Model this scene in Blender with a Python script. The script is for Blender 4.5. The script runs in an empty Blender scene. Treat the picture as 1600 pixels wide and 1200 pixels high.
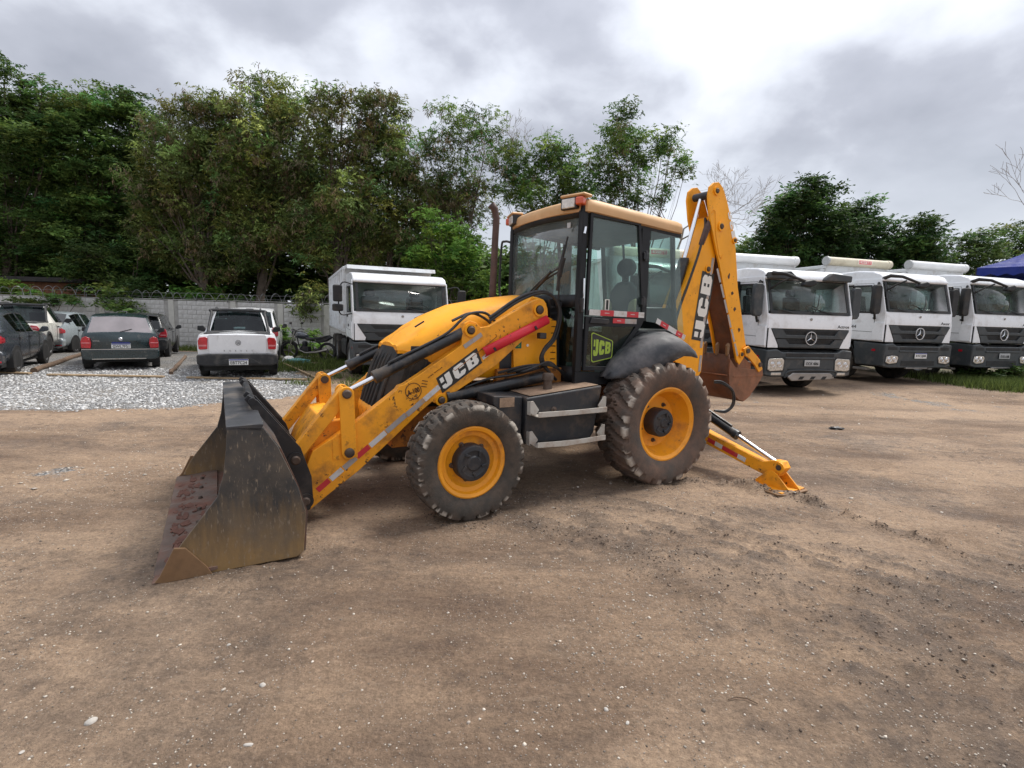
import bpy, bmesh, math, random
import numpy as np
from mathutils import Vector, Matrix, noise
R = math.radians
scene = bpy.context.scene
COL = scene.collection
random.seed(7)
rng = np.random.default_rng(11)

# ------------------------------------------------------------------ camera
cam_data = bpy.data.cameras.new("camera")
cam_data.sensor_width = 36.0
cam_data.lens = 18.0                      # 800 px focal length on a 1600 px wide frame
cam_data.clip_start = 0.05
cam_data.clip_end = 1500
cam = bpy.data.objects.new("camera", cam_data)
COL.objects.link(cam)
cam.matrix_world = Matrix.Translation((0, 0, 1.70)) @ Matrix.Rotation(R(90 - 7.4), 4, 'X') @ Matrix.Rotation(R(1.65), 4, 'Z')
scene.camera = cam

# ------------------------------------------------------------------ view, world, sun
scene.view_settings.view_transform = 'Standard'
scene.view_settings.look = 'None'
scene.view_settings.exposure = 1.5
scene.view_settings.gamma = 1.0
scene.view_settings.use_curve_mapping = False
scene.render.engine = 'CYCLES'
scene.cycles.max_bounces = 6
scene.cycles.transparent_max_bounces = 12
scene.cycles.use_denoising = True

SUN_EL, SUN_AZ = 58.0, 55.0      # azimuth: clockwise from +Y
world = bpy.data.worlds.new("World")
scene.world = world
world.use_nodes = True
nt = world.node_tree
nt.nodes.clear()
def N(t, nt=nt, **kw):
    n = nt.nodes.new(t)
    for k, v in kw.items():
        setattr(n, k, v)
    return n
tc = N('ShaderNodeTexCoord')
sky = N('ShaderNodeTexSky', sky_type='NISHITA', sun_disc=False)
sky.sun_elevation = R(SUN_EL)
sky.sun_rotation = R(SUN_AZ)
sky.air_density = 1.0
sky.dust_density = 2.0
# cloud deck: project the direction on a plane overhead so clouds flatten toward the horizon
sep = N('ShaderNodeSeparateXYZ')
nt.links.new(tc.outputs['Generated'], sep.inputs[0])
zc = N('ShaderNodeMath', operation='MAXIMUM'); zc.inputs[1].default_value = 0.0
nt.links.new(sep.outputs['Z'], zc.inputs[0])
zo = N('ShaderNodeMath', operation='ADD'); zo.inputs[1].default_value = 0.42
nt.links.new(zc.outputs[0], zo.inputs[0])
dx = N('ShaderNodeMath', operation='DIVIDE'); dy = N('ShaderNodeMath', operation='DIVIDE')
nt.links.new(sep.outputs['X'], dx.inputs[0]); nt.links.new(zo.outputs[0], dx.inputs[1])
nt.links.new(sep.outputs['Y'], dy.inputs[0]); nt.links.new(zo.outputs[0], dy.inputs[1])
cmb = N('ShaderNodeCombineXYZ')
nt.links.new(dx.outputs[0], cmb.inputs[0]); nt.links.new(dy.outputs[0], cmb.inputs[1])
n1 = N('ShaderNodeTexNoise'); n1.inputs['Scale'].default_value = 1.25; n1.inputs['Detail'].default_value = 3.0; n1.inputs['Roughness'].default_value = 0.45; n1.inputs['Distortion'].default_value = 0.35
n2 = N('ShaderNodeTexNoise'); n2.inputs['Scale'].default_value = 4.2; n2.inputs['Detail'].default_value = 8.0; n2.inputs['Roughness'].default_value = 0.5; n2.inputs['Distortion'].default_value = 0.1
mp1 = N('ShaderNodeMapping'); mp1.inputs['Location'].default_value = (3.3, 1.35, 0)
nt.links.new(cmb.outputs[0], mp1.inputs[0])
nt.links.new(mp1.outputs[0], n1.inputs['Vector']); nt.links.new(mp1.outputs[0], n2.inputs['Vector'])
mixn = N('ShaderNodeMath', operation='MULTIPLY_ADD'); mixn.inputs[1].default_value = 0.5
nt.links.new(n2.outputs[0], mixn.inputs[0])
sc1 = N('ShaderNodeMath', operation='MULTIPLY'); sc1.inputs[1].default_value = 0.67
nt.links.new(n1.outputs[0], sc1.inputs[0]); nt.links.new(sc1.outputs[0], mixn.inputs[2])
ramp = N('ShaderNodeValToRGB')
cr = ramp.color_ramp
cr.elements[0].position = 0.42; cr.elements[0].color = (1.60, 1.67, 1.90, 1)
cr.elements[1].position = 0.76; cr.elements[1].color = (4.33, 4.41, 4.60, 1)
e = cr.elements.new(0.545); e.color = (2.17, 2.24, 2.51, 1)
e = cr.elements.new(0.63); e.color = (3.19, 3.31, 3.61, 1)
nt.links.new(mixn.outputs[0], ramp.inputs[0])
# horizon haze: clouds brighten and lose contrast low down
hz = N('ShaderNodeMapRange'); hz.inputs[1].default_value = 0.0; hz.inputs[2].default_value = 0.30; hz.inputs[3].default_value = 0.7; hz.inputs[4].default_value = 0.0
nt.links.new(sep.outputs['Z'], hz.inputs[0])
mixh = N('ShaderNodeMixRGB'); mixh.inputs[2].default_value = (5.4, 5.7, 6.2, 1)
nt.links.new(hz.outputs[0], mixh.inputs[0]); nt.links.new(ramp.outputs[0], mixh.inputs[1])
# standard overcast sky: luminance follows (1 + 2 sin elevation) all the way up
cie = N('ShaderNodeMath', operation='MULTIPLY_ADD'); cie.inputs[1].default_value = 1.08; cie.inputs[2].default_value = 0.54
nt.links.new(zc.outputs[0], cie.inputs[0])
vm = N('ShaderNodeVectorMath', operation='SCALE')
nt.links.new(mixh.outputs[0], vm.inputs[0]); nt.links.new(cie.outputs[0], vm.inputs['Scale'])
mixs = N('ShaderNodeMixRGB'); mixs.inputs[0].default_value = 0.94
nt.links.new(sky.outputs[0], mixs.inputs[1]); nt.links.new(vm.outputs[0], mixs.inputs[2])
bg = N('ShaderNodeBackground'); bg.inputs[1].default_value = 0.10
nt.links.new(mixs.outputs[0], bg.inputs[0])
wo = N('ShaderNodeOutputWorld')
nt.links.new(bg.outputs[0], wo.inputs[0])

sun_data = bpy.data.lights.new("sun", 'SUN')
sun_data.energy = 1.5
sun_data.angle = R(22)
sun_data.color = (1.0, 0.96, 0.90)
sun = bpy.data.objects.new("sun", sun_data)
COL.objects.link(sun)
_d = Vector((math.sin(R(SUN_AZ)) * math.cos(R(SUN_EL)), math.cos(R(SUN_AZ)) * math.cos(R(SUN_EL)), math.sin(R(SUN_EL))))
sun.rotation_euler = (-_d).to_track_quat('-Z', 'Y').to_euler()
sun.location = (0, 0, 30)

# ------------------------------------------------------------------ materials
def mat(name, col, rough=0.5, metal=0.0, var=0.12, vscale=3.0, bump=0.0, bscale=60.0, spots=None, dust=None, streak=None, coat=0.0, spec=0.5, attr=None, low=None):
    """procedural Principled material.
    spots / dust: (colour, amount 0..1, scale) laid over by noise; dust is broad, spots are small and sharp
    streak: (colour, amount, (sx,sy,sz)) anisotropic scratches; attr: colour attribute mixed over the base by its alpha"""
    m = bpy.data.materials.new(name)
    m.use_nodes = True
    t = m.node_tree
    p = t.nodes['Principled BSDF']
    co = t.nodes.new('ShaderNodeTexCoord')
    def noisef(scale, detail=5, rough_=0.6, vec=None):
        n = t.nodes.new('ShaderNodeTexNoise')
        n.inputs['Scale'].default_value = scale
        n.inputs['Detail'].default_value = detail
        n.inputs['Roughness'].default_value = rough_
        t.links.new(vec or co.outputs['Object'], n.inputs['Vector'])
        return n.outputs[0]
    def rng_(src, a, b, c=0.0, d=1.0):
        n = t.nodes.new('ShaderNodeMapRange')
        n.inputs[1].default_value = a; n.inputs[2].default_value = b
        n.inputs[3].default_value = c; n.inputs[4].default_value = d
        t.links.new(src, n.inputs[0])
        return n.outputs[0]
    def mix(fac, c1, c2, mode='MIX'):
        n = t.nodes.new('ShaderNodeMixRGB'); n.blend_type = mode
        for i, v in ((0, fac), (1, c1), (2, c2)):
            if isinstance(v, (int, float)): n.inputs[i].default_value = v
            elif isinstance(v, tuple): n.inputs[i].default_value = (*v[:3], 1)
            else: t.links.new(v, n.inputs[i])
        return n.outputs[0]
    cur = mix(rng_(noisef(vscale), 0.3, 0.7), tuple(c * (1 - var) for c in col), tuple(min(1, c * (1 + var)) for c in col))
    if attr:
        a = t.nodes.new('ShaderNodeAttribute'); a.attribute_name = attr
        cur = mix(a.outputs['Alpha'], cur, a.outputs['Color'])
    rcur = None
    if low:   # paint scraped off from the bottom edge upward, ragged
        sx = t.nodes.new('ShaderNodeSeparateXYZ'); t.links.new(co.outputs['Object'], sx.inputs[0])
        mp0 = t.nodes.new('ShaderNodeMapping'); mp0.inputs['Scale'].default_value = (22, 22, 3.5); t.links.new(co.outputs['Object'], mp0.inputs[0])
        ad0 = t.nodes.new('ShaderNodeMath'); ad0.operation = 'MULTIPLY_ADD'; ad0.inputs[1].default_value = -0.55; t.links.new(noisef(1.0, 6, 0.7, mp0.outputs[0]), ad0.inputs[0]); t.links.new(sx.outputs['Z'], ad0.inputs[2])
        cur = mix(rng_(ad0.outputs[0], low[1] - .27, low[2] - .27, 0.95, 0), cur, low[0])
    if dust:
        f = rng_(noisef(dust[2], 6, 0.65), 0.62 - dust[1] * 0.4, 0.80 - dust[1] * 0.25, 0, 0.85)
        cur = mix(f, cur, dust[0]); rcur = f
    if streak:
        mp = t.nodes.new('ShaderNodeMapping'); mp.inputs['Scale'].default_value = streak[2]
        t.links.new(co.outputs['Object'], mp.inputs[0])
        f2 = rng_(noisef(1.0, 4, 0.7, mp.outputs[0]), 0.70 - streak[1] * 0.25, 0.78 - streak[1] * 0.2, 0, 0.8)
        cur = mix(f2, cur, streak[0])
    if spots:
        f3a = rng_(noisef(spots[2], 4, 0.7), 0.75 - spots[1] * 0.3, 0.79 - spots[1] * 0.3, 0, 1)
        f3n = t.nodes.new('ShaderNodeMath'); f3n.operation = 'MULTIPLY'; t.links.new(f3a, f3n.inputs[0]); t.links.new(rng_(noisef(spots[2] * 0.13 + 0.7, 2), 0.44, 0.56), f3n.inputs[1]); f3 = f3n.outputs[0]
        cur = mix(f3, cur, spots[0])
    t.links.new(cur, p.inputs['Base Color'])
    p.inputs['Metallic'].default_value = metal
    rr = rng_(noisef(vscale * 2.3, 3), 0.3, 0.7, max(0.02, rough - 0.08), min(1, rough + 0.10))
    if rcur is not None:
        ad = t.nodes.new('ShaderNodeMath'); ad.operation = 'MULTIPLY_ADD'; ad.inputs[1].default_value = 0.35; ad.use_clamp = True
        t.links.new(rcur, ad.inputs[0]); t.links.new(rr, ad.inputs[2]); rr = ad.outputs[0]
    t.links.new(rr, p.inputs['Roughness'])
    p.inputs['Specular IOR Level'].default_value = spec
    p.inputs['Coat Weight'].default_value = coat
    p.inputs['Coat Roughness'].default_value = 0.15
    if bump:
        b = t.nodes.new('ShaderNodeBump'); b.inputs['Strength'].default_value = bump; b.inputs['Distance'].default_value = 0.02
        t.links.new(noisef(bscale, 6, 0.65), b.inputs['Height'])
        t.links.new(b.outputs[0], p.inputs['Normal'])
    return m

def glass(name, tint, trans, rough=0.03, haze=(0.5, 0.55, 0.55)):
    """thin window pane: mostly see-through, with a mirror coat and a film of dust"""
    m = bpy.data.materials.new(name); m.use_nodes = True
    t = m.node_tree; t.nodes.clear()
    o = t.nodes.new('ShaderNodeOutputMaterial')
    tr = t.nodes.new('ShaderNodeBsdfTransparent'); tr.inputs[0].default_value = (*tint, 1)
    df = t.nodes.new('ShaderNodeBsdfDiffuse'); df.inputs[0].default_value = (*haze, 1)
    gl = t.nodes.new('ShaderNodeBsdfGlossy'); gl.inputs['Roughness'].default_value = rough
    co = t.nodes.new('ShaderNodeTexCoord')
    n = t.nodes.new('ShaderNodeTexNoise'); n.inputs['Scale'].default_value = 2.5; n.inputs['Detail'].default_value = 6
    t.links.new(co.outputs['Object'], n.inputs['Vector'])
    mr = t.nodes.new('ShaderNodeMapRange'); mr.inputs[1].default_value = 0.35; mr.inputs[2].default_value = 0.75
    mr.inputs[3].default_value = max(0, 1 - trans - 0.05); mr.inputs[4].default_value = min(1, 1 - trans + 0.09)
    t.links.new(n.outputs[0], mr.inputs[0])
    m1 = t.nodes.new('ShaderNodeMixShader')
    t.links.new(mr.outputs[0], m1.inputs[0]); t.links.new(tr.outputs[0], m1.inputs[1]); t.links.new(df.outputs[0], m1.inputs[2])
    fr = t.nodes.new('ShaderNodeLayerWeight'); fr.inputs[0].default_value = 0.5
    pw = t.nodes.new('ShaderNodeMath'); pw.operation = 'POWER'; pw.inputs[1].default_value = 4.0; t.links.new(fr.outputs['Facing'], pw.inputs[0])
    fm = t.nodes.new('ShaderNodeMath'); fm.operation = 'MULTIPLY_ADD'; fm.inputs[1].default_value = 0.85; fm.inputs[2].default_value = 0.045; fm.use_clamp = True
    t.links.new(pw.outputs[0], fm.inputs[0])
    m2 = t.nodes.new('ShaderNodeMixShader')
    t.links.new(fm.outputs[0], m2.inputs[0]); t.links.new(m1.outputs[0], m2.inputs[1]); t.links.new(gl.outputs[0], m2.inputs[2])
    t.links.new(m2.outputs[0], o.inputs[0])
    return m

MUD = (0.16, 0.11, 0.075)
RUST = (0.13, 0.045, 0.02)
M = {}
M['yellow'] = mat('yellow_paint', (0.90, 0.37, 0.010), 0.45, var=0.10, vscale=2.2, bump=0.05, bscale=25, dust=((0.50, 0.20, 0.03), 0.16, 3.5), spots=((0.10, 0.035, 0.012), 0.34, 20), streak=((0.62, 0.25, 0.03), 0.35, (7, 7, 1.6)), spec=0.35)
M['yellow_worn'] = mat('yellow_paint_worn', (0.86, 0.345, 0.011), 0.52, var=0.1, vscale=4, bump=0.1, bscale=30, dust=((0.30, 0.12, 0.03), 0.30, 5), spots=((0.06, 0.025, 0.012), 0.48, 15))
M['yellow_dirty'] = mat('yellow_paint_muddy', (0.50, 0.18, 0.02), 0.6, var=0.2, vscale=4, bump=0.15, bscale=30, dust=((0.13, 0.06, 0.025), 0.62, 3.2), spots=((0.05, 0.022, 0.012), 0.5, 9))
M['black'] = mat('black_paint', (0.012, 0.012, 0.014), 0.42, var=0.3, bump=0.05, bscale=20, dust=((0.07, 0.055, 0.045), 0.30, 5))
M['black_plastic'] = mat('black_plastic', (0.010, 0.011, 0.013), 0.5, var=0.25, bump=0.04, bscale=40, spec=0.35, dust=((0.05, 0.045, 0.04), 0.22, 4))
M['grille'] = mat('grille_plastic', (0.014, 0.014, 0.014), 0.7, var=0.3, bump=0.1, bscale=50, dust=((0.09, 0.075, 0.06), 0.45, 5))
M['fender'] = mat('fender_plastic', (0.028, 0.030, 0.034), 0.48, var=0.25, vscale=3, bump=0.08, bscale=60, dust=((0.16, 0.15, 0.15), 0.45, 3.5))
M['hose'] = mat('rubber_hose', (0.014, 0.014, 0.015), 0.45, var=0.2, dust=((0.08, 0.06, 0.045), 0.25, 8))
M['ram'] = mat('ram_barrel', (0.016, 0.017, 0.019), 0.36, var=0.3, bump=0.05, bscale=40, dust=((0.10, 0.075, 0.055), 0.33, 7))
M['chrome'] = mat('chrome_rod', (0.80, 0.80, 0.82), 0.16, metal=1.0, var=0.05)
M['steel'] = mat('bare_steel', (0.33, 0.31, 0.29), 0.5, metal=0.8, var=0.2)
M['pin'] = mat('pin_steel', (0.10, 0.075, 0.06), 0.55, metal=0.5, var=0.3, dust=((0.10, 0.06, 0.04), 0.4, 12))
M['bucket_side'] = mat('bucket_side_paint', (0.042, 0.040, 0.038), 0.5, var=0.35, vscale=3, bump=0.12, bscale=25, dust=((0.13, 0.10, 0.07), 0.40, 2.4), streak=((0.27, 0.21, 0.15), 0.50, (60, 60, 13)), spots=((0.2, 0.11, 0.06), 0.2, 14), low=((0.27, 0.165, 0.065), .02, .46))
M['bucket_top'] = mat('bucket_top_paint', (0.035, 0.036, 0.04), 0.42, var=0.3, vscale=4, bump=0.08, bscale=20, dust=((0.12, 0.10, 0.08), 0.32, 3))
M['bucket_in'] = mat('bucket_inside_rust', (0.12, 0.080, 0.060), 0.7, var=0.4, vscale=4, bump=0.25, bscale=20, dust=((0.17, 0.065, 0.040), 0.45, 5), streak=((0.22, 0.17, 0.13), 0.4, (5, 14, 5)))
M['worn_steel'] = mat('worn_ochre_steel', (0.22, 0.125, 0.06), 0.55, metal=0.1, var=0.3, vscale=6, bump=0.1, bscale=30, dust=((0.12, 0.07, 0.035), 0.4, 6), streak=((0.34, 0.25, 0.15), 0.4, (20, 20, 3)))
M['rust_red'] = mat('red_clay_crust', (0.14, 0.060, 0.040), 0.9, var=0.3, vscale=10, bump=0.5, bscale=30)
M['rust_bucket'] = mat('rusty_digging_bucket', (0.26, 0.11, 0.055), 0.7, var=0.3, vscale=6, bump=0.2, bscale=30, dust=((0.16, 0.085, 0.05), 0.5, 4), spots=((0.35, 0.11, 0.03), 0.35, 12))
M['rust_dark'] = mat('rusty_shell', (0.10, 0.045, 0.025), 0.75, var=0.35, vscale=5, bump=0.2, bscale=25, dust=((0.18, 0.07, 0.03), 0.5, 4))
M['exhaust'] = mat('rusty_exhaust', (0.085, 0.05, 0.042), 0.6, metal=0.2, var=0.3, vscale=8, bump=0.15, bscale=30)
M['tyre'] = mat('tyre_rubber', (0.050, 0.042, 0.034), 0.8, var=0.25, vscale=9, bump=0.35, bscale=60, dust=((0.12, 0.088, 0.066), 0.50, 7), attr='wear')
M['tyre_brown'] = mat('tyre_rubber_clay', (0.068, 0.056, 0.047), 0.85, var=0.2, vscale=6, bump=0.25, bscale=45, dust=((0.17, 0.105, 0.075), 0.62, 4), attr='wear')
M['car_tyre'] = mat('car_tyre_rubber', (0.02, 0.02, 0.021), 0.8, var=0.2, bump=0.1, dust=((0.07, 0.06, 0.055), 0.3, 8))
M['truck_tyre'] = mat('truck_tyre_rubber', (0.02, 0.019, 0.018), 0.85, var=0.3, bump=0.2, dust=((0.09, 0.07, 0.05), 0.45, 5))
M['rim_yellow'] = mat('rim_paint', (0.86, 0.33, 0.012), 0.42, var=0.08, vscale=5, dust=((0.42, 0.15, 0.03), 0.30, 5), spots=((0.1, 0.04, 0.02), 0.25, 18))
M['hub'] = mat('hub_casting', (0.022, 0.023, 0.027), 0.5, var=0.3, bump=0.1, bscale=50, dust=((0.07, 0.055, 0.045), 0.35, 8))
M['tan'] = mat('cab_roof_plastic', (0.60, 0.36, 0.17), 0.55, var=0.08, vscale=2.5, bump=0.05, bscale=60, dust=((0.50, 0.30, 0.13), 0.25, 3))
M['red'] = mat('red_paint', (0.62, 0.018, 0.035), 0.42, var=0.12, bump=0.05, spots=((0.25, 0.02, 0.02), 0.3, 14))
M['red_tape'] = mat('red_reflective_tape', (0.55, 0.03, 0.04), 0.4, var=0.1, dust=((0.35, 0.12, 0.1), 0.2, 12))
M['white_tape'] = mat('white_reflective_tape', (0.62, 0.60, 0.58), 0.45, var=0.08, dust=((0.40, 0.33, 0.27), 0.3, 14))
M['grey_tape'] = mat('grey_reflective_tape', (0.36, 0.33, 0.31), 0.5, var=0.15, vscale=9, dust=((0.50, 0.25, 0.08), 0.25, 12), spots=((0.22, 0.17, 0.15), 0.4, 14))
M['decal_white'] = mat('white_decal', (0.78, 0.75, 0.68), 0.5, var=0.05, spots=((0.30, 0.24, 0.16), 0.12, 26))
M['decal_black'] = mat('black_decal', (0.02, 0.02, 0.018), 0.45, var=0.1, spots=((0.5, 0.3, 0.1), 0.08, 26))
M['decal_dark'] = mat('dark_print', (0.05, 0.015, 0.005), 0.5, var=0.1)
M['decal_green'] = mat('lime_decal', (0.33, 0.45, 0.05), 0.5, var=0.1, spots=((0.1, 0.12, 0.03), 0.2, 20))
M['decal_dkgreen'] = mat('green_decal', (0.0, 0.13, 0.07), 0.5, var=0.1)
M['step'] = mat('step_metal', (0.45, 0.42, 0.37), 0.6, var=0.12, bump=0.08, dust=((0.30, 0.21, 0.15), 0.4, 8), spots=((0.15, 0.09, 0.06), 0.3, 20))
M['dirt_plate'] = mat('muddy_plate', (0.30, 0.20, 0.13), 0.8, var=0.3, vscale=14, bump=0.2, spots=((0.08, 0.05, 0.04), 0.5, 20))
M['tank'] = mat('tank_black', (0.018, 0.019, 0.022), 0.5, var=0.3, bump=0.08, bscale=25, dust=((0.12, 0.085, 0.06), 0.36, 4), spots=((0.2, 0.2, 0.2), 0.1, 18))
M['seat_grey'] = mat('seat_fabric_grey', (0.045, 0.05, 0.06), 0.9, var=0.2, bump=0.2, bscale=80)
M['seat_tan'] = mat('seat_fabric_tan', (0.46, 0.37, 0.22), 0.9, var=0.15, bump=0.2, bscale=80)
M['lining'] = mat('cab_lining', (0.07, 0.075, 0.08), 0.8, var=0.1)
M['cab_glass'] = glass('cab_glass', (0.84, 0.95, 0.915), 0.94, haze=(0.30, 0.36, 0.35))
M['screen_glass'] = glass('front_screen_glass', (0.80, 0.87, 0.85), 0.84, 0.05, haze=(0.36, 0.38, 0.37))
M['dark_pane'] = glass('lower_door_glass', (0.42, 0.50, 0.46), 0.90, 0.05, haze=(0.06, 0.08, 0.07))
M['car_glass'] = glass('car_glass', (0.30, 0.38, 0.38), 0.95, 0.02, haze=(0.05, 0.06, 0.06))
M['car_glass_clear'] = glass('car_glass_clear', (0.62, 0.70, 0.70), 0.55, 0.08, haze=(0.55, 0.50, 0.52))
M['truck_glass'] = glass('truck_glass', (0.72, 0.80, 0.78), 0.93, 0.03, haze=(0.2, 0.22, 0.22))
M['headlight'] = mat('headlight_lens', (0.55, 0.53, 0.48), 0.12, metal=0.35, var=0.35, vscale=22, coat=1.0)
M['worklight'] = mat('worklight_lens', (0.68, 0.66, 0.62), 0.2, metal=0.2, var=0.2, vscale=30, bump=0.3, bscale=90)
M['orange_lens'] = mat('orange_lens', (0.62, 0.09, 0.025), 0.25, var=0.2, coat=0.6)
M['taillight'] = mat('taillight_lens', (0.42, 0.008, 0.02), 0.16, var=0.3, vscale=9, coat=1.0)
M['taillight_pale'] = mat('taillight_clear', (0.55, 0.16, 0.17), 0.16, var=0.2, vscale=9, coat=1.0)
M['plate_white'] = mat('number_plate', (0.70, 0.70, 0.68), 0.4, var=0.05)
M['plate_grey'] = mat('old_number_plate', (0.42, 0.43, 0.43), 0.45, var=0.12, vscale=20)
M['plate_blue'] = mat('plate_band', (0.01, 0.02, 0.20), 0.4)
M['ink'] = mat('black_ink', (0.01, 0.01, 0.01), 0.5)
M['silver'] = mat('silver_badge', (0.62, 0.63, 0.65), 0.22, metal=0.9, var=0.05)
M['truck_white'] = mat('truck_white_paint', (0.80, 0.82, 0.84), 0.30, var=0.03, vscale=2, coat=0.4, dust=((0.55, 0.54, 0.52), 0.22, 2.5))
M['truck_grey'] = mat('truck_grey_plastic', (0.036, 0.043, 0.047), 0.5, var=0.12, bump=0.05, dust=((0.12, 0.11, 0.10), 0.25, 4))
M['truck_dark'] = mat('truck_dark_parts', (0.008, 0.009, 0.010), 0.55, var=0.3, dust=((0.06, 0.05, 0.04), 0.3, 4))
M['box_white'] = mat('tipper_white_paint', (0.66, 0.68, 0.69), 0.4, var=0.06, vscale=2, dust=((0.42, 0.38, 0.33), 0.25, 3))
M['roller_cream'] = mat('cream_tarp_tube', (0.58, 0.53, 0.40), 0.55, var=0.08, dust=((0.42, 0.37, 0.27), 0.3, 3))
M['roller_white'] = mat('white_tarp_tube', (0.68, 0.69, 0.69), 0.5, var=0.08)
M['chassis_dark'] = mat('chassis_dark', (0.012, 0.012, 0.012), 0.8, var=0.3)
def car_paint(name, col, rough=0.26, dust=0.10):
    return mat(name, col, rough, var=0.05, vscale=2, coat=0.8, dust=((0.22, 0.19, 0.16), dust, 3.5))
M['paint_white'] = car_paint('white_car_paint', (0.72, 0.73, 0.74))
M['paint_offwhite'] = car_paint('dusty_white_car_paint', (0.66, 0.65, 0.60))
M['paint_graphite'] = car_paint('graphite_car_paint', (0.035, 0.042, 0.052))
M['paint_green'] = car_paint('dark_green_car_paint', (0.006, 0.022, 0.026))
M['paint_grey'] = car_paint('grey_car_paint', (0.05, 0.052, 0.052))
M['paint_silver'] = car_paint('silver_car_paint', (0.30, 0.34, 0.36))
M['car_plastic'] = mat('car_black_plastic', (0.016, 0.017, 0.019), 0.6, var=0.15, dust=((0.10, 0.09, 0.08), 0.3, 5))
M['alloy'] = mat('alloy_wheel', (0.50, 0.51, 0.52), 0.3, metal=0.7, var=0.1)
M['block'] = mat('concrete_block', (0.58, 0.565, 0.54), 0.95, var=0.18, vscale=2.3, bump=0.5, bscale=35, dust=((0.22, 0.20, 0.17), 0.35, 1.6))
M['mortar'] = mat('mortar', (0.34, 0.325, 0.30), 0.95, var=0.2, bump=0.4, bscale=40)
M['pillar'] = mat('concrete_pillar', (0.52, 0.50, 0.45), 0.95, var=0.15, vscale=2, bump=0.4, bscale=30, dust=((0.25, 0.24, 0.18), 0.3, 2))
M['wire'] = mat('razor_wire', (0.26, 0.26, 0.26), 0.4, metal=0.7)
M['log'] = mat('weathered_log', (0.13, 0.085, 0.055), 0.9, var=0.3, vscale=8, bump=0.5, bscale=25)
M['plank'] = mat('pale_timber', (0.38, 0.27, 0.16), 0.85, var=0.2, vscale=6, bump=0.3, bscale=25)
M['brick'] = mat('red_brickwork', (0.22, 0.095, 0.05), 0.9, var=0.3, vscale=5, bump=0.3)
M['roof_dark'] = mat('dark_roof_sheet', (0.035, 0.03, 0.03), 0.8, var=0.3)
M['canvas_blue'] = mat('blue_canvas', (0.004, 0.018, 0.18), 0.75, var=0.15, vscale=2, bump=0.1, bscale=6)
M['bark'] = mat('bark', (0.11, 0.085, 0.065), 0.95, var=0.35, vscale=5, bump=0.6, bscale=18)
M['bark_pale'] = mat('pale_bark', (0.26, 0.22, 0.18), 0.9, var=0.25, vscale=5, bump=0.4, bscale=18)
M['teal'] = mat('teal_cloth', (0.10, 0.26, 0.25), 0.8, var=0.3, vscale=8)
M['white_bag'] = mat('white_sack', (0.65, 0.64, 0.62), 0.7, var=0.1)
M['stone'] = mat('pale_stone', (0.42, 0.39, 0.35), 0.85, var=0.3, vscale=6, bump=0.3, bscale=30)

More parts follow.
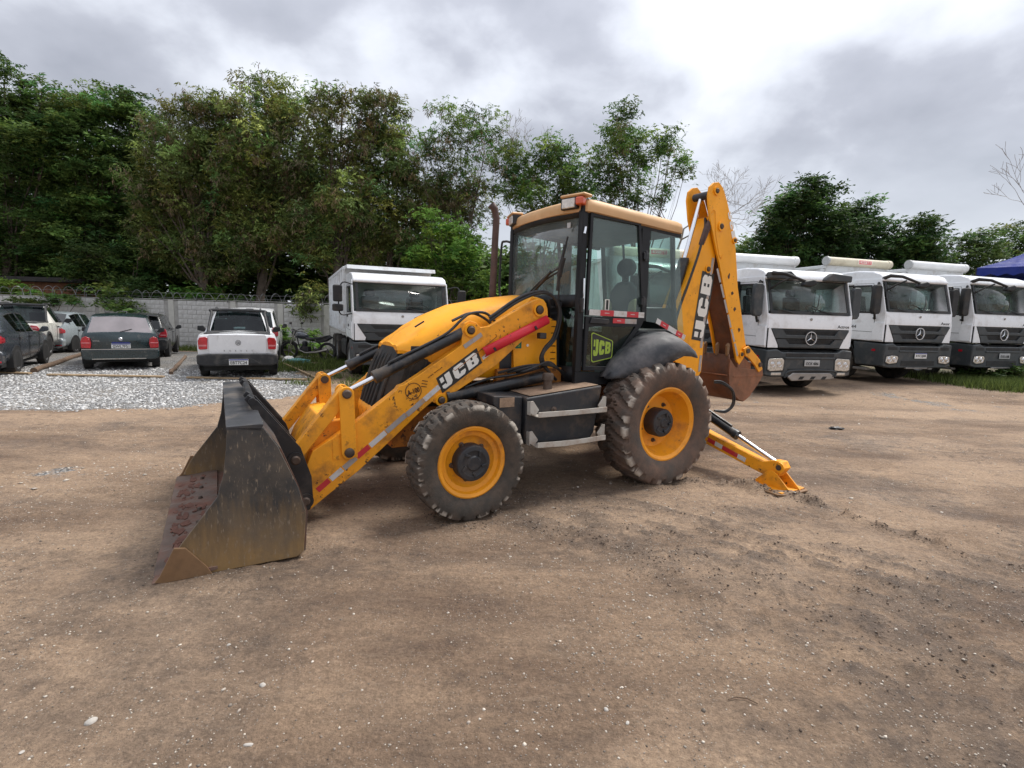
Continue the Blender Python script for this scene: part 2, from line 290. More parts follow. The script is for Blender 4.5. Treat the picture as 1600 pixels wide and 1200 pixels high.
# ------------------------------------------------------------------ mesh helpers
def link(o, parent=None):
    COL.objects.link(o)
    if parent is not None:
        o.parent = parent
    return o
def finish(me, mats, smooth=None):
    for m in (mats if isinstance(mats, (list, tuple)) else [mats]):
        me.materials.append(M[m] if isinstance(m, str) else m)
    if smooth is not None:
        me.shade_smooth()
        me.set_sharp_from_angle(angle=R(smooth))
class B:
    """collects geometry, then links it as ONE object"""
    def __init__(s):
        s.v = []; s.f = []; s.mi = []; s.cur = 0; s.T = None
    def add(s, vs, fs):
        k = len(s.v)
        if s.T is not None:
            vs = [tuple(s.T @ Vector(v)) for v in vs]
        s.v += [tuple(v) for v in vs]
        s.f += [tuple(i + k for i in f) for f in fs]
        s.mi += [s.cur] * len(fs)
        return s
    def box(s, c, d, rot=None):
        x, y, z = (q / 2 for q in d)
        vs = [Vector((a * x, b * y, e_ * z)) for a in (-1, 1) for b in (-1, 1) for e_ in (-1, 1)]
        if rot is not None:
            mm = Matrix.Rotation(rot[1], 3, rot[0]) if isinstance(rot, tuple) else rot
            vs = [mm @ v for v in vs]
        vs = [v + Vector(c) for v in vs]
        return s.add(vs, [(0, 1, 3, 2), (4, 6, 7, 5), (0, 4, 5, 1), (2, 3, 7, 6), (0, 2, 6, 4), (1, 5, 7, 3)])
    def span(s, a, b):
        return s.box([(p + q) / 2 for p, q in zip(a, b)], [abs(q - p) for p, q in zip(a, b)])
    def prism(s, poly, a, b, axis='Y'):
        n = len(poly)
        def P(p, t):
            return {'Y': (p[0], t, p[1]), 'X': (t, p[0], p[1]), 'Z': (p[0], p[1], t)}[axis]
        vs = [P(p, a) for p in poly] + [P(p, b) for p in poly]
        fs = [tuple(range(n)), tuple(range(2 * n - 1, n - 1, -1))] + [(i, i + n, (i + 1) % n + n, (i + 1) % n) for i in range(n)]
        return s.add(vs, fs)
    def tube(s, pts, r, seg=8, caps=True):
        pts = [Vector(p) for p in pts]
        if 3 < len(pts) < 20 and not isinstance(r, (list, tuple)) and .008 < r < .036:   # bent tube: round the bends
            P_ = [pts[0] * 2 - pts[1]] + pts + [pts[-1] * 2 - pts[-2]]; q = []
            for i in range(1, len(P_) - 2):
                for k in range(5):
                    t_ = k / 5; a_, b_, c_, d_ = P_[i - 1:i + 3]
                    q.append(.5 * ((2 * b_) + (c_ - a_) * t_ + (2 * a_ - 5 * b_ + 4 * c_ - d_) * t_ * t_ + (3 * b_ - a_ - 3 * c_ + d_) * t_ ** 3))
            pts = q + [pts[-1]]
        n = len(pts)
        rs = r if isinstance(r, (list, tuple)) else [r] * n
        vs = []; fs = []
        up = None
        for i, p in enumerate(pts):
            d = (pts[min(i + 1, n - 1)] - pts[max(i - 1, 0)])
            if d.length < 1e-9: d = Vector((0, 0, 1))
            d.normalize()
            if up is None:
                up = d.orthogonal().normalized()
            up = (up - d * up.dot(d))
            if up.length < 1e-6: up = d.orthogonal()
            up.normalize()
            w = d.cross(up)
            for k in range(seg):
                a = 2 * math.pi * k / seg
                vs.append(p + (up * math.cos(a) + w * math.sin(a)) * rs[i])
        for i in range(n - 1):
            for k in range(seg):
                k2 = (k + 1) % seg
                fs.append((i * seg + k, i * seg + k2, (i + 1) * seg + k2, (i + 1) * seg + k))
        if caps:
            fs.append(tuple(range(seg - 1, -1, -1))); fs.append(tuple((n - 1) * seg + k for k in range(seg)))
        return s.add(vs, fs)
    def lathe(s, prof, c, axis='Y', seg=32, a0=0.0, a1=2 * math.pi):
        """prof: list of (r, t) along the axis"""
        full = abs(a1 - a0 - 2 * math.pi) < 1e-6
        m = seg if full else seg + 1
        vs = []; fs = []
        for r, t in prof:
            for k in range(m):
                a = a0 + (a1 - a0) * k / seg
                u, w = r * math.cos(a), r * math.sin(a)
                q = {'Y': (u, t, w), 'X': (t, u, w), 'Z': (u, w, t)}[axis]
                vs.append((q[0] + c[0], q[1] + c[1], q[2] + c[2]))
        for i in range(len(prof) - 1):
            for k in range(m if full else seg):
                k2 = (k + 1) % m
                fs.append((i * m + k, (i + 1) * m + k, (i + 1) * m + k2, i * m + k2))
        return s.add(vs, fs)
    def quad(s, *p):
        return s.add(p, [tuple(range(len(p)))])
    def grid(s, rows):
        n = len(rows[0])
        vs = [p for r_ in rows for p in r_]
        fs = [(i * n + k, i * n + k + 1, (i + 1) * n + k + 1, (i + 1) * n + k) for i in range(len(rows) - 1) for k in range(n - 1)]
        return s.add(vs, fs)
    def build(s, name, mats, parent=None, bevel=0.0, smooth=35, bseg=2, solid=0.0):
        me = bpy.data.meshes.new(name)
        me.from_pydata(s.v, [], s.f)
        for p, i in zip(me.polygons, s.mi): p.material_index = i
        bm = bmesh.new(); bm.from_mesh(me); bmesh.ops.recalc_face_normals(bm, faces=bm.faces); bm.to_mesh(me); bm.free()
        finish(me, mats, smooth)
        o = bpy.data.objects.new(name, me)
        link(o, parent)
        if solid:
            md = o.modifiers.new('thickness', 'SOLIDIFY'); md.thickness = solid; md.offset = -1
        if bevel:
            md = o.modifiers.new('bevel', 'BEVEL'); md.width = bevel; md.segments = bseg; md.limit_method = 'ANGLE'; md.angle_limit = R(35); md.harden_normals = True
        return o

def empty(name, label, cat, loc=(0, 0, 0), rz=0.0, group=None, scale=None):
    o = bpy.data.objects.new(name, None)
    COL.objects.link(o)
    o.empty_display_size = 0.2
    o.location = loc; o.rotation_euler = (0, 0, rz)
    if scale: o.scale = scale
    o['label'] = label; o['category'] = cat
    if group: o['group'] = group
    return o
def tag(o, label=None, cat=None, group=None, kind=None):
    if label: o['label'] = label
    if cat: o['category'] = cat
    if group: o['group'] = group
    if kind: o['kind'] = kind
    return o
def copy_tree(o, parent=None, loc=None, rz=None, label=None):
    c = o.copy(); COL.objects.link(c); c.parent = parent
    if loc is not None: c.location = loc
    if rz is not None: c.rotation_euler = (0, 0, rz)
    if label: c['label'] = label
    for ch in list(o.children):
        copy_tree(ch, c)
    return c

def frame(origin, right, up):
    """matrix that puts flat art (x right, y up, z out) at origin"""
    r_ = Vector(right).normalized(); u = Vector(up); u = (u - r_ * u.dot(r_)).normalized(); n_ = r_.cross(u)
    m_ = Matrix((r_, u, n_)).transposed().to_4x4()
    m_.translation = Vector(origin)
    return m_
def flat(polys, fr, name, m_, parent, depth=0.002):
    b = B(); b.T = fr
    for p in polys:
        b.prism(p, 0, depth, 'Z')
    return b.build(name, m_, parent, smooth=None)
def text(s_, fr, height, name, m_, parent, width=None, bold=0.0, depth=0.0015, align='CENTER'):
    cu = bpy.data.curves.new(name, 'FONT')
    cu.body = s_; cu.size = 1.0; cu.align_x = align; cu.align_y = 'CENTER'; cu.offset = bold; cu.extrude = depth / height; cu.resolution_u = 3
    o = bpy.data.objects.new(name, cu); COL.objects.link(o)
    dg = bpy.context.evaluated_depsgraph_get()
    me = bpy.data.meshes.new_from_object(o.evaluated_get(dg))
    bpy.data.objects.remove(o); bpy.data.curves.remove(cu)
    xs = [v.co.x for v in me.vertices]; ys = [v.co.y for v in me.vertices]
    w, h = max(xs) - min(xs), max(ys) - min(ys)
    cx = (max(xs) + min(xs)) / 2 if align == 'CENTER' else min(xs)
    cy = (max(ys) + min(ys)) / 2
    sy = height / h; sx = (width / w) if width else sy
    for v in me.vertices:
        v.co = fr @ Vector(((v.co.x - cx) * sx, (v.co.y - cy) * sy, v.co.z * sy + depth))
    me.materials.append(M[m_])
    o = bpy.data.objects.new(name, me)
    return link(o, parent)

def sstep(x, a, b):
    t = np.clip((np.asarray(x, float) - a) / (b - a), 0, 1)
    return t * t * (3 - 2 * t)
def ground_z(x, y):
    """broad shape of the yard (no roughness)"""
    z = 0.17 * sstep(x, 7.6, 9.8) * sstep(y, 11.5, 13.6)
    z = z + 0.04 * sstep(-x, 2.0, 5.0) * sstep(y, 9.0, 11.0) * (1 - sstep(y, 16, 20))
    z = z - 0.08 * sstep(-x, 8, 14) * sstep(y, 17, 21)
    return z
# ------------------------------------------------------------------ ground
def vnoise(x, y, seed=0):
    """smooth value noise on arrays, 0..1"""
    xi = np.floor(x).astype(np.int64); yi = np.floor(y).astype(np.int64)
    fx = x - xi; fy = y - yi
    fx = fx * fx * (3 - 2 * fx); fy = fy * fy * (3 - 2 * fy)
    def h(a, b):
        n = (a * 374761393 + b * 668265263 + seed * 974634777) & 0x7fffffff
        n = ((n ^ (n >> 13)) * 1274126177) & 0x7fffffff
        return ((n ^ (n >> 16)) & 0xffff) / 65535.0
    return (h(xi, yi) * (1 - fx) + h(xi + 1, yi) * fx) * (1 - fy) + (h(xi, yi + 1) * (1 - fx) + h(xi + 1, yi + 1) * fx) * fy
def fbm(x, y, seed=0, oct_=4, rough=0.55):
    v = 0; a = 1; t = 0
    for i in range(oct_):
        v = v + a * vnoise(x * 2 ** i + 17.3 * i, y * 2 ** i - 9.1 * i, seed + i); t += a; a *= rough
    return v / t
def seg_dist(x, y, pts):
    d = np.full(np.shape(x), 1e9)
    for (ax, ay), (bx, by) in zip(pts[:-1], pts[1:]):
        vx, vy = bx - ax, by - ay
        t = np.clip(((x - ax) * vx + (y - ay) * vy) / (vx * vx + vy * vy), 0, 1)
        d = np.minimum(d, np.hypot(x - ax - t * vx, y - ay - t * vy))
    return d
# clay ridges squeezed up beside tyre tracks, and shallower old tracks
RUT = [(1.9, 5.35), (2.35, 5.3), (2.95, 4.86), (3.12, 4.4), (3.56, 3.72), (4.3, 3.0), (5.2, 2.3)]
RUT2 = [(0.1, 4.15), (0.6, 3.85), (1.0, 3.45), (1.35, 2.95), (1.85, 2.6), (2.6, 2.2)]
TRACKS = [[(1.2, 1.0), (1.9, 2.2), (2.6, 3.0), (4.6, 4.2), (9, 5.6)], [(-9, 6.3), (-4, 6.0), (-1, 6.9), (3, 8.7), (9, 9.6), (16, 9.4)],
          [(-9, 7.2), (-4, 7.0), (-1, 8.0), (3, 10.0), (9, 10.8), (16, 10.6)], [(-6, 4.0), (-3.4, 4.4), (-1.5, 5.5)], [(-5, 2.6), (-2.5, 3.3), (0.5, 3.5), (3, 4.7)]]
def churn(x, y):
    """combed, torn-up clay: streaks that follow the wheels, 0..1"""
    out = 0
    for k, (ang, cx, cy, lx, ly, amp) in enumerate([(-36, 2.3, 3.3, 2.6, 0.75, 1.0), (-33, 0.9, 3.75, 1.3, .35, .9), (-30, 3.0, 2.1, 2.2, 0.9, .85), (-25, -2.9, 5.4, 1.6, .35, .6), (-8, 4.5, 7.4, 3.5, .8, .45), (8, -2.0, 3.4, 2.0, .5, .45), (-35, 1.6, 1.7, .9, .4, .6), (-12, 1.0, 4.65, 1.6, .3, .8)]):
        a = math.radians(ang); c, s = math.cos(a), math.sin(a)
        u = (x - cx) * c + (y - cy) * s; v = -(x - cx) * s + (y - cy) * c
        m = np.exp(-((u / lx) ** 2 + (v / ly) ** 2) ** 1.5)
        w = fbm(u * 2.6, v * 11, 200 + k, 5, .62) * .65 + fbm(u * 9, v * 20, 230 + k, 3, .6) * .35
        out = np.maximum(out, amp * m * sstep(w, .475, .565))
    return out
CONTACTS = [(-0.371, 4.23), (1.529, 5.38), (2.78, 5.23)]
def relief(x, y):
    z = ground_z(x, y)
    near = 1 - sstep(np.hypot(x, y), 9, 16)
    calm = 1 - 0.8 * np.exp(-(((x - 0.2) / 3.2) ** 2 + ((y - 5.7) / 2.2) ** 2) ** 2)   # ground packed level where the loader stands
    z = z + (fbm(x * 0.35, y * 0.35, 3) - 0.5) * 0.05 * near * calm
    z = z + (fbm(x * 1.7, y * 1.7, 5) - 0.5) * 0.030 * near * calm
    rough = sstep(fbm(x * 0.8, y * 0.8, 9), 0.42, 0.66)
    z = z + (fbm(x * 7, y * 7, 21, 5, .62) - 0.5) * 0.026 * near * (0.4 + rough)
    z = z + (fbm(x * 22, y * 22, 27, 2) - 0.5) * 0.006 * near
    for rut, a, w in ((RUT, 0.055, 0.06), (RUT2, 0.026, 0.09)):
        d = seg_dist(x + 0.12 * (fbm(x * 3, y * 3, 31) - 0.5), y + 0.12 * (fbm(x * 3, y * 3, 37) - 0.5), rut)
        crumb = 0.15 + 1.3 * sstep(fbm(x * 5, y * 5, 41, 3), 0.42, 0.68)
        z = z + a * np.exp(-(d / w) ** 2) * crumb - a * 0.35 * np.exp(-((d - 0.22) / 0.14) ** 2)
    for tr in TRACKS:
        d = seg_dist(x, y, tr)
        z = z - 0.018 * np.exp(-(d / 0.16) ** 2) * near + 0.010 * np.exp(-((d - 0.27) / 0.08) ** 2) * near
        z = z + 0.012 * np.exp(-(d / 0.14) ** 4) * near * (np.sin((x * 0.5 + y * 0.6) * 60) > 0.1) * sstep(fbm(x * .7, y * .7, 88), .4, .6)
    z = z + 0.024 * churn(x, y) * (0.5 + fbm(x * 18, y * 18, 29, 2))
    z = z + 0.02 * sstep(-x, 1.5, 4) * sstep(y, 9.2, 10.5) * fbm(x * 2, y * 2, 77) * (1 - sstep(y, 16, 20))
    for cx, cy in CONTACTS:   # soil squeezed up round the near tyres and the stabiliser foot
        d = np.hypot((x - cx) * 1.0, (y - cy) * 1.15)
        z = z + 0.028 * np.exp(-((d - .25) / .075) ** 2) * sstep(fbm(x * 7, y * 7, 141, 4), .40, .62)
    return z
def pad_mask(x, y):
    edge = np.interp(x, [-30, -14, -8.6, -6.2, -5.2, -4.2, -3.2], [8.6, 8.4, 8.2, 8.5, 9.3, 10.3, 12.5])
    edge = edge + (fbm(x * 1.2, y * 1.2, 51) - 0.5) * 1.1 + (fbm(x * 5, y * 5, 53) - 0.5) * 0.5
    m = sstep(y, -0.35, 0.45) if False else np.clip((y - edge) / 0.55 + 0.5, 0, 1)
    right = np.interp(y, [8, 11.3, 16, 30], [-2.4, -4.5, -7.0, -9.5]) + (fbm(x * 2, y * 2, 57) - 0.5) * 0.7
    return m * np.clip((right - x) / 0.4 + 0.5, 0, 1) * (1 - sstep(y, 20.3, 21.6))
def axis_pts(lo, hi, fine_lo, fine_hi, step, grow=1.09):
    a = list(np.arange(fine_lo, fine_hi, step)); s = step
    r_ = [a[-1]]
    while r_[-1] < hi:
        s *= grow; r_.append(r_[-1] + s)
    s = step; l_ = [a[0]]
    while l_[-1] > lo:
        s *= grow; l_.append(l_[-1] - s)
    return np.array(l_[:0:-1] + a + r_[1:])
gx = axis_pts(-260, 260, -5.2, 6.4, 0.034, 1.045)
gy = axis_pts(-60, 420, 0.9, 8.2, 0.032, 1.04)
GX, GY = np.meshgrid(gx, gy)
GZ = relief(GX, GY)
nv = GX.size
co_ = np.stack([GX, GY, GZ], -1).reshape(-1, 3).astype(np.float32)
w_ = len(gx); h_ = len(gy)
ii = (np.arange(h_ - 1)[:, None] * w_ + np.arange(w_ - 1)[None, :]).ravel()
quads = np.stack([ii, ii + 1, ii + w_ + 1, ii + w_], 1).astype(np.int32)
def np_mesh(name, co, faces):
    me = bpy.data.meshes.new(name)
    k = faces.shape[1]
    me.vertices.add(len(co)); me.vertices.foreach_set('co', np.ascontiguousarray(co, np.float32).ravel())
    me.loops.add(faces.size); me.loops.foreach_set('vertex_index', np.ascontiguousarray(faces, np.int32).ravel())
    me.polygons.add(len(faces)); me.polygons.foreach_set('loop_start', np.arange(0, faces.size, k, dtype=np.int32))
    me.update(calc_edges=True)
    return me
gme = np_mesh('ground', co_, quads)
gme.shade_smooth()
pad = pad_mask(GX, GY)
grit = sstep(GY, 9.6, 11.2) * sstep(GX, 2.5, 5) * (1 - sstep(GY, 12.6, 13.6)) * sstep(fbm(GX * 1.3, GY * 1.3, 61), 0.42, 0.75)
grit2 = sstep(fbm(GX * 0.9, GY * 0.9, 65), 0.62, 0.75) * 0.35 + 0.75 * sstep(fbm(GX * 3, GY * 3, 68), .4, .6) * np.exp(-(seg_dist(GX, GY, [(-7, 5.0), (-4.4, 5.1), (-3.1, 5.6), (-2.2, 6.1)]) / 0.25) ** 2)
gravel = np.clip(np.maximum(pad, np.maximum(grit * 0.5, grit2 * 0.5)), 0, 1)
dd = seg_dist(GX, GY, RUT); dd2 = seg_dist(GX, GY, RUT2)
mud_and_shade = 0.9 * np.exp(-(dd / 0.09) ** 2) * sstep(fbm(GX * 4, GY * 4, 71, 3), 0.35, 0.6) + 0.7 * np.exp(-(dd2 / 0.16) ** 2) * sstep(fbm(GX * 4, GY * 4, 73, 3), 0.42, 0.62)
mud_and_shade += 0.8 * sstep(fbm(GX * 0.55, GY * 0.55, 81, 6, .7), 0.53, 0.66) * (1 - sstep(GY, 7, 10))
mud_and_shade += 0.8 * np.exp(-(((GX - 0.2) / 1.9) ** 2 + ((GY - 4.6) / 0.5) ** 2) * 1.0) * fbm(GX * 3, GY * 3, 87)
for tr in TRACKS:
    mud_and_shade += .55 * np.exp(-(seg_dist(GX, GY, tr) / .15) ** 4) * (np.sin((GX * .5 + GY * .6) * 60 + 9 * np.abs(seg_dist(GX, GY, tr))) > .1) * sstep(fbm(GX * .7, GY * .7, 88), .42, .58) * (1 - sstep(GY, 6.5, 8.5))
    mud_and_shade += 0.38 * (0.4 + fbm(GX * 4, GY * 4, 199, 3)) * np.exp(-(seg_dist(GX, GY, tr) / 0.2) ** 2)
chn = churn(GX, GY)
mud_and_shade += .75 * sstep(GX, 3.2, 5) * sstep(GY, 12.2, 13.4) * sstep(fbm(GX * 1.1, GY * 1.1, 191, 4), .3, .5)  # dark mud round the trucks, with the shade beneath them painted in
mud_and_shade += .4 * sstep(fbm(GX * 3.2 + 5, GY * 6, 195, 6, .7), .56, .66) * (1 - sstep(GY, 9, 12))
mud_and_shade = np.clip(mud_and_shade * .8 + 1.15 * chn, 0, 1)
och = np.clip(sstep(fbm(GX * 0.5 + 40, GY * 0.8, 91, 5), 0.47, 0.66) + .8 * sstep(fbm(GX * .18, GY * 1.3, 93, 5), .5, .64) * sstep(GY, 4.5, 6.5), 0, 1)
grass = np.clip(sstep(GY, 13.0, 13.8) * sstep(GX, 11.9, 13.2) + sstep(GX, -8.2, -7.2) * (1 - sstep(GX, -4.6, -3.2)) * sstep(GY, 12.5, 15) * sstep(fbm(GX * 1.6, GY * 1.6, 97), 0.3, 0.55) + sstep(GY, 21, 22.3), 0, 1)
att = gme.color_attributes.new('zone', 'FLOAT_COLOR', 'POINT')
att.data.foreach_set('color', np.stack([gravel, mud_and_shade, och, grass], -1).reshape(-1).astype(np.float32))
gm = bpy.data.materials.new('yard_dirt'); gm.use_nodes = True
t = gm.node_tree; p = t.nodes['Principled BSDF']
def n_(ty, **kw):
    n = t.nodes.new(ty)
    for k, v in kw.items(): setattr(n, k, v)
    return n
tco = n_('ShaderNodeTexCoord')
def nz(scale, det=6, ro=0.6, vec=None, out=0):
    n = n_('ShaderNodeTexNoise'); n.inputs['Scale'].default_value = scale; n.inputs['Detail'].default_value = det; n.inputs['Roughness'].default_value = ro
    t.links.new(vec or tco.outputs['Object'], n.inputs['Vector']); return n.outputs[out]
def mr(src, a, b, c=0., d=1.):
    n = n_('ShaderNodeMapRange'); n.inputs[1].default_value = a; n.inputs[2].default_value = b; n.inputs[3].default_value = c; n.inputs[4].default_value = d
    t.links.new(src, n.inputs[0]); return n.outputs[0]
def mx(f, a, b, mode='MIX'):
    n = n_('ShaderNodeMixRGB'); n.blend_type = mode
    for i, v in ((0, f), (1, a), (2, b)):
        if isinstance(v, (int, float)): n.inputs[i].default_value = v
        elif isinstance(v, tuple): n.inputs[i].default_value = (*v, 1)
        else: t.links.new(v, n.inputs[i])
    return n.outputs[0]
def mth(op, a, b=None, c=None):
    n = n_('ShaderNodeMath', operation=op)
    for i, v in enumerate((a, b, c)):
        if v is None: continue
        if isinstance(v, (int, float)): n.inputs[i].default_value = v
        else: t.links.new(v, n.inputs[i])
    return n.outputs[0]
za = n_('ShaderNodeAttribute', attribute_name='zone')
zs = n_('ShaderNodeSeparateColor'); t.links.new(za.outputs['Color'], zs.inputs[0])
# stretched noise: the yard is combed by passing tyres
mpg = n_('ShaderNodeMapping'); mpg.inputs['Rotation'].default_value = (0, 0, R(-14)); mpg.inputs['Scale'].default_value = (0.45, 1.5, 1)
t.links.new(tco.outputs['Object'], mpg.inputs[0])
base = mx(mr(nz(0.9, 7, 0.62, mpg.outputs[0]), 0.36, 0.64), (0.190, 0.127, 0.086), (0.415, 0.293, 0.195))
base = mx(mth('MULTIPLY', zs.outputs[2], 0.75), base, (0.48, 0.345, 0.235))
base = mx(mth('MULTIPLY', mr(nz(2.3, 8, 0.7), 0.52, 0.72), 0.40), base, (0.13, 0.098, 0.078))
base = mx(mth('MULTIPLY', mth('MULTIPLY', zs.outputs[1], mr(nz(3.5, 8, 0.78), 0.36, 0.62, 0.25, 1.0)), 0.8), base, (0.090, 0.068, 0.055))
base = mx(mth('MULTIPLY', mr(nz(14, 6, 0.75), 0.54, 0.70), 0.35), base, (0.115, 0.085, 0.065))
base = mx(mth('MULTIPLY', mr(nz(60, 4, 0.75), 0.35, 0.75), 1.0), mx(1.0, base, (0.72, 0.71, 0.70), 'MULTIPLY'), mx(1.0, base, (1.24, 1.23, 1.22), 'MULTIPLY'))
base = mx(mr(nz(26, 6, 0.8), 0.38, 0.66), mx(1.0, base, (0.78, 0.77, 0.76), 'MULTIPLY'), mx(1.0, base, (1.16, 1.16, 1.16), 'MULTIPLY'))
mpf = n_('ShaderNodeMapping'); mpf.inputs['Rotation'].default_value = (0, 0, R(-16)); mpf.inputs['Scale'].default_value = (2.2, 11, 1)
t.links.new(tco.outputs['Object'], mpf.inputs[0])
base = mx(mth('MULTIPLY', mr(nz(1.0, 7, 0.72, mpf.outputs[0]), 0.54, 0.70), 0.42), base, (0.10, 0.072, 0.055))
base = mx(mth('MULTIPLY', mr(nz(1.7, 7, 0.72, mpf.outputs[0]), 0.56, 0.72), 0.35), base, (0.43, 0.33, 0.235))
base = mx(mth('MULTIPLY', mth('MULTIPLY', mr(nz(5.5, 8, 0.8), 0.53, 0.60), mr(nz(0.8, 3), 0.42, 0.6)), 0.6), base, (0.095, 0.068, 0.052))
# small light grit
vo = n_('ShaderNodeTexVoronoi'); vo.inputs['Scale'].default_value = 55; t.links.new(tco.outputs['Object'], vo.inputs['Vector'])
gritm = mth('MULTIPLY', mth('LESS_THAN', vo.outputs['Distance'], 0.17), mr(nz(5.0, 4), 0.44, 0.58))
base = mx(mth('MULTIPLY', gritm, 0.7), base, (0.45, 0.40, 0.34))
# gravel
vg = n_('ShaderNodeTexVoronoi'); vg.inputs['Scale'].default_value = 34; t.links.new(tco.outputs['Object'], vg.inputs['Vector'])
vs_ = n_('ShaderNodeSeparateColor'); t.links.new(vg.outputs['Color'], vs_.inputs[0])
gcol = mx(mr(vs_.outputs[0], 0.0, 1.0), (0.26, 0.255, 0.25), (0.66, 0.65, 0.63))
gcol = mx(mr(vg.outputs['Distance'], 0.30, 0.62), gcol, (0.15, 0.147, 0.142))
gcol = mx(mr(nz(0.8, 4), 0.42, 0.66, 0, 0.5), gcol, (0.42, 0.37, 0.31))
gmask = mr(mth('ADD', zs.outputs[0], mth('MULTIPLY', mth('SUBTRACT', nz(9, 5, 0.7), 0.5), 0.9)), 0.38, 0.55)
col = mx(gmask, base, gcol)
gsc = mx(mr(nz(3, 5), 0.3, 0.7), (0.055, 0.085, 0.022), (0.11, 0.10, 0.05))
col = mx(mth('MULTIPLY', za.outputs['Alpha'], mr(nz(4, 5, 0.7), 0.38, 0.55)), col, gsc)
t.links.new(col, p.inputs['Base Color'])
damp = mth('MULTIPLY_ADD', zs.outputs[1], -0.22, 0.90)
t.links.new(mth('SUBTRACT', damp, mth('MULTIPLY', mr(nz(1.1, 5), 0.55, 0.7), 0.14)), p.inputs['Roughness'])
p.inputs['Specular IOR Level'].default_value = 0.35
hb = mth('ADD', mth('MULTIPLY', nz(16, 8, 0.72), 1.0), mth('MULTIPLY', nz(90, 4, 0.7), 0.30))
hb = mth('ADD', hb, mth('MULTIPLY', nz(1.0, 7, 0.72, mpf.outputs[0]), 0.55))
hb = mth('ADD', hb, mth('MULTIPLY', gritm, 0.12))
hb = mth('ADD', hb, mth('MULTIPLY', mth('MULTIPLY', gmask, mth('SUBTRACT', 0.5, vg.outputs['Distance'])), 1.6))
bp = n_('ShaderNodeBump'); bp.inputs['Strength'].default_value = 1.0; bp.inputs['Distance'].default_value = 0.045
t.links.new(hb, bp.inputs['Height']); t.links.new(bp.outputs[0], p.inputs['Normal'])
gme.materials.append(gm)
g = bpy.data.objects.new('ground', gme); link(g); tag(g, kind='structure')

def stone_shapes(k, seed):
    r_ = random.Random(seed); out = []
    for _ in range(k):
        bm = bmesh.new(); bmesh.ops.create_icosphere(bm, subdivisions=1, radius=1)
        sx, sy, sz = r_.uniform(.7, 1.2), r_.uniform(.55, 1), r_.uniform(.35, .7)
        for v in bm.verts:
            q = 1 + r_.uniform(-.42, .42); v.co = Vector((v.co.x * sx * q, v.co.y * sy * q, v.co.z * sz * q))
        out.append((np.array([v.co[:] for v in bm.verts]), np.array([[v.index for v in f.verts] for f in bm.faces])))
        bm.free()
    return out
def scatter_stones(name, pts, sizes, mat_, seed=1, kind='stuff', sink=0.25):
    shp = stone_shapes(6, seed); r_ = np.random.default_rng(seed)
    V = []; F = []; k = 0
    which = r_.integers(0, 6, len(pts)); ang = r_.uniform(0, 6.28, len(pts))
    for i in range(6):
        idx = np.where(which == i)[0]
        if not len(idx): continue
        v, f = shp[i]
        c, s_ = np.cos(ang[idx])[:, None], np.sin(ang[idx])[:, None]
        sz = sizes[idx][:, None]
        x = (v[None, :, 0] * c - v[None, :, 1] * s_) * sz + pts[idx, 0][:, None]
        y = (v[None, :, 0] * s_ + v[None, :, 1] * c) * sz + pts[idx, 1][:, None]
        z = v[None, :, 2] * sz + pts[idx, 2][:, None] + sz * (0.5 - sink) * 0.5
        V.append(np.stack([x, y, z], -1).reshape(-1, 3))
        F.append((f[None] + (np.arange(len(idx)) * len(v))[:, None, None] + k).reshape(-1, 3)); k += len(idx) * len(v)
    me = np_mesh(name, np.concatenate(V), np.concatenate(F)); me.materials.append(mat_)
    o = bpy.data.objects.new(name, me); link(o); o['kind'] = kind
    return o
def stone_mat(name, lo, hi, rough=0.85):
    m_ = bpy.data.materials.new(name); m_.use_nodes = True; t_ = m_.node_tree; p_ = t_.nodes['Principled BSDF']
    g_ = t_.nodes.new('ShaderNodeNewGeometry'); r_ = t_.nodes.new('ShaderNodeValToRGB')
    r_.color_ramp.elements[0].color = (*lo, 1); r_.color_ramp.elements[1].color = (*hi, 1)
    t_.links.new(g_.outputs['Random Per Island'], r_.inputs[0]); t_.links.new(r_.outputs[0], p_.inputs['Base Color']); p_.inputs['Roughness'].default_value = rough
    return m_
SM_PEB = stone_mat('pebble_mix', (0.20, 0.155, 0.12), (0.62, 0.56, 0.48))
SM_GRA = stone_mat('gravel_mix', (0.22, 0.22, 0.22), (0.72, 0.71, 0.69))
SM_CLOD = stone_mat('clod_mix', (0.055, 0.040, 0.030), (0.15, 0.105, 0.075), 0.95)
# pebbles over the dirt (denser in patches)
def reject(n, box, dens, seed):
    r_ = np.random.default_rng(seed)
    x = r_.uniform(box[0], box[1], n); y = r_.uniform(box[2], box[3], n)
    keep = r_.uniform(0, 1, n) < dens(x, y)
    return x[keep], y[keep]
x, y = reject(110000, (-7, 8, 1.0, 10.5), lambda x, y: 0.05 + 0.30 * sstep(fbm(x * 0.9, y * 0.9, 65), 0.55, 0.75) + 0.5 * np.exp(-(((x + 0.1) / .5) ** 2 + ((y - 1.75) / .35) ** 2)) + 0.30 * sstep(fbm(x * .6, y * .6, 66), .6, .8), 5)
peb = scatter_stones('pebbles', np.stack([x, y, relief(x, y)], -1), np.minimum(np.random.default_rng(3).gamma(1.6, 0.0018, len(x)) + 0.0014, 0.011), SM_PEB, 3)
x, y = reject(52000, (-22, -2.5, 8.0, 14.0), lambda x, y: np.clip(pad_mask(x, y), 0, 1) * np.clip(1.25 - (y - 8) / 7, 0.12, 1) * (x > -y * 1.12), 6)
gra = scatter_stones('gravel', np.stack([x, y, relief(x, y)], -1), np.random.default_rng(4).gamma(5, 0.0026, len(x)) + 0.005, SM_GRA, 4)
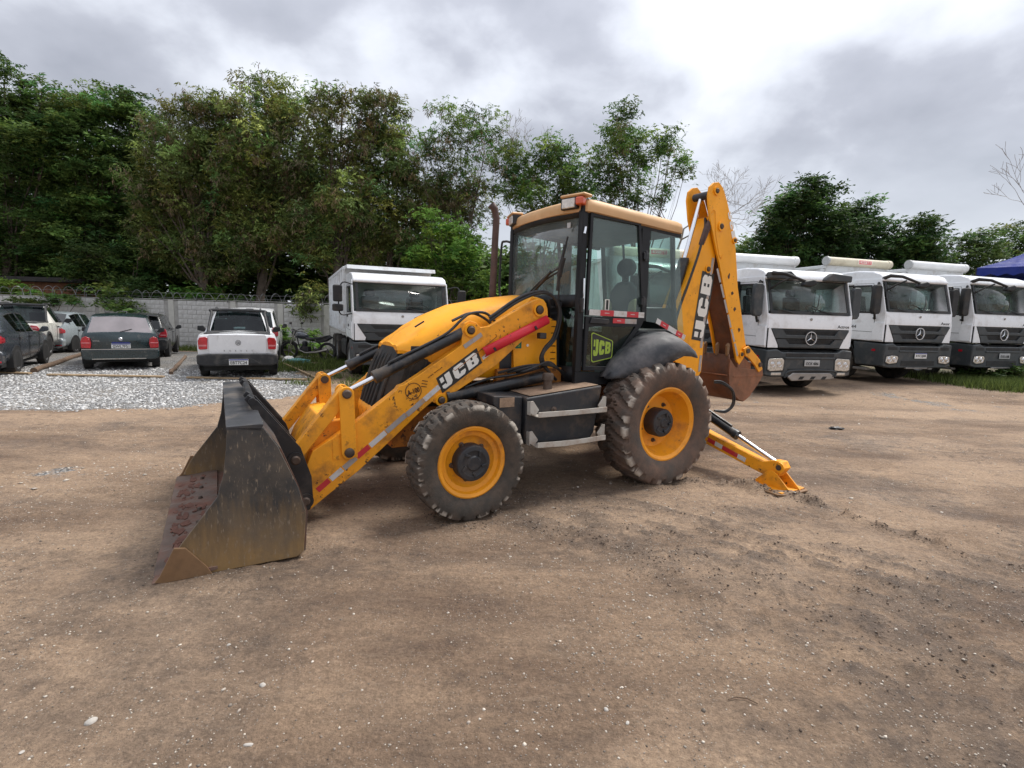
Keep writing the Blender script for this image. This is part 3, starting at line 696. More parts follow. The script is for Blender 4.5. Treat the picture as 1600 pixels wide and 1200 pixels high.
x, y = reject(26000, (-5, 16, 4.2, 12.8), lambda x, y: 0.10 * sstep(y, 9, 11) * sstep(x, 2, 4) + 0.04 + 0.9 * np.exp(-(seg_dist(x, y, [(-7, 5.0), (-4.4, 5.1), (-3.1, 5.6), (-2.2, 6.1)]) / 0.22) ** 2), 8)
gr2 = scatter_stones('scattered_grit', np.stack([x, y, relief(x, y)], -1), np.random.default_rng(5).gamma(2.0, 0.0030, len(x)) + 0.0025, SM_PEB, 5)
x, y = reject(70000, (-4.2, 4.6, 1.0, 5.2), lambda x, y: (.12 + .75 * sstep(fbm(x * 1.6, y * 1.6, 67, 4), .45, .62)) * np.clip(1.25 - y / 5, 0, 1), 12)
r_o = np.random.default_rng(13); nO = len(x); sO = (r_o.gamma(2.0, .0011, nO) + .0012)[:, None, None]
octa = np.array([(1, 0, 0), (0, 1, 0), (-1, 0, 0), (0, -1, 0), (0, 0, .7), (0, 0, -.7)], float); fO = np.array([(0, 1, 4), (1, 2, 4), (2, 3, 4), (3, 0, 4), (1, 0, 5), (2, 1, 5), (3, 2, 5), (0, 3, 5)])
vO = octa[None] * sO * r_o.uniform(.6, 1.4, (nO, 6, 1)) + np.stack([x, y, relief(x, y) + .001], -1)[:, None, :]
meO = np_mesh('fine_grit', vO.reshape(-1, 3), (fO[None] + (np.arange(nO) * 6)[:, None, None]).reshape(-1, 3)); meO.materials.append(stone_mat('grit_mix', (0.07, 0.052, 0.04), (0.62, 0.55, 0.46)))
oO = bpy.data.objects.new('fine_grit', meO); link(oO); oO['kind'] = 'stuff'
x, y = reject(90000, (-2.5, 6, 1.6, 6.0), lambda x, y: (0.75 * np.exp(-(seg_dist(x, y, RUT) / 0.075) ** 2) * (fbm(x * 5, y * 5, 41, 3) > 0.44) + 0.30 * np.exp(-(seg_dist(x, y, RUT2) / 0.17) ** 2) * (fbm(x * 4, y * 4, 73, 3) > 0.46) + 0.22 * (churn(x, y) > .5) * (fbm(x * 8, y * 8, 75) > .5) + 0.06 * np.exp(-(((x - .1) / 1.6) ** 2 + ((y - 4.45) / .35) ** 2)) + sum(.45 * np.exp(-((np.hypot(x - a_, y - b_) - .26) / .07) ** 2) for a_, b_ in CONTACTS)), 9)
clo = scatter_stones('mud_clods', np.stack([x, y, relief(x, y)], -1), np.minimum(np.random.default_rng(6).gamma(1.8, 0.0024, len(x)) + 0.0018, 0.0085), SM_CLOD, 6)
# the few stones large enough to pick out
def big_stone(x, y, s_, label, seed):
    sh = stone_shapes(1, seed)[0]
    me = bpy.data.meshes.new('stone'); me.from_pydata([tuple(v * s_) for v in sh[0]], [], [tuple(int(i) for i in f) for f in sh[1]])
    finish(me, ['stone'], 80)
    o = bpy.data.objects.new('stone', me); link(o); o.location = (x, y, float(relief(np.array(x), np.array(y))) + s_ * .12); o.rotation_euler = (0, 0, seed)
    md = o.modifiers.new('round', 'SUBSURF'); md.levels = md.render_levels = 1
    tag(o, label, 'stone', 'loose pale stones on the yard')

for i_, (x_, y_, s_, l_) in enumerate([
    (-1.69, 1.91, .026, 'longest flat pale stone at the lower left, a small one beside it'),
    (-1.10, 2.14, .022, 'pale angular stone on the dirt below the front bucket'),
    (-0.995, 1.81, .019, 'whitish stone near the bottom edge left of centre, beside a patch of grit'),
    (-1.41, 2.42, .014, 'small pale stone right of the long flat one and further from the camera'),
    (-1.83, 1.75, .012, 'small white stone nearest the lower left corner of the yard'),
    (0.456, 2.06, .016, 'pale stone on the dirt at the lower middle, left one of a close pair'),
    (0.535, 1.98, .014, 'pale stone at the lower middle, right one of a close pair')]):
    big_stone(x_, y_, s_, l_, i_ + 20)
# ------------------------------------------------------------------ backhoe loader (X forward, Y left, Z up)
BL = empty('backhoe_loader', 'yellow backhoe loader with black front bucket, tan cab roof and folded digging arm', 'backhoe loader', (1.005, 6.15, 0), R(209.9))

def tyre_mesh(name, Ro, Ri, W, nl, kind, seed):
    """tyre with moulded lugs; 'wear' colour attribute holds chalky chips along the shoulders"""
    na = nl * 12; r_ = np.random.default_rng(seed)
    h = W / 2
    prof = []  # (t across, r)
    bead = [(-h * .62, Ri), (-h * .80, Ri + .015), (-h * .93, Ri + (Ro - Ri) * .30), (-h * .985, Ri + (Ro - Ri) * .52), (-h * .985, Ri + (Ro - Ri) * .70), (-h * .95, Ri + (Ro - Ri) * .84), (-h * .91, Ri + (Ro - Ri) * .915)]
    tread = [(t_, Ro - 0.030 * (abs(t_) / h) ** 3) for t_ in np.linspace(-h * .88, h * .88, 15)]
    prof = bead + tread + [(-a, b) for a, b in reversed(bead)]
    T = np.array([a for a, _ in prof]); Rr = np.array([b for _, b in prof])
    A = np.arange(na) / na * 2 * math.pi
    AA, TT = np.meshgrid(A, T, indexing='ij'); RR = np.repeat(Rr[None], na, 0)
    u = TT / h
    if kind == 'block':       # worn industrial blocks: staggered slots from each shoulder
        ph = (AA / (2 * math.pi) * nl + 0.28 * np.abs(u) + 0.5 * (u > 0)) % 1.0
        slot = ((ph < 0.22) & (np.abs(u) > 0.30)) | ((np.abs(u) < 0.06))
        slot |= ((ph > .5) & (ph < .58) & (np.abs(u) > .1) & (np.abs(u) < .55))
        dep = 0.026
    else:                     # deep diagonal lugs
        ph = (AA / (2 * math.pi) * nl + 0.85 * np.abs(u) + 0.5 * (u > 0)) % 1.0
        slot = (ph < 0.34) & (np.abs(u) > 0.10)
        slot |= (ph > .62) & (ph < .70) & (np.abs(u) < .35)
        dep = 0.036
    onT = (np.arange(len(prof)) >= 5) & (np.arange(len(prof)) < len(prof) - 5)
    depth = np.where(slot & onT[None, :], dep, 0.0)
    depth *= np.clip(1.2 - 0.25 * r_.random(depth.shape), 0, 1)
    RR = RR - depth
    RR += onT[None, :] * (fbm(AA * 14, TT * 16, seed) - .5) * .012
    co = np.stack([RR * np.cos(AA), TT + 0 * AA, RR * np.sin(AA)], -1).reshape(-1, 3)
    n = len(prof)
    i0 = (np.arange(na)[:, None] * n + np.arange(n - 1)[None, :]).ravel(); j0 = ((np.arange(na)[:, None] + 1) % na * n + np.arange(n - 1)[None, :]).ravel()
    F = np.stack([i0, j0, j0 + 1, i0 + 1], 1)
    me = np_mesh(name, co, F)
    sh = np.exp(-((np.abs(u) - .93) / .07) ** 2) * ((RR > Ri + (Ro - Ri) * .80))
    chip = sstep(sh, .25, .6) * sstep(fbm(AA * 6.5, TT * 22 + 3, seed + 5, 4, .65), .50, .54) * np.where(slot, .35, 1.0)
    side = sstep(np.abs(u), .9, .96)
    a_ = np.clip(chip * 1.0, 0, 1) * .95
    colr = np.stack([0.50 + 0 * a_, 0.45 + 0 * a_, 0.38 + 0 * a_, a_], -1).reshape(-1)
    at_ = me.color_attributes.new('wear', 'FLOAT_COLOR', 'POINT'); at_.data.foreach_set('color', colr.astype(np.float32))
    me.materials.append(M['tyre'] if kind == 'block' else M['tyre_brown'])
    me.shade_smooth(); me.set_sharp_from_angle(angle=R(50))
    return me

def loader_wheel(x, r, w, rim_r, side, y_out, tyre_me, nbolt, front):
    w0 = bpy.data.objects.new('wheel', None); link(w0, BL); w0.empty_display_size = .1
    yc = side * (y_out - w / 2)
    w0.location = (x, yc, r); w0.rotation_euler = (0, R(random.uniform(0, 360)), 0 if side > 0 else math.pi)
    o = bpy.data.objects.new('tyre', tyre_me); link(o, w0)
    h = w / 2
    if front:
        pr = [(rim_r + .012, h * .60), (rim_r + .016, h * .72), (rim_r + .004, h * .76), (rim_r - .022, h * .70), (rim_r - .035, h * .52), (rim_r - .07, h * .47), (rim_r - .085, h * .35), (rim_r - .115, h * .27), (.12, h * .30), (.0, h * .30)]
        hub = [(.155, h * .25), (.155, h * .80), (.145, h * .90), (.11, h * .93), (.10, h * .90), (.065, h * .90), (.055, h * .96), (0, h * .96)]
        br = rim_r - .135
    else:
        pr = [(rim_r + .014, h * .62), (rim_r + .020, h * .78), (rim_r + .002, h * .80), (rim_r - .03, h * .70), (rim_r - .05, h * .35), (rim_r - .075, h * .15), (rim_r - .10, h * -.02), (rim_r - .15, h * -.06), (.12, h * -.04), (0, h * -.04)]
        hub = [(.150, h * -.1), (.150, h * .46), (.14, h * .55), (.10, h * .58), (.09, h * .54), (.05, h * .54), (.04, h * .60), (0, h * .60)]
        br = rim_r - .165
    rim = B(); rim.lathe(pr, (0, 0, 0), 'Y', 48)
    rim = rim.build('rim', 'rim_yellow', w0, smooth=40)
    back = B(); back.lathe([(rim_r + .01, -h * .6), (rim_r - .04, -h * .5), (rim_r - .06, 0)], (0, 0, 0), 'Y', 32); back.build('inner_rim', 'rim_yellow', w0, smooth=40)
    hb = B(); hb.lathe(hub, (0, 0, 0), 'Y', 32)
    top = hub[2][1]
    hb.build('hub_cap', 'hub', w0, smooth=40, bevel=.004)
    rb = B()
    for k in range(5):
        a = k * 2 * math.pi / 5 + .4
        rb.box((.095 * math.cos(a), top + .004, .095 * math.sin(a)), (.05, .018, .022), ('Y', -a + .5))
    rb.build('hub_ribs', 'hub', w0, bevel=.004)
    for k in range(nbolt):
        a = 2 * math.pi * (k + .5) / nbolt
        b = B(); yb = h * (.27 if front else -.06)
        b.lathe([(.0, yb + .035), (.012, yb + .035), (.015, yb + .012), (.024, yb + .010), (.024, yb)], (br * math.cos(a), 0, br * math.sin(a)), 'Y', 8)
        b.build('wheel_nut', 'pin', w0)
    return w0
ft = tyre_mesh('tyre', .50, .30, .34, 22, 'block', 3)
rt = tyre_mesh('tyre', .655, .375, .47, 24, 'lug', 8)
for s in (1, -1):
    loader_wheel(2.15, .498, .34, .292, s, 1.15, ft, 5, True)
    loader_wheel(-.07, .648, .47, .372, s, 1.17, rt, 5, False)

# chassis, axles, belly
b = B()
for s in (1, -1): b.span((-1.25, s * .26, .62), (2.45, s * .40, .98))
b.span((-1.25, -.27, .66), (2.4, .27, .90))
b.span((2.3, -.40, .50), (2.62, .40, .90))
b.build('chassis', 'yellow_dirty', BL, bevel=.012)
b = B(); b.tube([(2.15, -.85, .50), (2.15, -.3, .52), (2.15, .3, .52), (2.15, .85, .50)], [.075, .10, .10, .075], 12); b.lathe([(0, -.2), (.16, -.14), (.18, 0), (.16, .14), (0, .2)], (2.15, 0, .50), 'X', 16); b.build('front_axle', 'yellow_dirty', BL)
b = B(); b.tube([(-.07, -.8, .65), (-.07, -.25, .65), (-.07, .25, .65), (-.07, .8, .65)], [.11, .16, .16, .11], 14); b.lathe([(0, -.28), (.22, -.16), (.25, 0), (.20, .18), (0, .26)], (-.07, 0, .65), 'X', 16); b.build('rear_axle', 'chassis_dark', BL)
b = B(); b.span((.35, -.3, .42), (1.9, .3, .66)); b.tube([(1.9, 0, .52), (.1, 0, .6)], .04, 8); b.build('gearbox', 'chassis_dark', BL, bevel=.03)
b = B(); b.span((.42, .42, 1.02), (1.62, .50, 1.20)); b.span((.42, -.50, 1.02), (1.62, -.42, 1.20)); b.build('side_rail', 'yellow_dirty', BL, bevel=.008)

# ---- hood
secs = [(2.53, .34, 1.445, 1.40, 1.36), (2.47, .405, 1.50, 1.405, 1.335), (2.32, .425, 1.615, 1.455, 1.30), (2.15, .435, 1.71, 1.53, 1.22), (1.9, .44, 1.815, 1.63, 1.12), (1.5, .445, 1.895, 1.745, 1.12), (1.2, .445, 1.935, 1.80, 1.12), (1.02, .44, 1.94, 1.82, 1.12)]
rows = []
for X, w, zc, ze, zb in secs:
    half = [(w * .98, zb), (w, zb + (ze - zb) * .55), (w * .985, ze - .05), (w * .93, ze + (zc - ze) * .25), (w * .80, ze + (zc - ze) * .60), (w * .55, zc - .025), (w * .28, zc - .006), (0, zc)]
    rows.append([(X, y, z) for y, z in half] + [(X, -y, z) for y, z in reversed(half[:-1])])
b = B(); b.grid(rows)
k = len(b.v)
nrow = rows[0]
b.add([(p[0] + .012, p[1] * .95, p[2] - .004) for p in nrow], [tuple(range(len(nrow)))])
b.grid([nrow, [(p[0] + .012, p[1] * .95, p[2] - .004) for p in nrow]])
b.build('hood', 'yellow', BL, smooth=50)
b = B(); b.box((2.33, .30, 1.615), (.10, .018, .012), ('Y', .55)); b.build('hood_latch', 'black', BL)
b = B()
b.grid([[(x_, .449, z0), (x_, .449, z1)] for x_, z0, z1 in ((2.02, 1.13, 1.21), (1.58, 1.11, 1.35))]); b.build('engine_side_panel', 'yellow', BL, solid=.012)
# grille
b = B()
gs = [(.86, 2.62, 2.74, .40), (1.05, 2.555, 2.675, .415), (1.25, 2.49, 2.60, .42), (1.42, 2.43, 2.535, .41)]
rows = [[(2.10, w * 1.0, z), (xe - .10, w, z), (xe, w * .97, z), (xf - .02, w * .72, z), (xf, w * .45, z), (xf, -w * .45, z), (xf - .02, -w * .72, z), (xe, -w * .97, z), (xe - .10, -w, z), (2.10, -w, z)] for z, xe, xf, w in gs]
b.grid(rows); b.build('radiator_grille', 'grille', BL, smooth=30)
for k in range(7):
    y = -.30 + k * .10
    b = B(); pts = []
    for z, xe, xf, w in gs:
        z = min(z, 1.36)
        a = abs(y) / w
        xx = xf if a < .45 else xf - .02 * (a - .45) / .27 if a < .72 else xf - .02 - (xf - .02 - xe) * (a - .72) / .25
        pts.append((xx + .006, y, z))
    b.tube(pts, .016, 6); b.build('grille_rib', 'grille', BL)
for k in range(2):
    y = .415
    b = B(); b.tube([(2.30 + k * .13 + dx_, y * (1 + .0), z_) for dx_, z_ in ((.10, .90), (.05, 1.1), (0, 1.30))], .016, 6); b.build('grille_rib', 'grille', BL)
# front yellow frame base and dirt
b = B()
rows = [[(2.62 + d, w, z), (2.74 + d, w * .7, z), (2.76 + d, 0, z), (2.74 + d, -w * .7, z), (2.62 + d, -w, z)] for z, d, w in ((.86, .0, .42), (.80, .015, .43), (.68, 0, .41), (.60, -.05, .36))]
b.grid(rows); b.build('front_weight', 'yellow_worn', BL, smooth=30, solid=.03)

# loader tower plates
for s in (1, -1):
    b = B(); b.prism([(1.41, 1.13), (1.44, 1.50), (1.30, 1.66), (1.05, 1.72), (.93, 1.68), (.90, 1.13)], s * .452, s * .475); b.build('tower_plate', 'yellow', BL, bevel=.004)
    b = B(); b.prism([(1.30, 1.6), (1.33, 1.82), (1.25, 1.90), (1.12, 1.88), (1.08, 1.66)], s * .476, s * .495); b.build('tower_ear', 'yellow', BL, bevel=.004)
    b = B(); b.span((1.43, s * .40, 1.10), (1.56, s * .447, 1.62)); b.build('tower_gap_shadow_panel', 'black', BL)
flat([[(0, 0), (.07, 0), (.07, .07), (0, .07)]], frame((1.41, .478, 1.40), (-1, 0, .0), (0, 0, 1)), 'sticker', 'decal_dkgreen', BL)
text('S', frame((1.375, .481, 1.435), (-1, 0, 0), (0, 0, 1)), .04, 'sticker_print', 'decal_green', BL)
b = B(); b.lathe([(0, .005), (.014, .004), (.014, 0)], (1.27, .478, 1.43), 'Y', 12); b.build('sticker_dot', 'decal_white', BL)

# ---- loader arms
ARM = [(1.10, 1.80), (1.13, 1.86), (1.20, 1.888), (1.27, 1.865), (1.50, 1.742), (1.74, 1.612), (1.83, 1.60), (1.88, 1.645), (1.94, 1.662), (1.995, 1.635), (2.015, 1.58), (2.02, 1.44), (2.10, 1.385), (2.42, 1.178), (2.55, 1.10), (2.60, 1.085), (2.62, 1.055), (2.74, .965), (2.965, .80), (3.18, .665), (3.315, .585), (3.37, .45), (3.40, .28), (3.41, .17), (3.385, .108), (3.34, .102), (3.20, .205), (2.955, .375), (2.69, .60), (2.39, .862), (2.30, .93), (2.245, .905), (2.18, .915), (2.15, .965), (1.96, 1.075), (1.66, 1.245), (1.40, 1.46), (1.21, 1.64), (1.13, 1.68), (1.09, 1.73)]
pinb = lambda b_, x, z, y0, y1, r_=.035: b_.lathe([(0, y1), (r_ * .7, y1), (r_, y1 - .008 if y1 > y0 else y1 + .008), (r_, y0), (0, y0)], (x, 0, z), 'Y', 16)
def armT(s):
    a0 = bpy.data.objects.new('loader_arm', None); link(a0, BL); a0.empty_display_size = .1
    b = B(); b.prism(ARM, s * .47, s * .56); b.build('arm_plate', 'yellow_worn', a0, bevel=.006)
    for x, z, r1 in ((1.20, 1.782, .040), (1.935, 1.575, .036), (2.215, .945, .03)):
        b = B(); pinb(b, x, z, s * .545, s * .595, r1); b.build('pivot_pin', 'pin', a0)
        b = B(); b.lathe([(r1 + .006, s * .56), (r1 + .026, s * .56), (r1 + .026, s * .574), (r1 + .006, s * .574)], (x, 0, z), 'Y', 20); b.build('pin_boss', 'yellow', a0)
    return a0
arms = {s: armT(s) for s in (1, -1)}
AN = arms[1]
b = B(); b.prism([(2.98, .66), (3.05, .82), (3.20, .80), (3.33, .60), (3.40, .36), (3.30, .30), (3.20, .5)], -.47, .47); b.build('arm_cross_box', 'yellow_worn', BL, bevel=.02)
# weld-on plate round lever pivot, tapes, prints
flat([[(0, 0), (.20, 0), (.20, .17), (0, .17)]], frame((3.16, .5615, .50), (-1, 0, 0), (0, 0, 1)), 'weld_plate', 'yellow_worn', AN, .006)
U = Vector((-.385, 0, .262)).normalized(); UU = Vector((-U.z, 0, U.x)) * -1   # along the arm to the rear, and up across it
UU = Vector((.563, 0, .826))
def on_arm(x, z, dy=.562): return Vector((x, dy, z))
def armq(x, z, lx, h, name, m_, parent=AN, dy=.562, dp=.0015, dirv=U):
    up_ = Vector((-dirv.z, 0, dirv.x)); up_ = up_ if up_.z > 0 else -up_
    return flat([[(0, 0), (lx, 0), (lx, h), (0, h)]], frame(on_arm(x, z, dy), dirv, up_), name, m_, parent, dp)
# grey reflective tape along the lower edge
D1 = Vector((-.66, 0, .525)).normalized()
segs = [(3.27, .225, .12, 'red_tape'), (3.165, .305, .12, 'white_tape'), (3.06, .385, .13, 'grey_tape'), (2.95, .47, .13, 'red_tape'), (2.84, .555, .17, 'white_tape'), (2.70, .665, .22, 'grey_tape'), (2.52, .80, .20, 'grey_tape'), (2.36, .925, .18, 'white_tape')]
for x_, z_, l_, m_ in segs:
    armq(x_, z_ + .012, l_, .046, 'tape_strip', m_, dirv=D1)
armq(1.985, 1.405, .10, .04, 'tape_strip', 'grey_tape'); armq(1.90, 1.46, .11, .04, 'tape_strip', 'grey_tape'); armq(1.80, 1.30, .08, .03, 'tape_strip', 'white_tape')
# raised rail line on the arm
b = B(); b.tube([(2.10, .563, 1.22), (2.085, .563, 1.205), (1.66, .563, 1.52), (1.675, .563, 1.54)], .004, 5); b.build('weld_line', 'yellow_dirty', AN)

# JCB lettering: blocky italic letters in a 3 x 1 field
JW = [[(0.02, .50), (.18, .50), (.18, .78), (.02, .78)],
      [(0.02, .12), (.20, .12), (.20, .30), (.30, .30), (.30, .95), (.55, .95), (.55, .22), (.44, .04), (.10, .04), (.02, .12)]]
JL = [[(.04, .36), (.30, .36), (.30, .28), (.40, .28), (.40, .96), (.78, .96), (.78, .22), (.64, .04), (.16, .04), (.04, .16)], [(.04, .56), (.28, .56), (.28, .92), (.04, .92)]]
CL = [[(.98, .22), (1.14, .04), (1.66, .04), (1.80, .20), (1.80, .38), (1.44, .38), (1.44, .28), (1.34, .28), (1.34, .72), (1.44, .72), (1.44, .62), (1.80, .62), (1.80, .80), (1.66, .96), (1.14, .96), (.98, .80)]]
BLt = [[(1.98, .04), (2.66, .04), (2.82, .18), (2.82, .42), (2.74, .50), (2.82, .58), (2.82, .82), (2.66, .96), (1.98, .96)]]
BH = [[(2.32, .24), (2.46, .24), (2.46, .42), (2.32, .42)], [(2.32, .58), (2.46, .58), (2.46, .76), (2.32, .76)]]
def logo(fr, L, H, name_bg, parent, shear=0.18, bg='decal_black', fg='decal_white', vertical=False, pad=.05, bgp=None):
    def tr(p): return (p[0] * L / 2.86 + (p[1] - .5) * H * shear, p[1] * H)
    if bg:
        q = bgp or [(-.12, -.12), (2.98, -.12), (2.98, 1.12), (-.12, 1.12)]
        flat([[tr(p) for p in q]], fr, name_bg, bg, parent, .0015)
    f2 = fr @ Matrix.Translation((0, 0, .0015))
    for nm, sh in (('letter', JL), ('letter', CL), ('letter', BLt)):
        flat([[tr(p) for p in poly] for poly in sh], f2, nm, fg, parent, .0015)
    flat([[tr(p) for p in poly] for poly in BH], fr @ Matrix.Translation((0, 0, .003)), 'letter_counter', bg or 'decal_black', parent, .0015)
logo(frame(on_arm(2.185, 1.035), U, UU), .44, .120, 'logo_panel', AN)
# fleet number in a ring, dashes, faint words
fr = frame((2.475, .5635, 1.037), (-.96, 0, .28), (.28, 0, .96))
b = B(); b.T = fr; b.lathe([(.068, 0), (.074, 0), (.074, .0015), (.068, .0015)], (0, 0, 0), 'Z', 40); b.build('number_ring', 'decal_dark', AN)
text('A-100', fr, .046, 'fleet_number', 'decal_dark', AN, width=.112, bold=.02)
for k, (dx_, dz_) in enumerate(((0, 0), (0.012, .024), (.024, .05))):
    flat([[(0, 0), (.052, 0), (.052, .006), (0, .006)]], frame((2.405 - dx_ * .4, .5635, 1.075 + dz_), (-.98, 0, -.18), (-.18, 0, .98)), 'dash_mark', 'decal_dark', AN)
text('JAMAIS  TRABALHE', frame((2.275, .5635, 1.195), U, UU), .011, 'small_print', 'decal_dark', AN, width=.16)

# tipping levers, rams, links
for s in (1, -1):
    for y0, y1 in ((.575, .60), (.395, .42)):
        b = B()
        pts = []
        for k in range(9):
            a = math.pi * k / 8
            pts.append((3.05 + .058 * math.cos(a), 1.045 + .058 * math.sin(a)))
        for k in range(9):
            a = math.pi + math.pi * k / 8
            pts.append((3.035 + .06 * math.cos(a), .555 + .06 * math.sin(a)))
        b.prism(pts, s * y0, s * y1); b.build('tipping_lever', 'yellow_worn', BL, bevel=.004)
    b = B(); pinb(b, 3.05, 1.045, s * .38, s * .628, .037); b.build('lever_pin', 'pin', BL)
    b = B(); pinb(b, 3.035, .555, s * .38, s * .628, .04); b.build('lever_pin', 'pin', BL)
    d = Vector((.40, 0, -.50)).normalized(); nn = Vector((d.z, 0, -d.x))
    b = B(); c0 = Vector((3.05, 0, 1.045)); c1 = Vector((3.45, 0, .545))
    q = [c0 + nn * .055 - d * .03, c0 - nn * .055 - d * .03, c1 - nn * .05 + d * .03, c1 + nn * .05 + d * .03]
    b.prism([(p_.x, p_.z) for p_ in q], s * .455, s * .555); b.build('bucket_link', 'yellow_worn', BL, bevel=.008)
    r0 = bpy.data.objects.new('tipping_ram', None); link(r0, BL); r0.empty_display_size = .1
    p0 = Vector((3.05, s * .51, 1.045)); p1 = Vector((1.935, s * .51, 1.575)); dd_ = (p1 - p0).normalized()
    b = B(); b.tube([p0, p0 + dd_ * .42], .021, 14); b.build('ram_rod', 'chrome', r0)
    b = B(); b.tube([p0 + dd_ * .265, p0 + dd_ * .27, p0 + dd_ * .33, p0 + dd_ * .331], [.045, .058, .058, .052], 18); b.tube([p0 + dd_ * .33, p1 - dd_ * .06], .050, 18); b.build('ram_barrel', 'ram', r0)
    b = B(); b.lathe([(0, s * .48), (.045, s * .48), (.045, s * .54), (0, s * .54)], (3.05, 0, 1.045), 'Y', 16); b.build('rod_eye', 'pin', r0)
    b = B(); b.tube([p0 + dd_ * .40 + Vector((0, .02, .058)), p0 + dd_ * .46 + Vector((0, .02, .068)), p0 + dd_ * .95 + Vector((0, .02, .066)), p1 + Vector((.08, .02, .09)), p1 + Vector((-.02, 0, .15)), p1 + Vector((-.18, -.02, .16)), p1 + Vector((-.30, -.03, .08))], .013, 8); b.build('hydraulic_pipe', 'hose', r0)
    b = B(); b.tube([p1 + Vector((.16, 0, .08)), p1 + Vector((-.02, -.03, .15)), p1 + Vector((-.14, -.03, .13)), p1 + Vector((-.26, -.03, .05)), p1 + Vector((-.3, -.04, -.05))], .013, 8); b.build('hydraulic_hose', 'hose', r0)
    # lift ram
    r1 = bpy.data.objects.new('lift_ram', None); link(r1, BL); r1.empty_display_size = .1
    q0 = Vector((2.215, s * .53, .945)); q1 = Vector((1.10, s * .53, 1.12)); e_ = (q1 - q0).normalized()
    b = B(); b.tube([q0, q0 + e_ * .1], .028, 12); b.build('ram_rod', 'chrome', r1)
    b = B(); b.tube([q0 + e_ * .06, q0 + e_ * .09], .068, 18); b.tube([q0 + e_ * .085, q1], .056, 18); b.build('ram_barrel', 'ram', r1)
    b = B(); b.tube([q0 + e_ * .25 + Vector((0, 0, .06)), q0 + e_ * .5 + Vector((0, .02, .10)), q0 + e_ * .8 + Vector((0, .02, .085)), q1 + Vector((0, 0, .10))], .012, 8); b.build('hydraulic_hose', 'hose', r1)
# red safety strut on the near arm
b = B(); a0_ = Vector((1.125, .60, 1.69)); a1_ = Vector((1.815, .60, 1.372)); dz = (a1_ - a0_).normalized(); pz = Vector((-dz.z, 0, dz.x)); pz = -pz if pz.z < 0 else pz
rows = []
for k in range(13):
    a = -math.pi * .62 + 2 * math.pi * .62 * k / 12
    off = Vector((0, 1, 0)) * .034 * math.cos(a) + pz * .046 * math.sin(a)
    rows.append([tuple(a0_ + off), tuple(a1_ + off)])
b.grid(rows); b.build('safety_strut', 'red', BL, smooth=60, solid=.006)
for f_ in (.22, .86):
    b = B(); c_ = a0_ + (a1_ - a0_) * f_ + Vector((0, .036, -.012)); b.box(c_, (.02, .012, .035), ('Y', .6)); b.build('strut_hole', 'black', BL)
# hoses looping past the rear arm pivot
for k, off in enumerate((0, .03)):
    b = B(); b.tube([(1.75, .57, 1.66 + off), (1.45, .60, 1.86 + off), (1.2, .60, 1.945 + off * .5), (1.05, .60, 1.90), (.985 - off * .6, .60, 1.75), (1.03 - off, .58, 1.52), (1.13, .57, 1.40 - off), (1.16 - off, .56, 1.28), (1.05, .56, 1.16), (.95, .54, 1.08)], .015, 8); b.build('loop_hose', 'hose', BL)
b = B(); b.span((1.13, .545, 1.50), (1.21, .61, 1.56)); b.build('hose_clamp', 'black', BL, bevel=.01)
for k in range(3):
    b = B(); b.tube([(1.62 - .1 * k, .53, 1.17), (1.35, .58 + .02 * k, 1.235 - .02 * k), (1.1, .60, 1.24 + .015 * k), (.95, .58, 1.19), (.85 - .03 * k, .55, 1.1)], .013, 7); b.build('low_hose', 'hose', BL)

# ---- front bucket
bk = bpy.data.objects.new('loader_bucket', None); link(bk, BL); bk.empty_display_size = .1
W2 = 1.165
SIDE = [(3.912, .955), (3.705, .938), (3.62, .80), (3.50, .50), (3.455, .32), (3.475, .03), (3.52, .0), (4.06, .0), (4.20, .0), (4.30, .03), (4.235, .16), (4.19, .228), (4.06, .40), (3.985, .50), (3.945, .64), (3.925, .80)]
for s in (1, -1):
    b = B(); b.prism(SIDE, s * (W2 - .022), s * W2); b.build('side_plate', 'bucket_side', bk, bevel=.005)
    b = B(); b.prism([(4.34, .012), (4.31, .05), (4.23, .215), (4.17, .205), (4.06, .06), (4.03, .0), (4.30, .0)], s * (W2 - .002), s * (W2 + .016)); b.build('side_cutter', 'worn_steel', bk, bevel=.004)
b = B()
outer = [(3.915, .957), (3.705, .940), (3.60, .78), (3.49, .49), (3.44, .31), (3.46, .03), (3.52, -.002), (4.10, -.002)]
inner = [(3.912, .935), (3.72, .92), (3.62, .77), (3.52, .49), (3.475, .32), (3.50, .07), (3.56, .025), (4.10, .022)]
b.prism(outer[:3] + inner[:3][::-1], -W2 + .022, W2 - .022); b.build('bucket_top_box', 'bucket_top', bk, bevel=.004)
b = B(); b.prism(outer[2:] + inner[2:][::-1], -W2 + .022, W2 - .022); b.build('bucket_shell', 'bucket_in', bk)
b = B(); b.prism([(3.918, .957), (3.918, .935), (3.72, .915), (3.70, .958), (3.72, .962)], -W2, W2); b.build('bucket_lip', 'bucket_top', bk, bevel=.003)
b = B(); b.prism([(4.36, .0), (4.35, .012), (4.06, .045), (4.0, .045), (4.0, .024), (4.12, .002)], -W2 - .01, W2 + .01); b.build('cutting_edge', 'bucket_in', bk, bevel=.003)
for k in range(7):
    b = B(); b.lathe([(0, .022), (.014, .020), (.020, .0)], (4.13, -.9 + k * .30, .037), 'Z', 8); b.build('edge_bolt', 'pin', bk)
b = B(); r_ = random.Random(4)
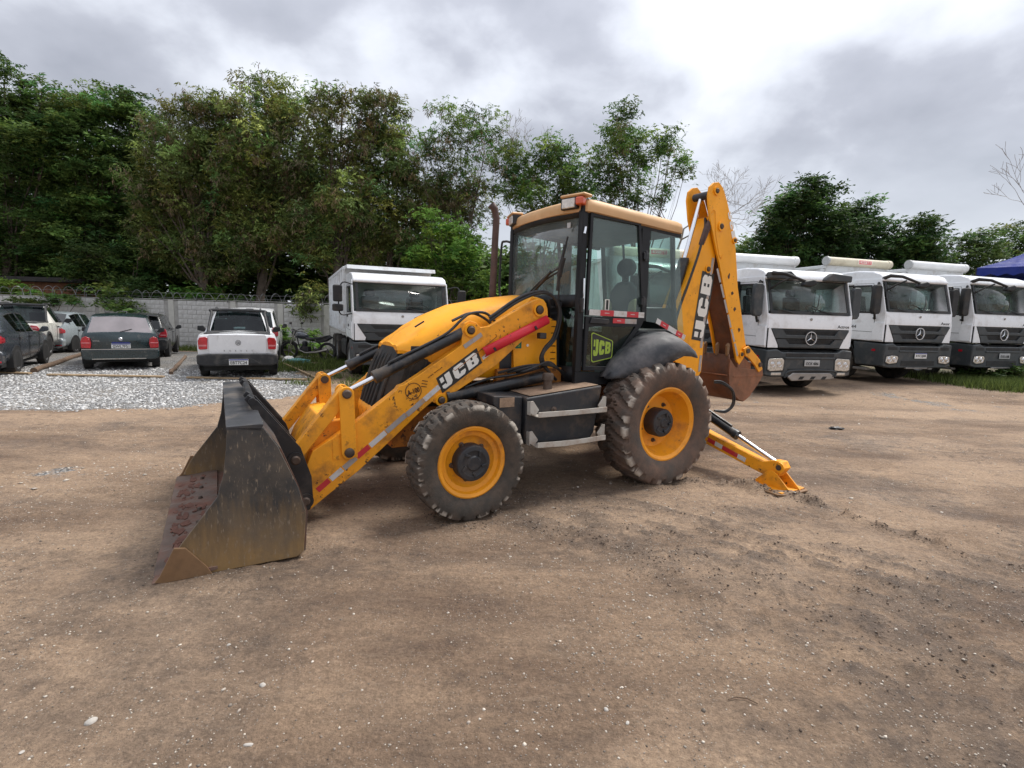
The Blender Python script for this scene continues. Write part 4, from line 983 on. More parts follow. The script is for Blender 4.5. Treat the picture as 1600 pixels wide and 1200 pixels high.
for k in range(90):
    x_ = r_.choice([r_.uniform(3.6, 4.3), r_.gauss(4.22, .05)]); x_ = min(x_, 4.3); y_ = r_.uniform(-1.12, 1.12); s_ = r_.uniform(.008, .034)
    z_ = np.interp(x_, [3.5, 3.6, 4.0, 4.12, 4.35], [.07, .024, .024, .040, .012])
    th_ = r_.uniform(0, 3); pts = [(x_ + s_ * r_.uniform(.4, 1.6) * math.cos(a + th_), y_ + s_ * 1.9 * r_.uniform(.4, 1.7) * math.sin(a + th_)) for a in [i * .7 for i in range(9)]]
    b.prism(pts, z_, z_ + r_.uniform(.002, .007), 'Z')
o = b.build('clay_crust', 'rust_red', bk, bevel=.002); o['kind'] = 'stuff'
BR = [(3.72, .94), (3.79, 1.045), (3.765, 1.075), (3.70, 1.03), (3.41, .64), (3.335, .40), (3.325, .20), (3.35, .125), (3.42, .10), (3.46, .16), (3.46, .33), (3.52, .50), (3.62, .78)]
for s in (1, -1):
    for y0, y1 in ((.595, .62), (.38, .405)):
        b = B(); b.prism(BR, s * y0, s * y1); b.build('hinge_plate', 'black', bk, bevel=.004)
    for x_, z_ in ((3.45, .545), (3.385, .20)):
        b = B(); pinb(b, x_, z_, s * .37, s * .645, .036); b.build('hinge_pin', 'pin', bk)
        b = B(); b.lathe([(.037, s * .62), (.062, s * .62), (.062, s * .632), (.037, s * .632)], (x_, 0, z_), 'Y', 20); b.build('hinge_collar', 'black', bk)
b = B(); b.tube([(3.74, -.66, 1.03), (3.74, .66, 1.03)], .026, 12); b.build('hinge_bar', 'black', bk)
b = B(); b.prism([(3.70, .93), (3.73, .99), (3.46, .62), (3.47, .58)], -.59, .59); b.build('back_stiffener', 'black', bk, bevel=.004)

# ---- cab
cab = bpy.data.objects.new('cab', None); link(cab, BL); cab.empty_display_size = .1
YC = .72
fr_ = B()
# pillars: front corner, centre (door hinge side), rear, sills, rails (both sides)
bl = []
for s in (1, -1):
    b = B()
    b.prism([(.845, 1.17), (.77, 1.17), (.765, 2.74), (.835, 2.74)], s * (YC - .07), s * YC)
    b.build('front_pillar', 'black_plastic', cab, bevel=.012)
    b = B(); b.prism([(-.075, 1.70), (.04, 1.70), (.06, 2.69), (-.06, 2.69)], s * (YC - .05), s * (YC - .002)); b.build('centre_pillar', 'black_plastic', cab, bevel=.008)
    b = B(); b.prism([(.845, 1.05), (.845, 1.175), (.42, 1.165), (.02, 1.60), (-.22, 1.60), (-.69, 1.46), (-.69, 1.36), (-.2, 1.45), (.0, 1.42), (.33, 1.10), (.38, 1.03)], s * (YC - .06), s * (YC - .004)); b.build('cab_sill', 'black_plastic', cab, bevel=.008)
    b = B(); b.prism([(.83, 2.70), (.83, 2.80), (-.52, 2.70), (-.52, 2.62)], s * (YC - .06), s * (YC - .004)); b.build('roof_rail', 'black_plastic', cab, bevel=.006)
    b = B(); b.tube([(-.505, s * .60, 2.66), (-.60, s * .60, 1.85), (-.66, s * .62, 1.45)], .028, 8); b.build('rear_pillar', 'black_plastic', cab)
# door on each side: frame ring, window, lower window, waist rail
def ring(poly_o, poly_i, y0, y1, name, m_, parent, bev=.004):
    b = B(); n = len(poly_o)
    vs = [(p[0], y0, p[1]) for p in poly_o] + [(p[0], y0, p[1]) for p in poly_i] + [(p[0], y1, p[1]) for p in poly_o] + [(p[0], y1, p[1]) for p in poly_i]
    fs = []
    for i in range(n):
        j = (i + 1) % n
        fs += [(i, j, n + j, n + i), (2 * n + i, 3 * n + i, 3 * n + j, 2 * n + j), (i, 2 * n + i, 2 * n + j, j), (n + i, n + j, 3 * n + j, 3 * n + i)]
    b.add(vs, fs); return b.build(name, m_, parent, bevel=bev)
for s in (1, -1):
    door = bpy.data.objects.new('door', None); link(door, cab); door.empty_display_size = .05
    y0, y1 = s * (YC - .012), s * (YC + .022)
    ring([(.762, 1.74), (.755, 2.735), (.105, 2.715), (-.03, 1.74)], [(.732, 1.795), (.722, 2.695), (.135, 2.675), (.015, 1.79)], y0, y1, 'upper_frame', 'black_plastic', door)
    ring([(.765, 1.19), (.762, 1.735), (-.03, 1.735), (.01, 1.66), (.425, 1.18)], [(.735, 1.235), (.718, 1.625), (.63, 1.632), (.095, 1.64), (.425, 1.225)], y0, y1, 'lower_frame', 'black_plastic', door)
    b = B(); b.prism([(.732, 1.795), (.722, 2.695), (.135, 2.675), (.015, 1.79)], s * YC, s * (YC + .005)); b.build('door_glass', 'cab_glass', door)
    b = B(); b.prism([(.735, 1.235), (.718, 1.625), (.095, 1.64), (.425, 1.225)], s * YC, s * (YC + .005)); b.build('lower_door_glass', 'dark_pane', door)
    b = B(); b.prism([(.72, 1.665), (.50, 1.66), (.47, 1.68), (.48, 1.71), (.70, 1.722)], s * (YC + .022), s * (YC + .042)); b.build('door_handle', 'black', door, bevel=.006)
    for z_ in (2.34, 1.87):
        b = B(); b.span((-.02, s * (YC + .0), z_), (.05, s * (YC + .04), z_ + .07)); b.tube([(.02, s * (YC + .03), z_ - .02), (.02, s * (YC + .03), z_ + .09)], .016, 8); b.build('door_hinge', 'black', door, bevel=.006)
    b = B(); b.prism([(-.075, 1.70), (-.07, 2.68), (-.49, 2.63), (-.60, 1.9), (-.675, 1.53), (-.20, 1.69)], s * (YC - .012), s * (YC - .006)); b.build('rear_side_glass', 'cab_glass', cab)
# front screen: bowed
def bow(y): return .80 + .10 * (1 - (y / YC) ** 2)
rows = [[(bow(y) - (2.72 - z) * -.02, y, z) for y in np.linspace(-.66, .66, 13)] for z in (1.93, 2.32, 2.71)]
b = B(); b.grid(rows); b.build('windscreen', 'screen_glass', cab, smooth=60, solid=.005)
def bowbar(z0, z1, m_, name, e=.012, y0=-.70, y1=.70):
    b = B(); rows = [[(bow(y) + e, y, z) for y in np.linspace(y0, y1, 13)] for z in (z0, z1)]
    b.grid(rows); return b.build(name, m_, cab, smooth=60, solid=.05)
bowbar(2.69, 2.80, 'black_plastic', 'screen_header')
bowbar(1.82, 1.945, 'black_plastic', 'screen_sill', .016)
for s in (1, -1):
    b = B(); b.tube([(bow(.67) + .01, s * .665, 1.88), (bow(.67) + .005, s * .665, 2.75)], .022, 8); b.build('screen_edge_trim', 'black_plastic', cab)
    b = B(); b.grid([[(bow(y) + .0, s * y, z) for y in (.42, .56, .67)] for z in (1.20, 1.52, 1.83)]); b.build('lower_front_glass', 'dark_pane', cab, smooth=60, solid=.005)
    b = B(); b.grid([[(bow(y) + .012, s * y, z) for y in (.40, .56, .71)] for z in (1.06, 1.22)]); b.build('lower_front_sill', 'black_plastic', cab, smooth=60, solid=.04)
    b = B(); b.span((.93, s * .415, 1.17), (1.0, s * .46, 1.90)); b.prism([(1.0, 1.9), (.88, 1.9), (.86, 1.17), (.93, 1.15), (.93, 1.3), (1.0, 1.4)], s * .40, s * .46); b.build('duct_panel', 'black_plastic', cab, bevel=.01)
    for k in range(9):
        b = B(); b.span((.925, s * .46, 1.28 + k * .066), (.995, s * .475, 1.30 + k * .066)); b.build('duct_rib', 'black_plastic', cab, bevel=.004)
flat([[(0, 0), (.05, 0), (.05, .05), (0, .05)]], frame((bow(.52) + .018, .56, 2.60), (.12, -1, 0), (0, 0, 1)), 'window_sticker', 'plate_grey', cab)
# rear screen
b = B(); b.quad((-.50, -.60, 2.64), (-.50, .60, 2.64), (-.60, .60, 1.9), (-.60, -.60, 1.9)); b.build('rear_screen', 'cab_glass', cab, solid=.005)
ring_r = B(); ring_r.span((-.60, -.62, 1.42), (-.63, .62, 1.86)); ring_r.build('rear_lower_panel', 'black_plastic', cab)
for s_ in (-.2, .2):
    b = B(); b.tube([(-.50, s_, 2.64), (-.605, s_, 1.88)], .016, 6); b.build('rear_screen_bar', 'black_plastic', cab)
# roof
ro = [(-.57, .66), (-.50, .74), (.70, .765), (.80, .74), (.89, .50), (.915, .2), (.915, -.2), (.89, -.50), (.80, -.74), (.70, -.765), (-.50, -.74), (-.57, -.66)]
def zr(x): return 2.70 + (x + .57) / 1.48 * .085
b = B(); levels = [(.95, -.012), (1.0, 0.0), (1.005, .05), (.99, .095), (.94, .122), (.80, .138), (.4, .155)]
rows = []
for k_, dz_ in levels:
    rows.append([((x - .15) * k_ + .15, y * k_, zr(x) + dz_ * 1.0 - .04) for x, y in ro + ro[:1]])
b.grid(rows); n = len(ro)
b.add([((x - .15) * .4 + .15, y * .4, zr(x) + .155 - .04) for x, y in ro], [tuple(range(n))])
b.build('cab_roof', 'tan', cab, smooth=45)
b = B(); b.add([((x - .15) * .95 + .15, y * .95, zr(x) - .045) for x, y in ro], [tuple(range(n))]); b.build('headliner', 'lining', cab, solid=.01)
# roof lamps
for s in (1, -1):
    b = B(); b.box((.86, s * .555, 2.825), (.10, .20, .115), ('Z', s * .28)); b.build('lamp_housing', 'black', cab, bevel=.012)
    b = B(); b.box((.909, s * .569, 2.823), (.02, .16, .092), ('Z', s * .28)); b.build('work_lamp', 'worklight', cab, bevel=.012)
    b = B(); b.box((.855, s * .70, 2.83), (.09, .085, .075), ('Z', s * .5)); b.build('indicator_lamp', 'orange_lens', cab, bevel=.016)
    b = B(); b.box((.84, s * .60, 2.893), (.14, .30, .03), ('Z', s * .30)); b.build('lamp_cowl', 'tan', cab, bevel=.02)
# tape and marks on the near door
def side_tape(x0, z0, x1, z1, h, parts_, parent=cab, y=YC + .0235):
    L_ = math.hypot(x1 - x0, z1 - z0); d_ = Vector((x1 - x0, 0, z1 - z0)) / L_; u_ = Vector((-d_.z, 0, d_.x)); u_ = -u_ if u_.z < 0 else u_
    t_ = 0
    for f_, m_ in parts_:
        p_ = Vector((x0, y, z0)) + d_ * L_ * t_
        flat([[(0, 0), (L_ * f_, 0), (L_ * f_, h), (0, h)]], frame(p_, d_, u_), 'tape_strip', m_, parent)
        if m_ == 'red_tape':
            flat([[(0, 0), (L_ * f_ * .35, 0), (L_ * f_ * .35, .006), (0, .006)]], frame(p_ + d_ * L_ * f_ * .32 + u_ * h * .45 + Vector((0, .0016, 0)), d_, u_), 'tape_print', 'white_tape', parent, .0008)
        t_ += f_
side_tape(.725, 1.745, -.012, 1.735, .058, [(.19, 'white_tape'), (.24, 'red_tape'), (.24, 'white_tape'), (.22, 'red_tape'), (.11, 'white_tape')])
side_tape(.415, 1.672, .09, 1.668, .05, [(.5, 'red_tape'), (.5, 'grey_tape')])
side_tape(-.215, 1.685, -.675, 1.50, .058, [(.14, 'white_tape'), (.26, 'red_tape'), (.28, 'white_tape'), (.22, 'red_tape'), (.10, 'white_tape')], y=YC - .004)
f1 = frame((.488, YC + .0235, 1.855), (-1, 0, 0), (0, 0, 1))
flat([[(-.028, -.055), (.028, -.055), (.028, .055), (-.028, .055)]], frame((.488, YC + .006, 1.855), (-1, 0, 0), (0, 0, 1)), 'number_card', 'decal_white', cab)
text('1', frame((.488, YC + .008, 1.855), (-1, 0, 0), (0, 0, 1)), .095, 'number_digit', 'ink', cab, width=.028, bold=.03)
# JCB badge on the lower pane
fb = frame((.655, YC + .006, 1.36), (-1, 0, -.02), (0, 0, 1))
def badge(sc, m_, dz_):
    q = [(0, -.075), (.02, -.09), (.255, -.045), (.27, -.03), (.27, .125), (.255, .14), (.0, .215), (-.02, .20)]
    cx_, cy_ = .125, .06
    flat([[((x - cx_) * sc + cx_, (y - cy_) * sc + cy_) for x, y in q]], fb @ Matrix.Translation((0, 0, dz_)), 'badge_plate', m_, cab, .001)
badge(1.0, 'decal_green', 0); badge(.93, 'decal_black', .0012)
ff = fb @ Matrix.Translation((.008, .0, .0024))
for sh, x0, sc_, yo in ((JL, .005, .135, -.030), (CL, .0, .135, -.030), (BLt, -.003, .135, -.030)):
    def tr2(p):
        x = p[0] * .083; hgt = .195 - x * .32
        return (x + x0, .062 + (p[1] - .5) * hgt)
    flat([[tr2(p) for p in poly] for poly in sh], ff, 'badge_letter', 'decal_green', cab, .001)
    if sh is BLt: flat([[tr2(p) for p in poly] for poly in BH], ff @ Matrix.Translation((0, 0, .001)), 'badge_counter', 'decal_black', cab, .001)
# wipers, grab rails, mirror arm
b = B(); b.tube([(.93, .50, 1.84), (.955, .53, 2.15), (.935, .62, 2.50)], .010, 6); b.build('wiper_arm', 'black', cab)
b = B(); b.tube([(.95, .50, 1.98), (.965, .55, 2.2), (.945, .60, 2.42)], .017, 6); b.tube([(.96, .54, 2.12), (.965, .565, 2.2), (.955, .59, 2.3)], .028, 6); b.build('wiper_blade', 'black', cab)
for dz_ in (0, -.035):
    b = B(); b.tube([(.955, .50, 2.20 + dz_), (.98, .30, 2.12 + dz_), (.985, .05, 1.99 + dz_), (.98, -.02, 1.95 + dz_)], .009, 6); b.build('wiper_arm', 'black', cab)
b = B(); b.tube([(.985, .42, 2.17), (.99, .15, 2.0), (.99, .0, 1.93)], .014, 6); b.build('wiper_blade', 'black', cab)
b = B(); b.box((.93, .50, 1.845), (.05, .07, .05)); b.build('wiper_motor', 'black', cab, bevel=.01)
b = B(); b.tube([(.80, -.73, 2.60), (.84, -.83, 2.62), (.87, -.86, 2.55), (.88, -.86, 2.0), (.84, -.76, 1.9)], .014, 8); b.build('grab_rail', 'black', cab)
b = B(); b.tube([(.80, .735, 2.60), (.83, .76, 2.58), (.845, .765, 2.52)], .012, 6); b.build('rain_pipe', 'chrome', cab)
b = B(); b.tube([(.80, .748, 1.80), (.806, .748, 2.1)], .009, 6); b.build('gas_strut', 'chrome', cab)
b = B(); b.box((.82, .74, 1.84), (.03, .04, .14)); b.build('door_catch', 'black', cab, bevel=.006)
# interior
b = B(); b.span((-.58, -.66, 1.08), (.78, .66, 1.14)); b.build('cab_floor', 'lining', cab)
b = B(); b.prism([(.80, 1.14), (.80, 1.90), (.62, 1.86), (.52, 1.55), (.55, 1.14)], -.30, .16); b.build('dashboard', 'black_plastic', cab, bevel=.03)
b = B(); b.lathe([(.155, 0), (.175, .015), (.155, .03), (.148, .015), (.155, 0)], (0, 0, 0), 'Z', 24); b.tube([(-.16, 0, .01), (.16, 0, .01)], .012, 6); b.tube([(0, 0, .01), (0, -.16, .01)], .012, 6)
o = b.build('steering_wheel', 'black', cab, smooth=60); o.location = (.46, -.05, 1.80); o.rotation_euler = (0, R(-35), 0)
b = B(); b.span((-.55, .40, 1.14), (.05, .64, 1.62)); b.build('side_console', 'black_plastic', cab, bevel=.03)
seat = bpy.data.objects.new('seat', None); link(seat, cab); seat.location = (-.22, .02, 0); seat.rotation_euler = (0, 0, R(8))
b = B(); b.span((-.25, -.25, 1.38), (.25, .25, 1.52)); b.span((-.2, -.2, 1.14), (.2, .2, 1.40)); b.build('seat_cushion', 'seat_grey', seat, bevel=.05, bseg=3)
b = B(); b.prism([(-.24, 1.50), (.24, 1.50), (.245, 1.85), (.20, 2.06), (.11, 2.17), (-.11, 2.17), (-.20, 2.06), (-.245, 1.85)], -.25, -.12, 'X')
o = b.build('seat_backrest', 'seat_grey', seat, bevel=.05, bseg=3)
for s in (1, -1):
    b = B(); b.prism([(s * .10, 1.50), (s * .255, 1.50), (s * .262, 1.85), (s * .245, 1.97), (s * .15, 1.92)], -.17, -.06, 'X'); b.build('seat_bolster', 'seat_tan', seat, bevel=.03, bseg=3)
b = B(); b.prism([(.13 * math.cos(a) ** 1 if True else 0, 2.335 + .115 * math.sin(a)) for a in [i * math.pi / 8 for i in range(16)]], -.24, -.13, 'X'); b.build('headrest', 'seat_grey', seat, bevel=.04, bseg=3)
for s in (1, -1):
    b = B(); b.tube([(-.18, s * .06, 2.10), (-.18, s * .06, 2.26)], .010, 6); b.build('headrest_post', 'chrome', seat)
b = B(); b.prism([(-.17, 1.95), (.17, 1.95), (.15, 2.25), (-.15, 2.25)], -.50, -.44, 'X'); b.build('rear_console_pod', 'black_plastic', cab, bevel=.03)

# exhaust
b = B(); b.tube([(1.20, -.45, 1.80), (1.19, -.45, 2.0), (1.175, -.45, 2.55), (1.165, -.45, 2.80), (1.19, -.45, 2.90), (1.235, -.45, 2.945)], [.050, .040, .038, .038, .040, .042], 16, caps=False); b.build('exhaust_pipe', 'exhaust', BL, smooth=60, solid=.006)
b = B(); b.tube([(1.20, -.45, 1.8), (1.198, -.45, 1.92)], .065, 16); b.build('exhaust_collar', 'exhaust', BL)

# fenders
for s in (1, -1):
    st = [(.53, 1.12, 1.115, .85, 1.11), (.47, 1.215, 1.20, .89, 1.118), (.40, 1.30, 1.27, .925, 1.125), (.30, 1.39, 1.35, .97, 1.14), (.14, 1.50, 1.44, 1.05, 1.18), (0, 1.56, 1.50, 1.10, 1.25), (-.10, 1.582, 1.53, 1.125, 1.31), (-.22, 1.59, 1.53, 1.135, 1.355), (-.34, 1.555, 1.475, 1.135, 1.35), (-.42, 1.515, 1.42, 1.125, 1.335), (-.47, 1.46, 1.37, 1.10, 1.33)]
    rows = []
    for x, zc_, zo, yo, zl in st:
        rows.append([(x, s * y, z) for y, z in ((.70, zc_), (.70 + (yo - .70) * .35, zc_ + .008), (.70 + (yo - .70) * .62, (zc_ + zo) / 2 + .012), (yo - .06, zo), (yo - .015, zo - (zo - zl) * .25), (yo, zo - (zo - zl) * .6), (yo + .004, zl))])
    b = B(); b.grid(rows); b.build('fender', 'fender', BL, smooth=60, solid=.012)
# tool box, tank, steps
b = B(); b.prism([(.68, 1.065), (1.555, .985), (1.555, .555), (.80, .54), (.76, .60)], .50, .95); b.build('fuel_tank', 'tank', BL, bevel=.02)
b = B(); b.prism([(1.56, .99), (1.86, 1.01), (1.86, .93), (1.70, .80), (1.66, .62), (1.56, .60)], .52, .90); b.build('battery_box', 'tank', BL, bevel=.01)
flat([[(0, 0), (.15, 0), (.15, .085), (0, .085)]], frame((1.80, .903, .905), (-1, 0, 0), (0, 0, 1)), 'muddy_plate', 'dirt_plate', BL, .004)
b = B(); b.grid([[(x, y, 1.068 + (x - .68) * -.0915 + .004) for y in (.52, .93)] for x in (.72, 1.5)]); b.build('tank_top_dirt', 'dirt_plate', BL, solid=.003)
b = B(); b.lathe([(.045, .0), (.042, .10), (.055, .10), (.055, .15), (.046, .165), (0, .165)], (1.20, .76, 1.015), 'Z', 16); b.build('filler_cap', 'pin', BL)
b = B(); b.lathe([(0, .03), (.014, .03), (.016, .012), (.03, .008), (.03, 0)], (1.25, .95, .86), 'Y', 12); b.build('drain_plug', 'pin', BL)
for z, bent in ((.835, 0), (.560, 1)):
    b = B()
    b.prism([(1.50, z - .01), (1.50, z + .038), (1.1, z + .034 - .01 * bent), (.72, z + .04), (.72, z - .008), (1.2, z - .012 - .012 * bent)], 1.075, 1.085)
    b.grid([[(1.50, .96, z + .01), (1.50, 1.08, z - .01 - .02 * bent)], [(1.25, .96, z + .008), (1.25, 1.08, z - .01 + .012 * bent)], [(.72, .96, z + .012), (.72, 1.08, z + .0)]]) if False else None
    b.build('step_edge', 'step', BL, bevel=.003)
    b = B(); b.span((.72, .955, z - .012), (1.50, 1.078, z - .004)); b.build('step_tread', 'step', BL)
    for x_ in (1.50, .72):
        sgn = 1 if x_ > 1 else -1
        b = B(); b.prism([(x_ - sgn * .01, z - .012), (x_ + sgn * .045, z + .02), (x_ + sgn * .045, z + .125), (x_ + sgn * .015, z + .13), (x_ - sgn * .05, z + .045)], 1.0, 1.012); b.prism([(.955, z + .12), (1.01, z + .125), (1.01, z + .0), (.955, z + .0)], x_ + sgn * .037, x_ + sgn * .045, 'X'); b.build('step_ear', 'step', BL, bevel=.003)

# ---- rear frame and backhoe
b = B(); b.span((-1.02, -.66, .50), (-1.14, .40, 1.08)); b.span((-1.02, -.98, .30), (-1.16, -.55, 1.02)); b.span((-1.0, .42, .28), (-1.14, .70, .56)); b.build('rear_frame', 'yellow_worn', BL, bevel=.01)
b = B(); b.prism([(-1.14, .50), (-1.42, .56), (-1.45, 1.08), (-1.14, 1.10)], -.18, .20); b.tube([(-1.30, 0, .48), (-1.30, 0, 1.14)], .10, 16); b.build('kingpost', 'yellow_worn', BL, bevel=.015)
BOOM = [(-1.28, .98), (-1.16, 1.25), (-1.10, 1.55), (-1.11, 1.76), (-1.23, 2.06), (-1.44, 2.52), (-1.63, 2.98), (-1.70, 3.08), (-1.78, 3.07), (-1.83, 3.0), (-1.83, 2.80), (-1.79, 2.55), (-1.70, 1.57), (-1.69, 1.05), (-1.62, .95), (-1.42, .90)]
boom = bpy.data.objects.new('boom', None); link(boom, BL)
b = B(); b.prism(BOOM, -.125, .145); b.build('boom_body', 'yellow', boom, bevel=.008)
lf = frame((-1.535, .147, 1.555), (-.105, 0, .80), (.80, 0, .105))
lf = frame((-1.60, .147, 1.555), (-.105, 0, .80), (.99, 0, .13))
# lettering climbs the boom: right = up the boom, letters' tops toward the cab
def boomlogo():
    d_ = Vector((-.10, 0, .80)).normalized(); u_ = Vector((.992, 0, .124))
    # seen from the near side the text reads bottom to top, tops to the left
    fr2 = frame((-1.672, .147, 1.485), d_, u_)
    L_, H_ = .84, .20
    def tr(p): return (p[0] * L_ / 2.86, p[1] * H_)
    flat([[tr(p) for p in [(-.10, -.10), (2.96, -.10), (2.96, 1.10), (-.10, 1.10)]]], fr2, 'logo_panel', 'decal_black', boom, .0015)
    for sh in (JL, CL, BLt): flat([[tr(p) for p in poly] for poly in sh], fr2 @ Matrix.Translation((0, 0, .0015)), 'letter', 'decal_white', boom, .0015)
    flat([[tr(p) for p in poly] for poly in BH], fr2 @ Matrix.Translation((0, 0, .003)), 'letter_counter', 'decal_black', boom, .0015)
boomlogo()
for k in range(5):
    z0 = 1.05 + k * .32
    x0 = -1.665 - max(0, (z0 - 1.5)) * .095
    flat([[(0, 0), (.22, 0), (.22, .045), (0, .045)]], frame((x0 - .005, .1475, z0), (-.04 - .07 * (z0 > 1.4), 0, 1), (1, 0, .1)), 'tape_strip', 'grey_tape', boom)
b = B(); pinb(b, -1.665, 2.40, .14, .175, .032); b.build('boom_pin', 'pin', boom)
b = B(); b.lathe([(.034, .145), (.052, .145), (.052, .157), (.034, .157)], (-1.665, 0, 2.40), 'Y', 18); b.build('pin_boss', 'yellow', boom)
# boom ram in front of the boom
br0 = bpy.data.objects.new('boom_ram', None); link(br0, BL)
t0_ = Vector((-1.60, .01, 3.33)); t1_ = Vector((-1.36, .01, 2.50)); t2_ = Vector((-1.10, .01, 1.25)); t2_ = t1_ + (t1_ - t0_) * 1.30
b = B(); b.tube([t0_, t1_ + (t2_ - t1_) * .1], .028, 14); b.build('ram_rod', 'chrome', br0)
b = B(); b.tube([t1_ + Vector((0, 0, .03)), t1_, t2_], [.060, .068, .066], 18); b.build('ram_barrel', 'ram', br0)
b = B(); b.tube([t0_ + Vector((0, -.11, 0)), t0_ + Vector((0, .13, 0))], .05, 14); b.build('rod_eye', 'hub', br0)
for k in range(3):
    b = B(); b.tube([(-1.12 - .03 * k, .15 - .02 * k, 1.3), (-1.13 - .02 * k, .165 - .02 * k, 1.75), (-1.30 - .02 * k, .16 - .02 * k, 2.18), (-1.47 - .03 * k, .15 - .03 * k, 2.60), (-1.58 - .03 * k, .12, 2.9), (-1.62, .08, 3.05)], .016, 7); b.build('boom_hose', 'hose', br0)
for k in range(2):
    b = B(); b.tube([(-1.50 - .04 * k, .13, 2.70), (-1.55 - .04 * k, .16, 2.90), (-1.66 - .03 * k, .15, 3.08)], [.02, .03, .02], 8); b.build('hose_sleeve', 'exhaust', br0)
# dipper
dp = bpy.data.objects.new('dipper', None); link(dp, BL)
DIP = [(-1.515, 3.30), (-1.53, 3.41), (-1.60, 3.47), (-1.69, 3.49), (-1.78, 3.43), (-1.87, 3.29), (-1.95, 3.13), (-2.06, 2.88), (-2.13, 2.66), (-2.175, 2.46), (-2.23, 2.2), (-2.50, 1.43), (-2.55, 1.33), (-2.48, 1.22), (-2.40, 1.13), (-2.33, 1.20), (-2.19, 1.58), (-1.83, 2.46), (-1.68, 2.78), (-1.57, 3.05)]
for y0, y1 in ((.165, .195), (-.175, -.145)):
    b = B(); b.prism(DIP, y0, y1); b.build('dipper_plate', 'yellow', dp, bevel=.005)
b = B(); b.prism([(-1.72, 2.82), (-1.83, 3.05), (-1.92, 3.10), (-2.03, 2.86), (-2.15, 2.46), (-2.21, 2.2), (-2.48, 1.43), (-2.44, 1.25), (-2.36, 1.22), (-2.22, 1.60), (-1.86, 2.46)], -.144, .164); b.build('dipper_box', 'rust_dark', dp, bevel=.004)
b = B(); b.prism([(-1.80, 3.42), (-1.93, 3.18), (-1.95, 3.14), (-1.82, 3.40)], -.144, .164); b.build('dipper_back_plate', 'yellow_dirty', dp)
for x_, z_, r1 in ((-1.655, 3.375, .040), (-1.79, 2.95, .044), (-2.075, 2.80, .03), (-2.42, 1.28, .035)):
    b = B(); pinb(b, x_, z_, .19, .225, r1 * .8); b.build('dipper_pin', 'pin', dp)
    b = B(); b.lathe([(r1 * .85, .195), (r1 * 1.35, .195), (r1 * 1.35, .212), (r1 * .85, .212)], (x_, 0, z_), 'Y', 18); b.build('pin_boss', 'yellow', dp)
b = B(); b.tube([(-1.60, .197, 3.10), (-1.63, .197, 3.14), (-1.66, .197, 3.12), (-1.70, .197, 2.85), (-1.80, .197, 2.58), (-1.84, .197, 2.54), (-1.87, .197, 2.60)], .005, 5); b.build('weld_seam', 'yellow_worn', dp)
fr3 = frame((-1.905, .1975, 3.12), (-.36, 0, -.86), (-.86, 0, .36) if False else (.92, 0, -.38))
d3 = Vector((-.165, 0, -.40)).normalized(); u3 = Vector((.92, 0, -.38))
fr3 = frame((-2.02, .1975, 2.70), -d3, u3)
def tr3(p): return (p[0] * .37 / 2.86, p[1] * .075)
for sh in (JL, CL, BLt): flat([[tr3(p) for p in poly] for poly in sh], frame((-1.895, .1975, 3.14), d3, Vector((-.92, 0, .38))), 'letter', 'decal_white', dp, .0015)
for k in range(6):
    q = k / 6
    p_ = Vector((-1.80 - .62 * q * .93, .1965, 2.42 - 1.18 * q))
    flat([[(0, 0), (.19, 0), (.19, .034), (0, .034)]], frame(p_ + Vector((-.0, 0, 0)), (-.40, 0, -.84) if q > .3 else (-.40, 0, -.84), (.9, 0, -.43)), 'tape_strip', 'grey_tape', dp)
for (x_, z_) in ((-2.03, 2.33), (-2.12, 2.11), (-2.20, 1.90), (-2.33, 1.62)):
    b = B(); r_ = random.Random(int(x_ * -100)); b.prism([(x_ + r_.uniform(.012, .034) * math.cos(a), z_ + r_.uniform(.018, .044) * math.sin(a)) for a in [i * .8 for i in range(8)]], .1955, .1975); b.build('scraped_spot', 'decal_dark', dp)
# crowd ram lies along the dipper's back
b = B(); b.tube([(-1.90, .01, 3.12), (-2.10, .01, 2.70)], .025, 10); b.tube([(-2.10, .01, 2.72), (-2.47, .01, 1.72)], .055, 14); b.build('bucket_ram', 'ram', dp)
# digging bucket
db = bpy.data.objects.new('digging_bucket', None); link(db, BL)
SB = [(-2.17, 1.22), (-2.30, 1.10), (-2.60, 1.07), (-2.91, 1.05), (-2.93, .97), (-2.82, .83), (-2.66, .67), (-2.55, .61), (-2.44, .63), (-2.30, .72), (-2.19, .88), (-2.17, 1.05)]
for y0, y1 in ((.195, .215), (-.335, -.315)):
    b = B(); b.prism(SB, y0, y1); b.build('bucket_cheek', 'rust_bucket', db, bevel=.004)
b = B(); b.prism([(-2.90, .965), (-2.905, .985), (-2.26, .985), (-2.26, .965)], .215, .222); b.build('cheek_bar', 'rust_bucket', db)
sh_o = [(-2.165, 1.28), (-2.165, 1.05), (-2.18, .88), (-2.29, .715), (-2.43, .62), (-2.55, .60), (-2.67, .66), (-2.83, .82), (-2.94, .97)]
rows = [[(x, y, z) for y in (-.315, .195)] for x, z in sh_o]
b = B(); b.grid(rows); b.build('bucket_shell', 'rust_dark', db, smooth=40, solid=.018)
b = B(); b.span((-2.15, -.315, .985), (-2.165, .195, 1.0)); b.build('shell_strip', 'rust_bucket', db)
for y in (-.24, -.03, .14):
    b = B(); b.prism([(-2.155, 1.26), (-2.14, 1.40), (-2.175, 1.44), (-2.20, 1.40), (-2.19, 1.24)], y, y + .035); b.build('bucket_tooth', 'worn_steel', db, bevel=.006)
